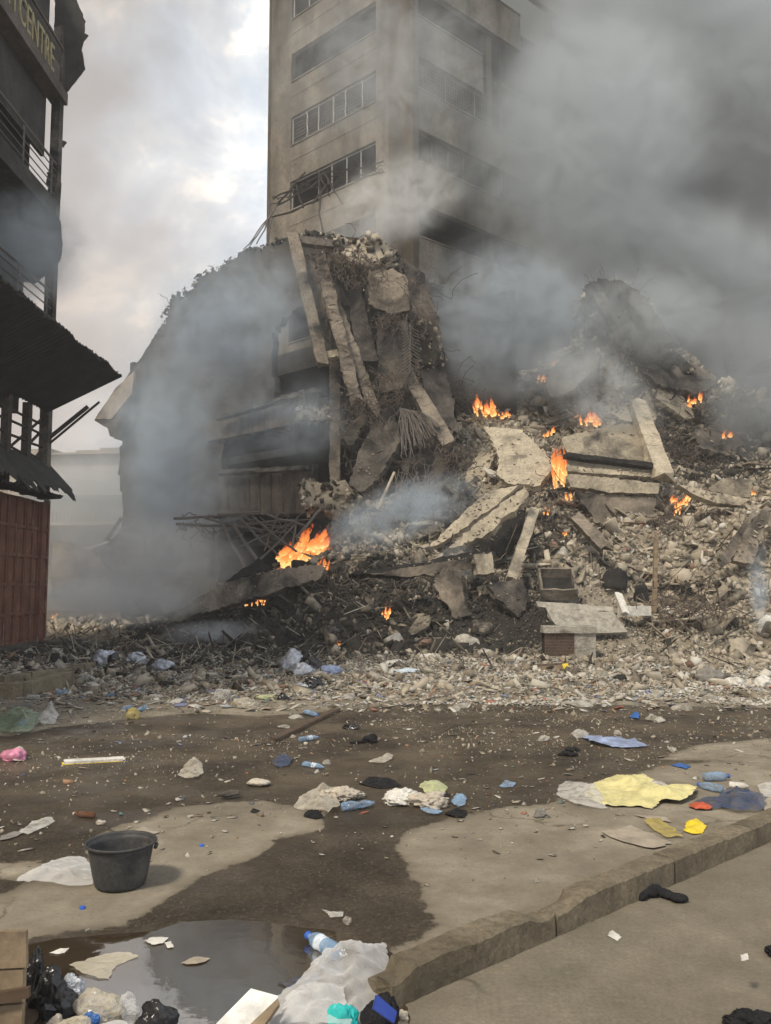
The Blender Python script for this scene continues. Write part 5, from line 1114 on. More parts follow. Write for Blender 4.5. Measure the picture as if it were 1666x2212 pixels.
def sheet(name, pxs, label, mat, cat, amp=0.02, cell=0.03, group=None, parent=None, freq=6, z0=0.006, seed=None, smooth=True, curl=0.0):
    """a thin crumpled thing lying on the ground, outline given in the picture"""
    SEED[0] += 1; sd_ = seed or SEED[0]; far = pxs[0][1] < 1520
    P = np.array([(hit(a, b2) if far else gnd(a, b2))[:2] for a, b2 in pxs]); cen = P.mean(0); rnd = random.Random(sd_); B_ = []
    for i in range(len(P)):
        a, b2 = P[i], P[(i + 1) % len(P)]; k = max(1, int(np.linalg.norm(b2 - a) / cell))
        for j in range(k):
            q = a + (b2 - a) * j / k; B_.append((q[0] + rnd.gauss(0, cell * .18), q[1] + rnd.gauss(0, cell * .18)))
    n = len(B_); lo, hi = P.min(0), P.max(0); I_ = []
    gxs = np.arange(lo[0], hi[0], cell); gys = np.arange(lo[1], hi[1], cell)
    XX, YY = np.meshgrid(gxs, gys); XX = XX + RNG.normal(0, cell * .2, XX.shape); YY = YY + RNG.normal(0, cell * .2, YY.shape)
    ins = sdist(XX, YY, B_) > cell * .55; I_ = list(zip(XX[ins], YY[ins]))
    vs, es, fs, _, _, _ = delaunay_2d_cdt([Vector(q) for q in B_ + I_], [(i, (i + 1) % n) for i in range(n)], [], 1, 1e-6)
    freq = max(freq, 2.6 / max(.05, math.sqrt((hi[0] - lo[0]) * (hi[1] - lo[1]))))
    amp = min(amp, .27 * math.sqrt((hi[0] - lo[0]) * (hi[1] - lo[1])))
    V = []; dd = np.atleast_1d(sdist(np.array([v.x for v in vs]), np.array([v.y for v in vs]), B_)); mx = max(dd.max(), 1e-4)
    for v, d_ in zip(vs, dd):
        q = Vector((v.x * freq, v.y * freq, sd_)); h_ = 1 - abs(noise.noise(q)) * 2; h2 = 1 - abs(noise.noise(q * 2.3)) * 2; h3 = noise.noise(q * 5)
        h0_ = noise.noise(q * .45 + Vector((3, 3, 3))) + .35; z = z0 + amp * max(0, .50 * h0_ + .34 * h_ * (.5 + h0_) + .16 * h2 + .04 * h3) * (0.35 + 0.65 * min(1, d_ / mx * 1.6)) + curl * max(0, 1 - d_ / mx / .3) * max(0, noise.noise(q * .6 + Vector((0, 0, 5))))
        V.append((v.x - cen[0], v.y - cen[1], z + (float(hgt(v.x, v.y)) if far else 0)))
    o = link(name, mesh_np(name, V, [f for f in fs]), M[mat]); o.location = (cen[0], cen[1], 0)
    for p_ in o.data.polygons: p_.use_smooth = smooth
    if parent is None: tag(o, label, cat, group)
    else: o.parent = parent; o.location = Vector((cen[0], cen[1], 0)) - Vector(parent.location)
    return o
PROF = [(0, .40), (.012, .52), (.03, .92), (.06, 1.0), (.12, 1.0), (.14, .94), (.16, 1.0), (.28, 1.0), (.30, .94), (.32, 1.0), (.45, 1.0), (.62, 1.0), (.72, .93), (.82, .66), (.88, .40), (.90, .36), (.94, .36)]
def bottle(a, b2, dpx, label, mat='bluefilm', capm='cap', wrap=True, squash=0.0, group='plastic bottles on the road', lift=0.0, seed=1):
    """foot of the bottle at a, cap at b2 (pixels on the ground)"""
    A, B_ = Vector(gnd(*a)), Vector(gnd(*b2)); L_ = (B_ - A).length; r_ = dpx * A.y / F / 2; t = (B_ - A).normalized(); rz = math.atan2(t.y, t.x)
    root = empty('plastic_bottle', A, label, 'bottle', group); root.rotation_euler.z = rz
    def ringed(prof, nseg=18, sc_=1.0):
        V, Fc = [], []
        for i, (x, rr_) in enumerate(prof):
            for j in range(nseg):
                ang_ = 6.2832 * j / nseg; dn = squash * noise.noise(Vector((x * 5 + seed, math.cos(ang_) * 1.5, math.sin(ang_) * 1.5))) * 1.4
                rad = r_ * rr_ * (1 + dn) * sc_; zz = math.sin(ang_) * rad * (1 - .35 * squash)
                V.append((x * L_, math.cos(ang_) * rad * (1 + .15 * squash), zz + r_ * (1 - .35 * squash) + lift))
        for i in range(len(prof) - 1):
            for j in range(nseg): Fc.append((i * nseg + j, i * nseg + (j + 1) % nseg, (i + 1) * nseg + (j + 1) % nseg, (i + 1) * nseg + j))
        Fc.append(tuple(range(nseg))[::-1]); Fc.append(tuple((len(prof) - 1) * nseg + j for j in range(nseg))); return V, Fc
    def add(nm, prof, m_, s_=1.0):
        V, Fc = ringed(prof, sc_=s_); me = mesh_np(nm, V, Fc, True); o = link(nm, me, M[m_]); o.parent = root
    pr = []
    for i in range(len(PROF) - 1):
        (x0, r0), (x1, r1) = PROF[i], PROF[i + 1]
        for k in range(2): pr.append((x0 + (x1 - x0) * k / 2, r0 + (r1 - r0) * k / 2))
    pr.append(PROF[-1]); add('bottle_body', pr, mat)
    if wrap: add('bottle_wrapper', [(.42 + .02 * i, 1.0) for i in range(11)], 'labelpaper', 1.025)
    if capm: add('bottle_cap', [(.925, .42), (.93, .5), (.995, .5), (1.0, .42)], capm)
    return root

# bucket
bp = Vector(gnd(260, 1912)); sc_b = bp.y / F
Rt = 73 * sc_b; Rbm = 52 * sc_b; th = dep(bp); Hb = (86 * sc_b) / math.cos(th)
BU = empty('bucket', bp, 'large black rubber bucket standing on the dry patch', 'bucket')
def lathe(prof, n=64, wob=0.0):
    V, Fc = [], []
    for i, (r_, z_) in enumerate(prof):
        for j in range(n):
            a = 6.2832 * j / n; w_ = 1 + wob * noise.noise(Vector((math.cos(a), math.sin(a), z_ * 3))); V.append((r_ * w_ * math.cos(a), r_ * w_ * math.sin(a), z_ + .3 * wob * r_ * noise.noise(Vector((math.cos(a) * 1.2, math.sin(a) * 1.2, 4))) * (z_ > Hb * .5)))
    for i in range(len(prof) - 1):
        for j in range(n): Fc.append((i * n + j, i * n + (j + 1) % n, (i + 1) * n + (j + 1) % n, (i + 1) * n + j))
    return V, Fc
pr = [(0, .004), (Rbm * .9, .004), (Rbm * .98, .012)] + [(Rbm + (Rt * .93 - Rbm) * t ** .85, .02 + (Hb - .02) * t) for t in np.linspace(0, .93, 10)]
inn = [(r_ - .008, max(z_, .02)) for r_, z_ in pr[::-1]]
V, Fc = lathe(pr + inn, wob=.02); o = link('bucket_body', mesh_np('bucket_body', V, Fc, True), M['rubber']); o.parent = BU
V, Fc = lathe([(Rt * .92, Hb * .925), (Rt * .97, Hb * .93), (Rt, Hb * .95), (Rt * 1.005, Hb * .985), (Rt * .985, Hb), (Rt * .95, Hb * .995), (Rt * .925, Hb * .97), (Rt * .915, Hb * .925)], wob=.02); o = link('bucket_rim', mesh_np('bucket_rim', V, Fc, True), M['rubber']); o.parent = BU
mb = MB(); a0 = R(8); mb.tube([(Rt * .98 * math.cos(a0 + t), Rt * .98 * math.sin(a0 + t), Hb * .80 + .02 * math.cos(t * 6)) for t in np.linspace(-.16, .16, 7)], .012, 5)
o = link('bucket_handle', mesh_np('bucket_handle', mb.V, mb.F, True), M['rubber']); o.parent = BU
sheet('plastic_sheet', [(33, 1912), (70, 1885), (110, 1862), (150, 1852), (185, 1860), (205, 1890), (200, 1915), (150, 1922), (90, 1915)], 'crumpled clear film lying against the left of the bucket', 'clear', 'plastic', .09, .025, freq=7)
# flat and long things
def plank(name, a, b2, wid, hgt_, label, mat, cat='plank', z0=0.004):
    A, B_ = Vector(gnd(*a)), Vector(gnd(*b2)); V, Fc = ragged_box((B_ - A).length, wid, hgt_, .12, .0012, SEED[0]); SEED[0] += 1
    o = link(name, mesh_np(name, xf(V, (0, 0, z0), math.atan2(B_.y - A.y, B_.x - A.x)), Fc), M[mat]); o.location = A; return tag(o, label, cat)
PL = plank('timber_plank', (590, 1604), (728, 1537), .09, .05, 'long dark wet plank lying aslant on the road', 'dampwood')
FT = plank('white_batten', (139, 1650), (265, 1643), .085, .035, 'flat white batten with a yellow edge on the wet road', 'white', 'batten')
me_ = ragged_box((Vector(gnd(265, 1643)) - Vector(gnd(139, 1650))).length, .088, .008, .1, .0005, 5)
A_ = Vector(gnd(139, 1650)); B_ = Vector(gnd(265, 1643)); o = link('yellow_edge', mesh_np('yellow_edge', xf([(v[0], v[1] - .004, v[2] + .002) for v in me_[0]], (0, 0, 0), math.atan2(B_.y - A_.y, B_.x - A_.x)), me_[1]), M['brightyellow']); o.parent = FT
# bottles
M['greenfilm'] = film('green_film', (0.22, 0.30, 0.20), 0.65)
bottle((733, 2078), (664, 2036), 34, 'large clear blue bottle with blue cap floating at the puddle edge', squash=.12, seed=3)
bottle((646, 1603), (690, 1597), 11, 'slim blue bottle near the slanting plank', capm=None, squash=.1, seed=4, wrap=True)
bottle((655, 1655), (704, 1664), 12, 'dented blue bottle with the white wrapper, nearer than the plank', capm=None, squash=.35, seed=5)
bottle((660, 1543), (688, 1551), 11, 'small blue bottle touching a pale stone behind the plank', squash=.1, seed=6, wrap=False)
bottle((738, 1752), (812, 1742), 20, 'squashed blue bottle lying beside the cream rags', capm=None, squash=.5, seed=7, wrap=False)
bottle((205, 1768), (158, 1764), 13, 'brown bottle with cream cap lying in the wet', 'brownglass', 'cream', False, .05, seed=8)
bottle((1520, 1688), (1576, 1686), 20, 'upper of two big blue bottles by the right kerb litter', squash=.2, seed=9, wrap=False)
bottle((1562, 1714), (1508, 1702), 18, 'lower of two big blue bottles by the right kerb litter', squash=.3, seed=10, wrap=False)
bottle((265, 1537), (288, 1530), 10, 'blue bottle end poking out left of the yellow bag', capm=None, squash=.2, seed=11, wrap=False)
bottle((316, 1532), (296, 1540), 10, 'blue bottle end poking out right of the yellow bag', capm=None, squash=.2, seed=12, wrap=False)
bottle((1575, 1702), (1620, 1706), 14, 'white tube bottle in the dark litter near the right edge', 'white', None, False, .1, seed=13)
# sheets, sacks, bags
sheet('woven_sack', [(1262, 1722), (1282, 1695), (1310, 1686), (1335, 1684), (1362, 1688), (1395, 1685), (1410, 1697), (1430, 1712), (1505, 1708), (1500, 1728), (1470, 1740), (1430, 1737), (1412, 1750), (1375, 1745), (1330, 1746), (1290, 1738)], 'large pale yellow woven sack spread flat on the dry ground', 'yellow', 'sack', .15, .03, freq=4.5, curl=.05)
sheet('plastic_sheet', [(1202, 1722), (1206, 1700), (1222, 1690), (1255, 1692), (1285, 1700), (1300, 1725), (1312, 1750), (1275, 1748), (1240, 1742)], 'crumpled clear film at the left end of the yellow sack', 'film', 'plastic', .13, .03, freq=5)
sheet('plastic_sheet', [(1385, 1700), (1415, 1690), (1445, 1702), (1455, 1716), (1410, 1722)], 'clear film tucked behind the right half of the yellow sack', 'film', 'plastic', .14, .03, freq=6)
sheet('cardboard', [(1302, 1800), (1365, 1786), (1450, 1822), (1420, 1838), (1390, 1832), (1345, 1822)], 'dirty torn cardboard lying flat beside the kerb', 'cardboard', 'cardboard', .02, .05, freq=3)
sheet('cardboard', [(1372, 1762), (1440, 1768), (1450, 1778), (1400, 1772)], 'thin strip of board between the yellow sack and the torn cardboard', 'cardboard', 'cardboard', .02, .04)
sheet('panel_fragment', [(1260, 1597), (1272, 1594), (1305, 1607), (1330, 1600), (1338, 1593), (1350, 1600), (1372, 1596), (1385, 1606), (1405, 1612), (1378, 1616), (1350, 1618), (1300, 1614), (1275, 1609)], 'jagged blue panel fragment on the wet road', 'bluepanel', 'panel', .06, .035, freq=3, curl=.08)
sheet('plastic_scrap', [(1235, 1592), (1245, 1583), (1270, 1586), (1272, 1596), (1245, 1598)], 'pale crumpled scrap touching the blue panel fragment', 'film', 'plastic', .10, .03, freq=8)
lump('black_rag', 1228, 1634, 44, 14, 'small black rag in front of a pale lump, near the blue panel', 'blackcloth', 'rag', ridge=.9)
lump('grey_rag', 1167, 1768, 30, 22, 'small dark rag alone on the dry ground left of the cardboard', 'greybag', 'rag', ridge=1.0)
sheet('snack_packet', [(1478, 1798), (1484, 1780), (1505, 1772), (1528, 1788), (1518, 1802), (1495, 1804)], 'bright yellow snack packet against the right kerb', 'brightyellow', 'packet', .035, .02, freq=8)
sheet('green_film', [(1390, 1775), (1425, 1772), (1460, 1795), (1475, 1812), (1440, 1812), (1410, 1795)], 'dull green and ochre film tangle beside the snack packet', 'ochre', 'plastic', .09, .025, freq=9)
sheet('net_scrap', [(1487, 1745), (1500, 1736), (1530, 1735), (1548, 1742), (1535, 1753), (1505, 1752)], 'red netting scrap at the right end of the yellow sack', 'orange', 'net', .07, .025, freq=12)
sheet('dark_film', [(1545, 1730), (1570, 1712), (1640, 1715), (1666, 1730), (1650, 1755), (1590, 1758), (1560, 1750)], 'blue black film litter along the kerb near the right edge', 'darkbluefilm', 'plastic', .10, .025, freq=8)
sheet('dark_film', [(1500, 1735), (1530, 1722), (1575, 1728), (1580, 1745), (1540, 1752)], 'wrinkled dark film between the red netting and the bottles', 'darkbluefilm', 'plastic', .05, .025, freq=10)
sheet('plastic_sheet', [(1635, 1700), (1666, 1692), (1690, 1700), (1690, 1730), (1650, 1728)], 'cloudy clear bag at the right edge beside the white tube', 'film', 'plastic', .2, .03, freq=5)
sheet('cardboard', [(1635, 1735), (1690, 1715), (1720, 1745), (1655, 1757)], 'tan card standing in litter at the right edge', 'cardboard', 'cardboard', .06, .03)
sheet('blue_card', [(1450, 1654), (1470, 1649), (1493, 1656), (1482, 1663)], 'little blue carton lying flat behind the bottles', 'bluebag', 'carton', .02, .02)
sheet('blue_film', [(1077, 1700), (1092, 1690), (1115, 1694), (1108, 1703), (1088, 1704)], 'flattened blue scrap alone at the edge of the wet patch', 'bluefilm', 'plastic', .06, .02, freq=12)
sheet('paper', [(1312, 2025), (1322, 2014), (1343, 2028), (1335, 2036)], 'small folded white paper on the near pavement', 'paper', 'paper', .02, .01)
sheet('carton', [(1352, 1936), (1365, 1920), (1388, 1922), (1382, 1942), (1372, 1946)], 'flattened blue and white carton under the black sock', 'labelpaper', 'carton', .03, .012); 
sheet('carton', [(1355, 1932), (1366, 1924), (1380, 1926), (1374, 1938)], 'blue printed flap on top of the flattened carton', 'navy', 'carton', .01, .012, z0=.03)
def sock(pts, r_, label, name='sock', mat='blackcloth', flat=.5):
    P0 = [Vector(gnd(*q)) for q in pts]; tt = np.linspace(0, len(P0) - 1, len(P0) * 4); P = [P0[int(min(t, len(P0) - 1.001))].lerp(P0[int(min(t, len(P0) - 1.001)) + 1], t - int(min(t, len(P0) - 1.001))) for t in tt]; r_ = list(np.interp(tt, range(len(r_)), r_)); r_[0] *= .6; r_[-1] *= .6; c0 = P[0].copy(); mb = MB(); n = len(P); k0 = 0; k = 12
    for i, p in enumerate(P):
        t = (P[min(i + 1, n - 1)] - P[max(i - 1, 0)]).normalized(); u = Vector((-t.y, t.x, 0)); rr_ = r_[i] * 1.35
        for j in range(k):
            a = 6.2832 * j / k; w_ = 1 + .35 * noise.noise(Vector((i * .45, math.cos(a) * 1.5, SEED[0]))) + .2 * noise.noise(Vector((i * 1.3, math.sin(a) * 2, SEED[0]))); mb.V.append((p - c0 + u * math.cos(a) * rr_ * w_ + Vector((0, 0, (math.sin(a) * w_ * flat + flat * .95) * rr_ + .003)))[:])
    for i in range(n - 1):
        for j in range(k): mb.F.append((i * k + j, i * k + (j + 1) % k, (i + 1) * k + (j + 1) % k, (i + 1) * k + j))
    mb.F.append(tuple(range(k))[::-1]); mb.F.append(tuple((n - 1) * k + j for j in range(k))); SEED[0] += 1
    me = mesh_np(name, mb.V, mb.F, True); o = link(name, me, M[mat]); o.location = c0; md = o.modifiers.new('s', 'SUBSURF'); md.levels = md.render_levels = 1; return tag(o, label, 'sock' if name == 'sock' else 'cloth')
sock([(1380, 1948), (1390, 1940), (1403, 1935), (1415, 1932), (1422, 1935)], [.026, .038, .045, .042, .028], 'rolled toe half of a black sock pair below the kerb')
sock([(1418, 1932), (1430, 1936), (1445, 1942), (1460, 1948), (1470, 1950), (1474, 1946)], [.026, .032, .03, .03, .035, .028], 'long leg of a black sock stretched on the pavement')
lump('black_cloth', 1620, 2230, 105, 90, 'crumpled black garment at the lower right corner', 'blackcloth', 'garment', ridge=1.5, sub=5, flat=.26)
lump('black_cloth', 1685, 2070, 60, 42, 'black garment cut by the right edge of the photo', 'blackcloth', 'garment', ridge=1.5, sub=5, flat=.26)
sheet('garment_tag', [(1603, 2150), (1618, 2146), (1622, 2160), (1606, 2164)], 'white tag on the corner garment', 'paper', 'tag', .01, .01, z0=.16)
# road litter
sheet('torn_bag', [(383, 1678), (398, 1660), (412, 1651), (436, 1652), (440, 1672), (425, 1686), (400, 1686)], 'torn white bag alone on the wet road', 'filmwarm', 'bag', .12, .02, freq=7)
lump('pink_bag', 28, 1646, 62, 32, 'pink and white bag at the left edge of the road', 'pink', 'bag', ridge=.6)
sheet('cream_rag', [(20, 1640), (30, 1622), (48, 1620), (58, 1634), (45, 1646), (28, 1648)], 'cream wrapping spilling over the pink bag', 'cream', 'rag', .16, .02, freq=9)
sock([(534, 1695), (545, 1696), (560, 1698), (573, 1697), (580, 1694)], [.02, .05, .055, .05, .02], 'cream shoe shaped scrap on the wet road', 'cream_scrap', 'cream', .4)
slab('paving_chip', [(470, 1716), (495, 1706), (518, 1706), (516, 1714), (490, 1719)], 'thin grey slate like chip on the wet edge', 'halfburnt', (0, -.3, 1), 6.85, .02, .004, 'chip', seg=.05)
sheet('plastic_scrap', [(765, 1697), (800, 1690), (845, 1680), (850, 1686), (822, 1700), (800, 1706)], 'pale twisted film strip behind the two rag piles', 'filmwarm', 'plastic', .05, .02, freq=10) if 0 else None
GR = 'rag piles in the middle of the road'
lump('rag', 735, 1728, 85, 30, 'cream crumpled rags heaped left of the squashed bottle', 'cream', 'rag', GR, ridge=1.7, sub=5)
sheet('rag', [(632, 1745), (650, 1725), (690, 1708), (720, 1715), (735, 1745), (712, 1762), (670, 1758)], 'flat cream rag trailing left from the first pile', 'filmwarm', 'rag', .12, .025, freq=8, group=GR)
sheet('dark_net', [(655, 1765), (670, 1750), (690, 1756), (700, 1768), (680, 1772)], 'thin black netting under the first rag pile', 'blackcloth', 'net', .05, .02, freq=14)
lump('rag', 868, 1738, 84, 34, 'white rags at the left of the second pile', 'white', 'rag', GR, ridge=1.7, sub=5)
lump('rag', 925, 1744, 80, 36, 'dirty cream rags at the foot of the second pile', 'cream', 'rag', GR, ridge=1.7, sub=5)
sheet('green_cloth', [(905, 1720), (918, 1702), (950, 1706), (968, 1722), (955, 1738), (925, 1735)], 'pale green cloth on top of the second rag pile', 'palegreen', 'cloth', .16, .02, freq=6, z0=.06)
sheet('blue_film', [(975, 1735), (985, 1722), (1008, 1726), (1006, 1742), (990, 1748)], 'faded blue scrap at the right end of the second pile', 'bluefilm', 'plastic', .10, .02, freq=10)
sheet('blue_film', [(908, 1750), (930, 1744), (955, 1756), (948, 1764), (925, 1762)], 'folded blue scrap in front of the second pile', 'bluefilm', 'plastic', .06, .02, freq=10)
sheet('black_rag', [(958, 1760), (985, 1748), (1010, 1756), (1005, 1768), (975, 1768)], 'flat dark disc of cloth in front of the second pile', 'blackcloth', 'rag', .05, .02)
sheet('black_rag', [(775, 1695), (800, 1682), (845, 1685), (870, 1700), (820, 1705)], 'limp dark strip behind the rag piles', 'blackcloth', 'rag', .06, .02, freq=10)
lump('black_cloth', 758, 1576, 42, 14, 'small black bag on the road right of the plank tip', 'blackplastic', 'bag', ridge=.8)
lump('black_cloth', 800, 1607, 36, 22, 'black knotted cloth with a strap trailing left', 'blackcloth', 'cloth', ridge=.8)
sock([(755, 1606), (768, 1606), (782, 1605), (795, 1603)], [.02, .03, .03, .02], 'dark strap trailing from the knotted cloth', 'strap', 'blackcloth', .35)
sheet('dark_film', [(588, 1650), (605, 1642), (635, 1640), (625, 1656), (600, 1660)], 'wrinkled dark film left of the dented bottle', 'darkbluefilm', 'plastic', .08, .02, freq=9)
sheet('plastic_scrap', [(795, 1650), (815, 1642), (850, 1634), (848, 1642), (825, 1652)], 'pale film strip far right of the dented bottle', 'filmwarm', 'plastic', .07, .02, freq=9)
lump('yellow_bag', 288, 1556, 36, 28, 'knotted translucent yellow bag between two bottle ends', 'ochre', 'bag', ridge=.5)
sheet('plastic_scrap', [(40, 1800), (70, 1780), (110, 1770), (120, 1778), (90, 1792), (60, 1806)], 'limp clear film left of the brown bottle', 'film', 'plastic', .06, .02, freq=9)
sheet('plastic_scrap', [(0, 1808), (30, 1798), (50, 1802), (20, 1815), (0, 1818)], 'grey flat scrap at the left edge by the wet patch', 'greybag', 'plastic', .03, .02)
lump('paper_ball', 218, 1782, 24, 12, 'small dirty paper ball beside the brown bottle', 'cream', 'paper', ridge=.8)
sheet('orange_scrap', [(292, 1798), (310, 1788), (345, 1800), (330, 1806)], 'yellowish card scrap behind the bucket rim', 'cardboard', 'card', .03, .02)
sheet('paper', [(312, 2036), (330, 2028), (365, 2030), (352, 2042), (330, 2046)], 'wet paper floating in the puddle, larger piece', 'paper', 'paper', .012, .015, z0=.008)
sheet('paper', [(355, 2040), (368, 2038), (376, 2050), (362, 2052)], 'wet paper corner floating beside the larger piece', 'paper', 'paper', .012, .012, z0=.008)
sheet('paper', [(392, 2084), (420, 2070), (455, 2074), (440, 2084), (410, 2088)], 'brown soaked wrapper floating in the middle of the puddle', 'cardboard', 'paper', .012, .015, z0=.008)
sheet('paper', [(108, 2062), (125, 2055), (150, 2052), (140, 2062), (120, 2066)], 'pale wet scrap on the mud left of the puddle', 'paper', 'paper', .012, .012, z0=.008)
sheet('plastic_scrap', [(695, 1967), (720, 1975), (742, 1973), (740, 1984), (715, 1986)], 'clear film scrap on the wet ground above the bottle', 'film', 'plastic', .02, .012)
def stone(px, py, w_, h_, label, mat='stone', group='pale lumps on the road', cat='stone'):
    c0 = base_at(px, py); W_ = w_ * c0.y / F; r_ = random.Random(SEED[0]); SEED[0] += 1; bm = bmesh.new()
    for _ in range(34):
        v = Vector((r_.gauss(0, 1), r_.gauss(0, 1), r_.gauss(0, 1))).normalized(); bm.verts.new((v.x * W_ / 2, v.y * W_ * .35, max(-.1, v.z * .9) * h_ * c0.y / F))
    res = bmesh.ops.convex_hull(bm, input=bm.verts); bmesh.ops.delete(bm, geom=[g for g in res['geom_interior'] if isinstance(g, bmesh.types.BMVert)], context='VERTS')
    bmesh.ops.subdivide_edges(bm, edges=bm.edges, cuts=2, use_grid_fill=True)
    for v in bm.verts: v.co += v.co.normalized() * noise.noise(v.co * 9 / max(W_, .05) * .4 + Vector((SEED[0], 0, 0))) * W_ * .09
    bmesh.ops.triangulate(bm, faces=bm.faces); me = bpy.data.meshes.new('stone'); bm.to_mesh(me); bm.free()
    o = link('concrete_lump' if w_ > 25 else 'stone', me, M[mat]); o.location = c0; return tag(o, label, cat, group)
for q in [(750, 1996, 22, 16, 'fist sized pale stone above the floating bottle'), (1248, 1524, 72, 11, 'widest whitish lump at the edge of the wet road'), (1196, 1515, 38, 9, 'whitish lump just left of the widest one'), (1475, 1533, 48, 14, 'square whitish lump right of the blue scrap'), (1398, 1520, 30, 8, 'whitish lump beside orange scraps'),
          (1412, 1508, 40, 12, 'pale block at the debris edge above the orange scraps'), (1533, 1512, 36, 14, 'pale upright lump at the right of the debris edge'), (1176, 1600, 26, 13, 'white stone alone on wet road left of the blue panel'), (1238, 1622, 36, 9, 'sandy rounded stone behind the black rag'),
          (1408, 1556, 26, 14, 'pale lump beside the small blue scrap'), (1425, 1560, 30, 12, 'grey white lump next to the blue scrap pair'), (1336, 1586, 22, 9, 'small pale stone behind the blue panel'), (705, 1650, 20, 11, 'white stone beside the dented bottle'), (1000, 1528, 28, 11, 'grey pale lump right of the far wet patch edge'),
          (980, 1533, 32, 9, 'pale flat lump beside the grey one at the wet edge'), (640, 1552, 34, 8, 'sandy stone touching the small blue bottle'), (612, 1572, 30, 7, 'flat stone left of the plank'), (1452, 1622, 26, 9, 'pale stone right of the blue panel'), (412, 1766, 16, 6, 'dark flat pebble on the dry tongue'), (1440, 1886, 15, 10, 'small stone against the kerb foot'),
          (1160, 1905, 16, 9, 'small sandy stone on the dry ground above the kerb'), (1232, 2044, 10, 5, 'tiny white chip at the kerb foot'), (190, 2012, 12, 5, 'tiny white chip left of the bucket foot'), (1050, 1420, 46, 22, 'square pale block at the heap foot left of the grille box'), (600, 1500, 26, 9, 'sandy lump among film scraps'), (1420, 1500, 28, 9, 'broken pale lump beneath the grey sacking'),
          (1010, 1398, 70, 30, 'long dusty block at the foot of the heap'), (1300, 1462, 28, 18, 'bright white lump under the yellow tipped timber'), (1225, 1475, 26, 14, 'white lump at the timber end'), (1340, 1470, 42, 16, 'black clinker lump right of the grille box')]:
    stone(*q[:4], q[4], 'black' if 'black' in q[4] else 'stone')
sheet('blue_film', [(1360, 1552), (1370, 1543), (1382, 1546), (1380, 1555)], 'small bright blue scrap among pale lumps', 'bluebag', 'plastic', .10, .02, freq=9)
for a, b2, lb in [(436, 1828, 'blue bottle cap on the dry tongue right of the bucket'), (178, 1963, 'blue bottle cap on the dry ground below the bucket')]:
    c0 = Vector(gnd(a, b2)); mb = MB(); V, Fc = lathe([(.001, .013), (.012, .013), (.015, .011), (.015, 0.0)], 20); o = link('bottle_cap', mesh_np('bottle_cap', V, Fc, True), M['cap']); o.location = c0; tag(o, lb, 'bottle cap')
# twigs of straw, dark bits as litter lying around the piles
# bags at the debris edge
GB = 'burst bags along the debris edge'
for q in [(230, 1436, 52, 30, 'crinkled silver black bag, leftmost of the burst bags', 'silver'), (243, 1437, 30, 24, 'black bag folded against the leftmost silver one', 'blackplastic'), (296, 1438, 46, 28, 'bright silver bag in the middle of the left three', 'silver'), (352, 1452, 56, 28, 'silver bag with black neck, right of the left three', 'silver'),
          (330, 1446, 30, 22, 'black bag between two silver bags', 'blackplastic'), (632, 1452, 56, 42, 'bluish silver heap of film by the big burst bag', 'silver'), (668, 1455, 48, 44, 'big burst black and blue bag in the middle of the debris edge', 'blackplastic'), (655, 1462, 60, 26, 'grey blue film spilling under the big burst bag', 'silver'),
          (712, 1458, 50, 22, 'teal and grey wrap right of the big burst bag', 'bluepanel'), (675, 1492, 42, 26, 'low black bag nearer than the big burst bag', 'blackplastic'), (650, 1490, 44, 16, 'silver wrap beside the low black bag', 'silver'), (1535, 1480, 66, 38, 'slumped grey sack on the white debris at right', 'greybag'),
          (1590, 1484, 50, 22, 'white crumpled bag right of the grey sack', 'white'), (1650, 1488, 50, 26, 'second white bag near the right edge', 'white'), (530, 1532, 60, 26, 'clear bag full of pale grit on the dry strip', 'filmwarm'), (478, 1516, 46, 24, 'ball of clear film left of the grit filled bag', 'film'), (612, 1514, 26, 16, 'black torn bag near the clear grit bag', 'blackplastic'),
          (575, 1512, 44, 12, 'pale green clear bag between grit bag and black one', 'palegreen'), (755, 1512, 40, 14, 'greyish clear bag on the pale debris', 'film'), (850, 1440, 56, 16, 'white wrapping heap, left of the white sheets', 'white'), (930, 1430, 50, 18, 'peaked white wrapping below the long charred slab', 'white'), (880, 1456, 60, 14, 'pale blue wrapping before the white sheets', 'labelpaper'),
          (970, 1440, 34, 14, 'dark grey bag beside the peaked white wrapping', 'greybag'), (330, 1512, 44, 12, 'flat cream bag on the left dry strip', 'filmwarm'), (245, 1508, 30, 10, 'crushed blue bottle on the left dry strip', 'bluefilm'), (135, 1502, 28, 14, 'blue crushed bag beside the long kerb stone', 'bluefilm'), (70, 1512, 36, 12, 'clear film against the long kerb stone', 'film'),
          (190, 1475, 34, 16, 'pale film heap beside the curving kerb', 'film'), (245, 1478, 24, 8, 'cream scrap near the curving kerb', 'cream'), (1660, 1365, 40, 30, 'white sheet scrap at the right edge below the heap', 'white')]:
    lump('bag', q[0], q[1], q[2], q[3], q[4], q[5], 'bag', GB, ridge=1.2)
sheet('green_net', [(-20, 1570), (10, 1545), (50, 1535), (85, 1545), (100, 1560), (60, 1585), (20, 1590)], 'greenish netting and film at the left edge', 'greenfilm', 'net', .16, .03, freq=5)
sheet('plastic_sheet', [(70, 1560), (90, 1542), (110, 1530), (128, 1548), (120, 1565), (90, 1570)], 'peaked clear film beside the green netting', 'film', 'plastic', .22, .03, freq=6)
lump('blue_bag', 48, 1570, 26, 18, 'bright blue scrap in the green netting', 'bluebag', 'bag', ridge=.8)
cr_ = np.array(CRUMB); scatter('debris', cr_[:, :3], cr_[:, 3], M['rubble'], 'crumbs of mortar and dust lying on the fallen slabs', 'crumbs', np.random.default_rng(5), soot=np.full(len(cr_), .22), flat=(1.2, 1, .6), tilt=.8)
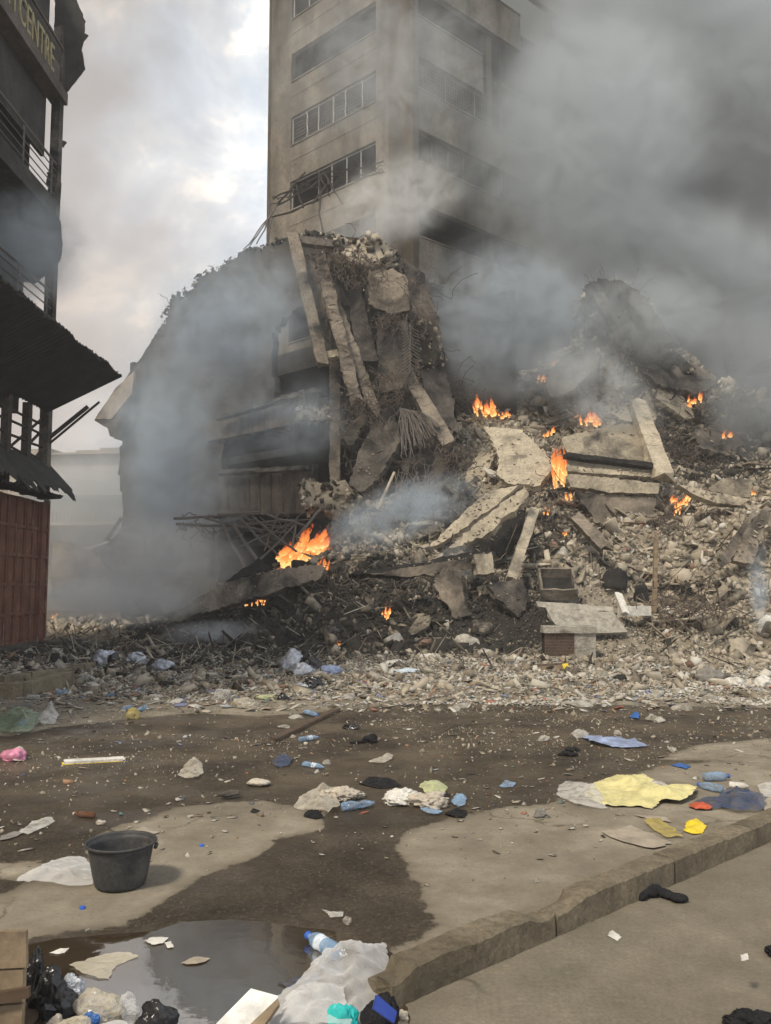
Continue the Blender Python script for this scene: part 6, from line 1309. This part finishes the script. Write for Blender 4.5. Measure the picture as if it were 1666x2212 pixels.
# boxes on the heap foot
def panelbox(name, c_px, Yc, wpx, hpx, dpt, label, mat, rz=0.0, cat='box', grille=None, open_top=False, tilt=0.0):
    c0 = Vector(at(c_px[0], c_px[1], Yc)); W_ = wpx * Yc / F; H_ = hpx * Yc / F; root = empty(name, c0, label, cat); root.rotation_euler = (tilt, 0, rz); t_ = .06
    def part(nm, bx, m_=mat):
        V, Fc = bx; o = MB().add(V, Fc).build(nm, M[m_]); o.parent = root
        for v in o.data.vertices: v.co += Vector((noise.noise(v.co * 5), noise.noise(v.co * 5 + Vector((9, 0, 0))), noise.noise(v.co * 5 + Vector((0, 9, 0))))) * .018
    def bx(x0, x1, y0, y1, z0, z1):
        n = 6; mb = MB(); bm = bmesh.new(); bmesh.ops.create_cube(bm, size=1); bmesh.ops.scale(bm, verts=bm.verts, vec=(x1 - x0, y1 - y0, z1 - z0)); bmesh.ops.translate(bm, verts=bm.verts, vec=((x0 + x1) / 2, (y0 + y1) / 2, (z0 + z1) / 2)); bmesh.ops.subdivide_edges(bm, edges=bm.edges, cuts=4, use_grid_fill=True); bm.verts.index_update()
        r_ = [v.co[:] for v in bm.verts], [[v.index for v in f.verts] for f in bm.faces]; bm.free(); return r_
    if grille:
        gx_ = -W_ / 2 + W_ * grille; part('side_panel', bx(gx_, W_ / 2, 0, t_, 0, H_ * .8)); part('top_panel', bx(-W_ / 2 - .03, W_ / 2 + .03, -.05, dpt, H_ * .8, H_)); part('bottom_rail', bx(-W_ / 2, gx_, 0, t_, 0, .05)); part('back_panel', bx(-W_ / 2, W_ / 2, dpt - .08, dpt - .02, 0, H_ * .8), 'interior')
        part('side_panel', bx(W_ / 2 - .06, W_ / 2, t_, dpt - .1, 0, H_ * .8)); g_ = MB()
        for i in range(int((gx_ + W_ / 2) / .07)): g_.tube([(-W_ / 2 + .02 + i * .07, .01, .03), (-W_ / 2 + .02 + i * .07, .01, H_ * .8)], .007, 4)
        for i in range(int(H_ * .8 / .07)): g_.tube([(-W_ / 2, .004, .05 + i * .07), (gx_, .004, .05 + i * .07)], .007, 4)
        g_.box([np.array([a, b2, c2]) for a in (-W_ / 2, gx_) for b2 in (.03, .045) for c2 in (.05, H_ * .8)]); o = g_.build('grille', M['rustmesh']); o.parent = root
    else:
        part('side_panel', bx(-W_ / 2, W_ / 2, 0, t_, 0, H_)); part('side_panel', bx(-W_ / 2, W_ / 2, dpt - t_, dpt, 0, H_)); part('side_panel', bx(-W_ / 2, -W_ / 2 + t_, t_, dpt - t_, 0, H_)); part('side_panel', bx(W_ / 2 - t_, W_ / 2, t_, dpt - t_, 0, H_)); part('floor', bx(-W_ / 2 + t_, W_ / 2 - t_, t_, dpt - t_, .0, .05), 'black')
    return root
M['rustmesh'] = plain('rusty_wire_mesh', (0.14, 0.095, 0.07), .8, .3, 20)
hb = hit(1230, 1424); panelbox('concrete_box', (1233, 1423), hb[1] - .1, 108, 68, .6, 'squarish pale concrete box with rusty wire grille, nearest on the heap foot', 'boxgrey', -.06, grille=.58)
slab('concrete_slab', [(1158, 1299), (1240, 1303), (1324, 1311), (1326, 1322), (1240, 1317), (1163, 1310)], 'pale flange along the top of the sloping panel above the grille box', 'boxgrey', (0, -1, .8), hb[1] + 1.3, .12, .012, group=G3)
slab('concrete_slab', [(1178, 1312), (1325, 1322), (1356, 1365), (1290, 1368), (1200, 1350)], 'grey sloping panel behind the grille box', 'boxgrey', (-.05, -1, .5), hb[1] + 1.0, .15, .012, group=G3)
panelbox('open_box', (1208, 1297), hb[1] + 2.2, 78, 26, 1.2, 'open black lined trough lying above the grey sloping panel', 'halfburnt', -.12, tilt=.5)
panelbox('white_basin', (1380, 1330), hb[1] + 1.8, 58, 20, .5, 'white rimmed basin half filled with rubble beside the upright post', 'white', .12)
beam('prop', (1335, 1282), (1352, 1325), 14, 'white rusty stained prop left of the basin', 'white', hb[1] + 1.7, hb[1] + 1.5, .1, .01, 'prop')
lump('burnt_drum', 1326, 1280, 74, 55, 'hunched black burnt casing with white specks above the basin', 'black', 'casing', ridge=.4)
lump('burnt_drum', 1386, 1312, 40, 48, 'black hollow casing right behind the basin', 'black', 'casing', ridge=.4)
beam('wooden_post', (1418, 1160), (1413, 1322), 9, 'thin grey timber post standing upright in the rubble', 'wood', hit(1413, 1325)[1] - .2, hit(1413, 1325)[1] - .2, .1, .004, 'post')
beam('timber', (1115, 1440), (1222, 1436), 5, 'thin dark board lying on the debris left of the white lump', 'dampwood', hit(1170, 1444)[1], hit(1170, 1444)[1], .25, .006, 'timber'); beam('timber', (1150, 1446), (1216, 1441), 9, 'light timber baulk under the thin dark board', 'wood', hit(1170, 1449)[1], hit(1170, 1449)[1], .1, .006, 'timber')
beam('yellow_tip', (1217, 1441), (1228, 1439), 11, 'bright yellow painted end of the light timber', 'brightyellow', hit(1170, 1450)[1], hit(1170, 1450)[1], .1, .006, 'timber')

# near litter along the bottom of the picture
CR = empty('wooden_crate', at(20, 2210, 3.28), 'broken wooden crate at the lower left corner', 'crate'); CR.location.z = 0; yc = 3.28
def crb(pxs, m_, nm, dy=0, th_=.02):
    P = [at(a, b2, yc + dy) for a, b2 in pxs]; V = [p for p in P] + [p + np.array([0, th_, 0]) for p in P]; n = len(P)
    MB().add(V, [tuple(range(n)), tuple(range(n, 2 * n))[::-1]] + [(i, i + n, (i + 1) % n + n, (i + 1) % n) for i in range(n)]).build(nm, M[m_], CR)
crb([(-160, 2015), (56, 2012), (57, 2090), (-160, 2100)], 'wood', 'board'); crb([(-160, 2106), (50, 2095), (48, 2165), (-160, 2180)], 'wood', 'board', .004); crb([(-160, 2172), (62, 2134), (62, 2156), (-160, 2205)], 'dampwood', 'slat', -.025)
crb([(-160, 2185), (48, 2170), (46, 2225), (-160, 2260)], 'wood', 'board', .003); crb([(-160, 2230), (80, 2232), (90, 2300), (-160, 2300)], 'wood', 'board', -.1)
w = MB(); w.box([np.array([x_, y_, z_]) for x_ in (at(30, 2100, yc)[0], at(46, 2100, yc)[0]) for y_ in (yc + .022, yc + .05) for z_ in (.02, .3)]); w.build('corner_post', M['wood'], CR)
w = MB(); w.box([np.array([x_, y_, z_]) for x_ in (at(-200, 2100, yc)[0], at(50, 2100, yc)[0]) for y_ in (yc + .05, yc + .35) for z_ in (.01, .03)]); w.build('board', M['dampwood'], CR)
for q in [(75, 2190, 60, 130, 'tall knotted black bag between the crate and the clear bags', 'blackplastic', 'bag', .7), (108, 2205, 100, 115, 'big black bag heap beside the crate', 'blackplastic', 'bag', .6), (150, 2150, 60, 45, 'glossy dark film on top of the black bag heap', 'silver', 'bag', 1.2), (45, 2110, 22, 25, 'bright blue tip of a bag behind the crate', 'bluebag', 'bag', .6),
          (215, 2200, 130, 78, 'clear yellowish bags piled right of the black heap', 'clearwarm', 'bag', 0.55), (275, 2195, 60, 55, 'smaller clear bag at the puddle edge', 'clear', 'bag', 0.55), (150, 2240, 130, 60, 'mixed film at the very bottom left', 'clearwarm', 'bag', 0.55), (260, 2240, 120, 40, 'limp clear film at the bottom beside the black sack', 'clear', 'bag', 0.55),
          (338, 2232, 106, 88, 'full shiny black sack standing in the puddle', 'blackplastic', 'bag', .45), (198, 2215, 36, 30, 'blue and white wrapper among the clear bags', 'bluebag', 'wrapper', .8), (120, 2222, 40, 30, 'cream carton scrap under the black heap', 'cream', 'scrap', .8)]:
    lump('bag' if q[6] == 'bag' else q[6], q[0], q[1], q[2], q[3], q[4], q[5], q[6], ridge=q[7], sub=5)
sheet('plastic_scrap', [(150, 2090), (220, 2065), (270, 2058), (300, 2070), (250, 2090), (235, 2120), (180, 2110)], 'muddy film trailing into the puddle behind the clear bags', 'clearwarm', 'plastic', .03, .02, freq=12)
slab('foam_board', [(542, 2136), (600, 2151), (560, 2250), (420, 2260)], 'white foam board sticking up at the bottom of the photo', 'foam', (0.05, -.45, 1), 3.12, .03, .002, 'board', seg=.3)
slab('wooden_board', [(600, 2156), (604, 2166), (545, 2250), (500, 2250)], 'pale wooden edge under the white foam board', 'wood', (0.05, -.45, 1), 3.10, .02, .002, 'board', seg=.3)
sheet('plastic_sheet', [(560, 2260), (575, 2200), (600, 2165), (650, 2130), (680, 2095), (705, 2072), (740, 2082), (780, 2085), (835, 2065), (840, 2100), (832, 2150), (820, 2200), (800, 2260)], 'big sheet of clear film bunched over the kerb end', 'clear', 'plastic', .17, .02, freq=5)
sheet('plastic_sheet', [(600, 2250), (620, 2190), (680, 2150), (740, 2170), (760, 2250)], 'second fold of clear film bulging at the bottom', 'clear', 'plastic', .18, .018, freq=7, z0=.05)
sheet('dark_film', [(600, 2128), (640, 2115), (685, 2105), (700, 2118), (670, 2130), (625, 2140)], 'navy film edge floating behind the big clear sheet', 'darkbluefilm', 'plastic', .06, .015, freq=9)
lump('teal_bag', 742, 2240, 84, 82, 'turquoise bag at the bottom in front of the clear film', 'teal', 'bag', ridge=.5, sub=5)
lump('black_cloth', 822, 2240, 84, 92, 'black cloth bundle right of the turquoise bag', 'blackcloth', 'cloth', ridge=.7, sub=5)
slab('blue_box', [(815, 2148), (858, 2185), (852, 2210), (808, 2180)], 'torn dark blue box leaning on the black cloth bundle', 'navy', (.4, -1, .5), 3.2, .02, .002, 'box', seg=.2)
lump('pink_scrap', 872, 2204, 28, 26, 'small pinkish cube of foam beside the black bundle', 'cream', 'foam', ridge=.1)

# ================================================================== fires
m, nt, b = newmat('flame'); nt.nodes.remove(b); outn = nt.nodes['Material Output']
at_ = nt.nodes.new('ShaderNodeAttribute'); at_.attribute_name = 'soot'
p = posv(nt); fn = noisen(nt, p, 11, 6, .7, 1.2)
lw = nt.nodes.new('ShaderNodeLayerWeight'); lw.inputs['Blend'].default_value = .35
hmix = mathn(nt, 'ADD', at_.outputs['Fac'], mathn(nt, 'MULTIPLY', mathn(nt, 'SUBTRACT', fn, .5), 1.3))
col = ramp(nt, hmix, [(0.0, (1.25, .80, .30)), (.3, (1.05, .33, .07)), (.7, (.80, .17, .04)), (1.0, (.45, .07, .02))])
em = nt.nodes.new('ShaderNodeEmission'); nt.links.new(col, em.inputs[0]); em.inputs[1].default_value = .85
tr_ = nt.nodes.new('ShaderNodeBsdfTransparent'); mx_ = nt.nodes.new('ShaderNodeMixShader')
al = mathn(nt, 'MULTIPLY', ramp(nt, lw.outputs['Facing'], [(.15, .95), (.8, 0.0)]), ramp(nt, mathn(nt, 'SUBTRACT', mathn(nt, 'ADD', fn, .22), mathn(nt, 'MULTIPLY', at_.outputs['Fac'], .30)), [(.50, 0.0), (.62, 1.0)]))
nt.links.new(al, mx_.inputs[0]); nt.links.new(tr_.outputs[0], mx_.inputs[1]); nt.links.new(em.outputs[0], mx_.inputs[2]); nt.links.new(mx_.outputs[0], outn.inputs['Surface']); M['flame'] = m
def fire(px, py, wpx, hpx, n, label, lean=.2, Y=None):
    c0 = Vector(hit(px, py)) if Y is None else Vector(at(px, py, Y)); c0.y -= .25; W_, H_ = 1.12 * wpx * c0.y / F, 1.25 * hpx * c0.y / F; n = int(n * 2.4); rnd = random.Random(int(px * 7 + py)); V, T, S = [], [], []
    for k in range(n):
        x0 = rnd.uniform(-.5, .5); hh_ = H_ * (rnd.uniform(.45, 1.0) * (1 - .5 * abs(x0))); hh_ *= rnd.uniform(.5, 1.05); r0 = min(W_ * rnd.uniform(.06, .17), hh_ * .38); y0 = rnd.uniform(-.3, .3) * W_ * .5; zb_ = rnd.uniform(0, .45) * H_ + lean * x0 * W_ * .8
        ns, nr_ = 10, 14; base = len(V); of = Vector((rnd.uniform(0, 50), 0, 0))
        for i in range(nr_ + 1):
            t = i / nr_; rr_ = r0 * (math.sin(min(1, t * 1.7 + .25) * 1.57) * (1 - t) ** .75 + .004); cx_ = x0 * W_ + lean * hh_ * t + .25 * r0 * 4 * noise.noise(of + Vector((0, t * 2.2, 0))) * t; cy_ = y0 + .8 * r0 * noise.noise(of + Vector((0, 0, t * 2.2)))
            for j in range(ns):
                a = 6.2832 * j / ns; w_ = 1 + 1.1 * noise.noise(of + Vector((math.cos(a) * 1.2, math.sin(a) * 1.2, t * 3))); V.append((cx_ + math.cos(a) * rr_ * w_, cy_ + math.sin(a) * rr_ * w_ * .7, zb_ + hh_ * t)); S.append(t)
        for i in range(nr_):
            for j in range(ns): a, b2, c2, d2 = base + i * ns + j, base + i * ns + (j + 1) % ns, base + (i + 1) * ns + (j + 1) % ns, base + (i + 1) * ns + j; T += [(a, b2, c2), (a, c2, d2)]
    o = link('fire', fast_tris('fire', np.array(V), np.array(T), {'soot': np.array(S)}, True), M['flame']); o.location = c0; tag(o, label, 'fire', 'fires burning on the heap', 'thing')
for q in [(650, 1222, 88, 62, 22, 'biggest blaze, on the curved slab at the left of the heap', .5), (692, 1248, 30, 34, 6, 'small flame just below the biggest blaze', .3), (570, 1308, 16, 20, 3, 'right one of three little flames on the left slope', .2), (552, 1310, 14, 18, 3, 'middle one of three little flames on the left slope', .2), (533, 1312, 16, 16, 3, 'left one of three little flames on the left slope', .2),
          (836, 1342, 18, 32, 5, 'single upright flame on the black foot of the heap', .05), (1046, 905, 40, 44, 9, 'flame on the left crest of the heap', -.15), (1088, 908, 28, 18, 4, 'low flame right of the left crest flame', .1), (1272, 925, 38, 34, 8, 'flame on the middle of the crest above the broad slab', -.1), (1180, 948, 26, 22, 5, 'flame at the top right of the large rounded slab', .2),
          (1212, 1060, 34, 78, 16, 'tall narrow fire beside the long level beam', -.05), (1224, 1085, 18, 22, 4, 'small flame at the foot of the tall fire', 0), (1176, 1116, 16, 22, 4, 'small flame right of the leaning column head', .1), (1216, 1160, 12, 14, 3, 'tiny flame low in the black gully', 0), (1464, 1098, 34, 30, 8, 'bright fire under the white edged slab', .3), (1456, 1118, 16, 34, 4, 'thin flame licking below the bright fire', 0),
          (1612, 1082, 26, 18, 4, 'flame at the right tip of the white edged slab', .3), (1530, 962, 20, 20, 4, 'left one of two flames on the right shoulder', .1), (1562, 960, 26, 24, 5, 'right one of two flames on the right shoulder', .3), (1168, 832, 18, 26, 4, 'flame below the dark slab on the smoky crest', .4), (1192, 795, 16, 14, 3, 'faint flame above the dark slab edge on the crest', .4),
          (1495, 882, 30, 26, 5, 'smoke veiled flame high on the right of the heap', .2), (1244, 908, 10, 12, 2, 'tiny flame left of the middle crest flame', 0), (120, 1335, 14, 10, 3, 'faint flame on the ground behind the red doors', .3), (735, 1396, 12, 14, 3, 'glowing ember flame at the black heap edge', 0), (1664, 1072, 12, 12, 2, 'little flame at the right edge of the photo', 0)]:
    fire(*q[:5], q[5], q[6])

# ================================================================== smoke
def smoke_mat(name, dens, col, scale, thr, gain, detail=4, stretch=(1, 1, 1), seed=0.0, soft=(0.25, 1.0), wisp=.7):
    m = bpy.data.materials.new(name); m.use_nodes = True; nt = m.node_tree; nt.nodes.clear()
    out_ = nt.nodes.new('ShaderNodeOutputMaterial'); pvn = nt.nodes.new('ShaderNodeVolumePrincipled'); nt.links.new(pvn.outputs[0], out_.inputs['Volume'])
    pvn.inputs['Color'].default_value = (*col, 1); pvn.inputs['Anisotropy'].default_value = 0.1
    tc_ = nt.nodes.new('ShaderNodeTexCoord').outputs['Object']
    ln = nt.nodes.new('ShaderNodeVectorMath'); ln.operation = 'LENGTH'; nt.links.new(tc_, ln.inputs[0])
    wp = mapn(nt, posv(nt), stretch, (seed, seed * .7, seed * 1.3)); nz = noisen(nt, wp, scale, detail, .58, .5)
    nf = noisen(nt, mapn(nt, posv(nt), stretch, (seed, 3, 1)), scale * 3.3, 4, .62, 1.4)
    rr_ = mathn(nt, 'ADD', ln.outputs['Value'], mathn(nt, 'MULTIPLY', mathn(nt, 'SUBTRACT', nz, .5), 1.1))
    fall = ramp(nt, rr_, [(soft[0], 1.0), (soft[1], 0.0)], 'EASE')
    edge_ = ramp(nt, ln.outputs['Value'], [(.75, 1.0), (1.0, 0.0)])
    k = mathn(nt, 'MULTIPLY', mathn(nt, 'SUBTRACT', nz, thr), gain, True)
    k = mathn(nt, 'MULTIPLY', k, ramp(nt, nf, [(.34, 1.0 - .88 * wisp), (.64, 1.0 + .75 * wisp)]))
    d_ = mathn(nt, 'MULTIPLY', mathn(nt, 'MULTIPLY', fall, edge_), mathn(nt, 'MULTIPLY', k, dens))
    nt.links.new(d_, pvn.inputs['Density']); return m
def puff(px, py, Y, rx_, rz_, ry_, tau, col, label, scale=.35, thr=.38, gain=4.0, name='smoke', detail=4, roll=0.0, soft=(.2, 1.0), stretch=(1, 1, 1), wisp=.7):
    SEED[0] += 1; c0 = Vector(at(px, py, Y)); bm = bmesh.new(); bmesh.ops.create_icosphere(bm, subdivisions=3, radius=1.0); me = bpy.data.meshes.new(name); bm.to_mesh(me); bm.free()
    o = link(name, me, smoke_mat('smoke', tau / ry_, col, scale, thr, gain, detail, stretch, SEED[0] * 1.37, soft, wisp)); o.location = c0; o.scale = (rx_ * Y / F, ry_, rz_ * Y / F); o.rotation_euler.y = roll
    return tag(o, label, 'smoke', kind='stuff')
DG = (.64, .685, .725); LG = (.84, .88, .915); BL = (.76, .86, .965); WH = (.975, .985, .99)
puff(1520, 280, 62, 740, 860, 14, 7.0, DG, 'vast dark smoke bank filling the sky behind the tower', .07, .18, 5, soft=(.6, 1.1), wisp=.2)
puff(1500, 220, 42, 500, 480, 5.5, 6.5, DG, 'thick grey smoke rolling over the right side of the tower', .13, .22, 5, soft=(.25, 1.1), wisp=0.5)
puff(1260, 330, 36, 330, 420, 3.4, 2.6, (.72, .775, .815), 'paler smoke drifting across the right face of the tower', .18, .26, 4, soft=(.1, 1.1), roll=.5, wisp=0.75)
puff(1210, 0, 47, 260, 260, 4.0, 4.0, DG, 'smoke closing the gap behind the upper balconies of the tower', .15, .2, 4, soft=(.35, 1.1), wisp=.3)
puff(1460, 620, 35.6, 420, 250, 2.2, 3.6, DG, 'dense smoke over the crest of the heap', .18, .26, 4, roll=.3, wisp=0.6)
puff(1400, 690, 31.2, 260, 140, 1.2, 1.2, (.74, .79, .83), 'soft smoke half hiding the peak of the heap', .35, .30, 4, wisp=0.8)
puff(1660, 860, 30.0, 180, 260, 2.0, 2.2, (.58, .62, .66), 'black smoke standing at the right shoulder of the heap', .3, .30, 4, wisp=.4)
puff(1110, 700, 32, 270, 230, 1.8, 2.2, (.70, .77, .84), 'bluish smoke between the leaning wreck and the crest', .28, .30, 4, roll=.4, wisp=0.8)
puff(850, 440, 32, 240, 125, 1.8, 1.9, (.93, .945, .955), 'white smoke curling up at the foot of the tower', .38, .35, 5, roll=-.5, wisp=0.85)
puff(830, 150, 33.6, 380, 330, 1.2, .5, LG, 'thin smoke veiling the upper windows of the tower', .22, .24, 3, wisp=0.7)
puff(500, 690, 27.4, 260, 210, 2.0, 1.6, BL, 'blue smoke hanging before the roof of the burnt shell', .28, .33, 4, roll=-.4, wisp=0.85)
puff(370, 990, 30, 220, 330, 2.6, 1.7, BL, 'blue haze of smoke along the burnt shell', .25, .30, 4, wisp=0.7)
puff(620, 900, 26.4, 170, 150, 1.1, .7, BL, 'thin blue smoke before the dark openings of the shell', .45, .36, 5, wisp=.6)
puff(280, 1225, 26.5, 330, 140, 2.4, 2.6, WH, 'bright ground smoke rolling out behind the red doors', .36, .33, 5, wisp=0.8)
puff(230, 1300, 24.2, 270, 70, 1.4, 2.2, WH, 'lowest bright smoke creeping over the ground by the red doors', .5, .34, 5, wisp=.8)
puff(190, 1080, 48, 200, 160, 3.0, 2.0, LG, 'pale smoke before the far block with balconies', .2, .3, 4, wisp=.3)
puff(860, 1110, 24.0, 240, 85, 1.0, 1.5, BL, 'wisps of smoke in the hollow under the hanging slabs', .6, .40, 6, roll=-.35, wisp=.7)
puff(1290, 840, 29.0, 200, 120, 1.2, 1.4, LG, 'light smoke blowing across the upper heap', .45, .38, 5, roll=.6, wisp=.6)
puff(1640, 1270, 19.3, 32, 140, .35, 1.0, BL, 'thin column of smoke at the right edge of the heap', .9, .42, 5)
puff(50, 540, 20.3, 180, 170, 1.2, 2.0, (.76, .80, .83), 'thin smoke drifting through the shophouse balconies', .4, .33, 5, wisp=0.8)
puff(470, 1370, 23.3, 160, 42, .8, 1.4, LG, 'low smoke trailing over the black foot of the heap', .9, .42, 6)
puff(980, 1215, 23.3, 100, 55, .6, 1.0, LG, 'smoke wisp over the long charred slab', .9, .44, 6)
me = bpy.data.meshes.new('haze'); bm = bmesh.new(); bmesh.ops.create_cube(bm, size=1); bm.to_mesh(me); bm.free()
mh = bpy.data.materials.new('haze'); mh.use_nodes = True; nt = mh.node_tree; nt.nodes.clear(); on = nt.nodes.new('ShaderNodeOutputMaterial'); pvn = nt.nodes.new('ShaderNodeVolumePrincipled'); nt.links.new(pvn.outputs[0], on.inputs['Volume'])
pvn.inputs['Color'].default_value = (.97, .98, 1.0, 1); pvn.inputs['Density'].default_value = .0016
o = link('haze', me, mh); o.scale = (160, 110, 46); o.location = (0, 42, 22); tag(o, 'thin smoky air over the whole place', 'haze', kind='stuff')
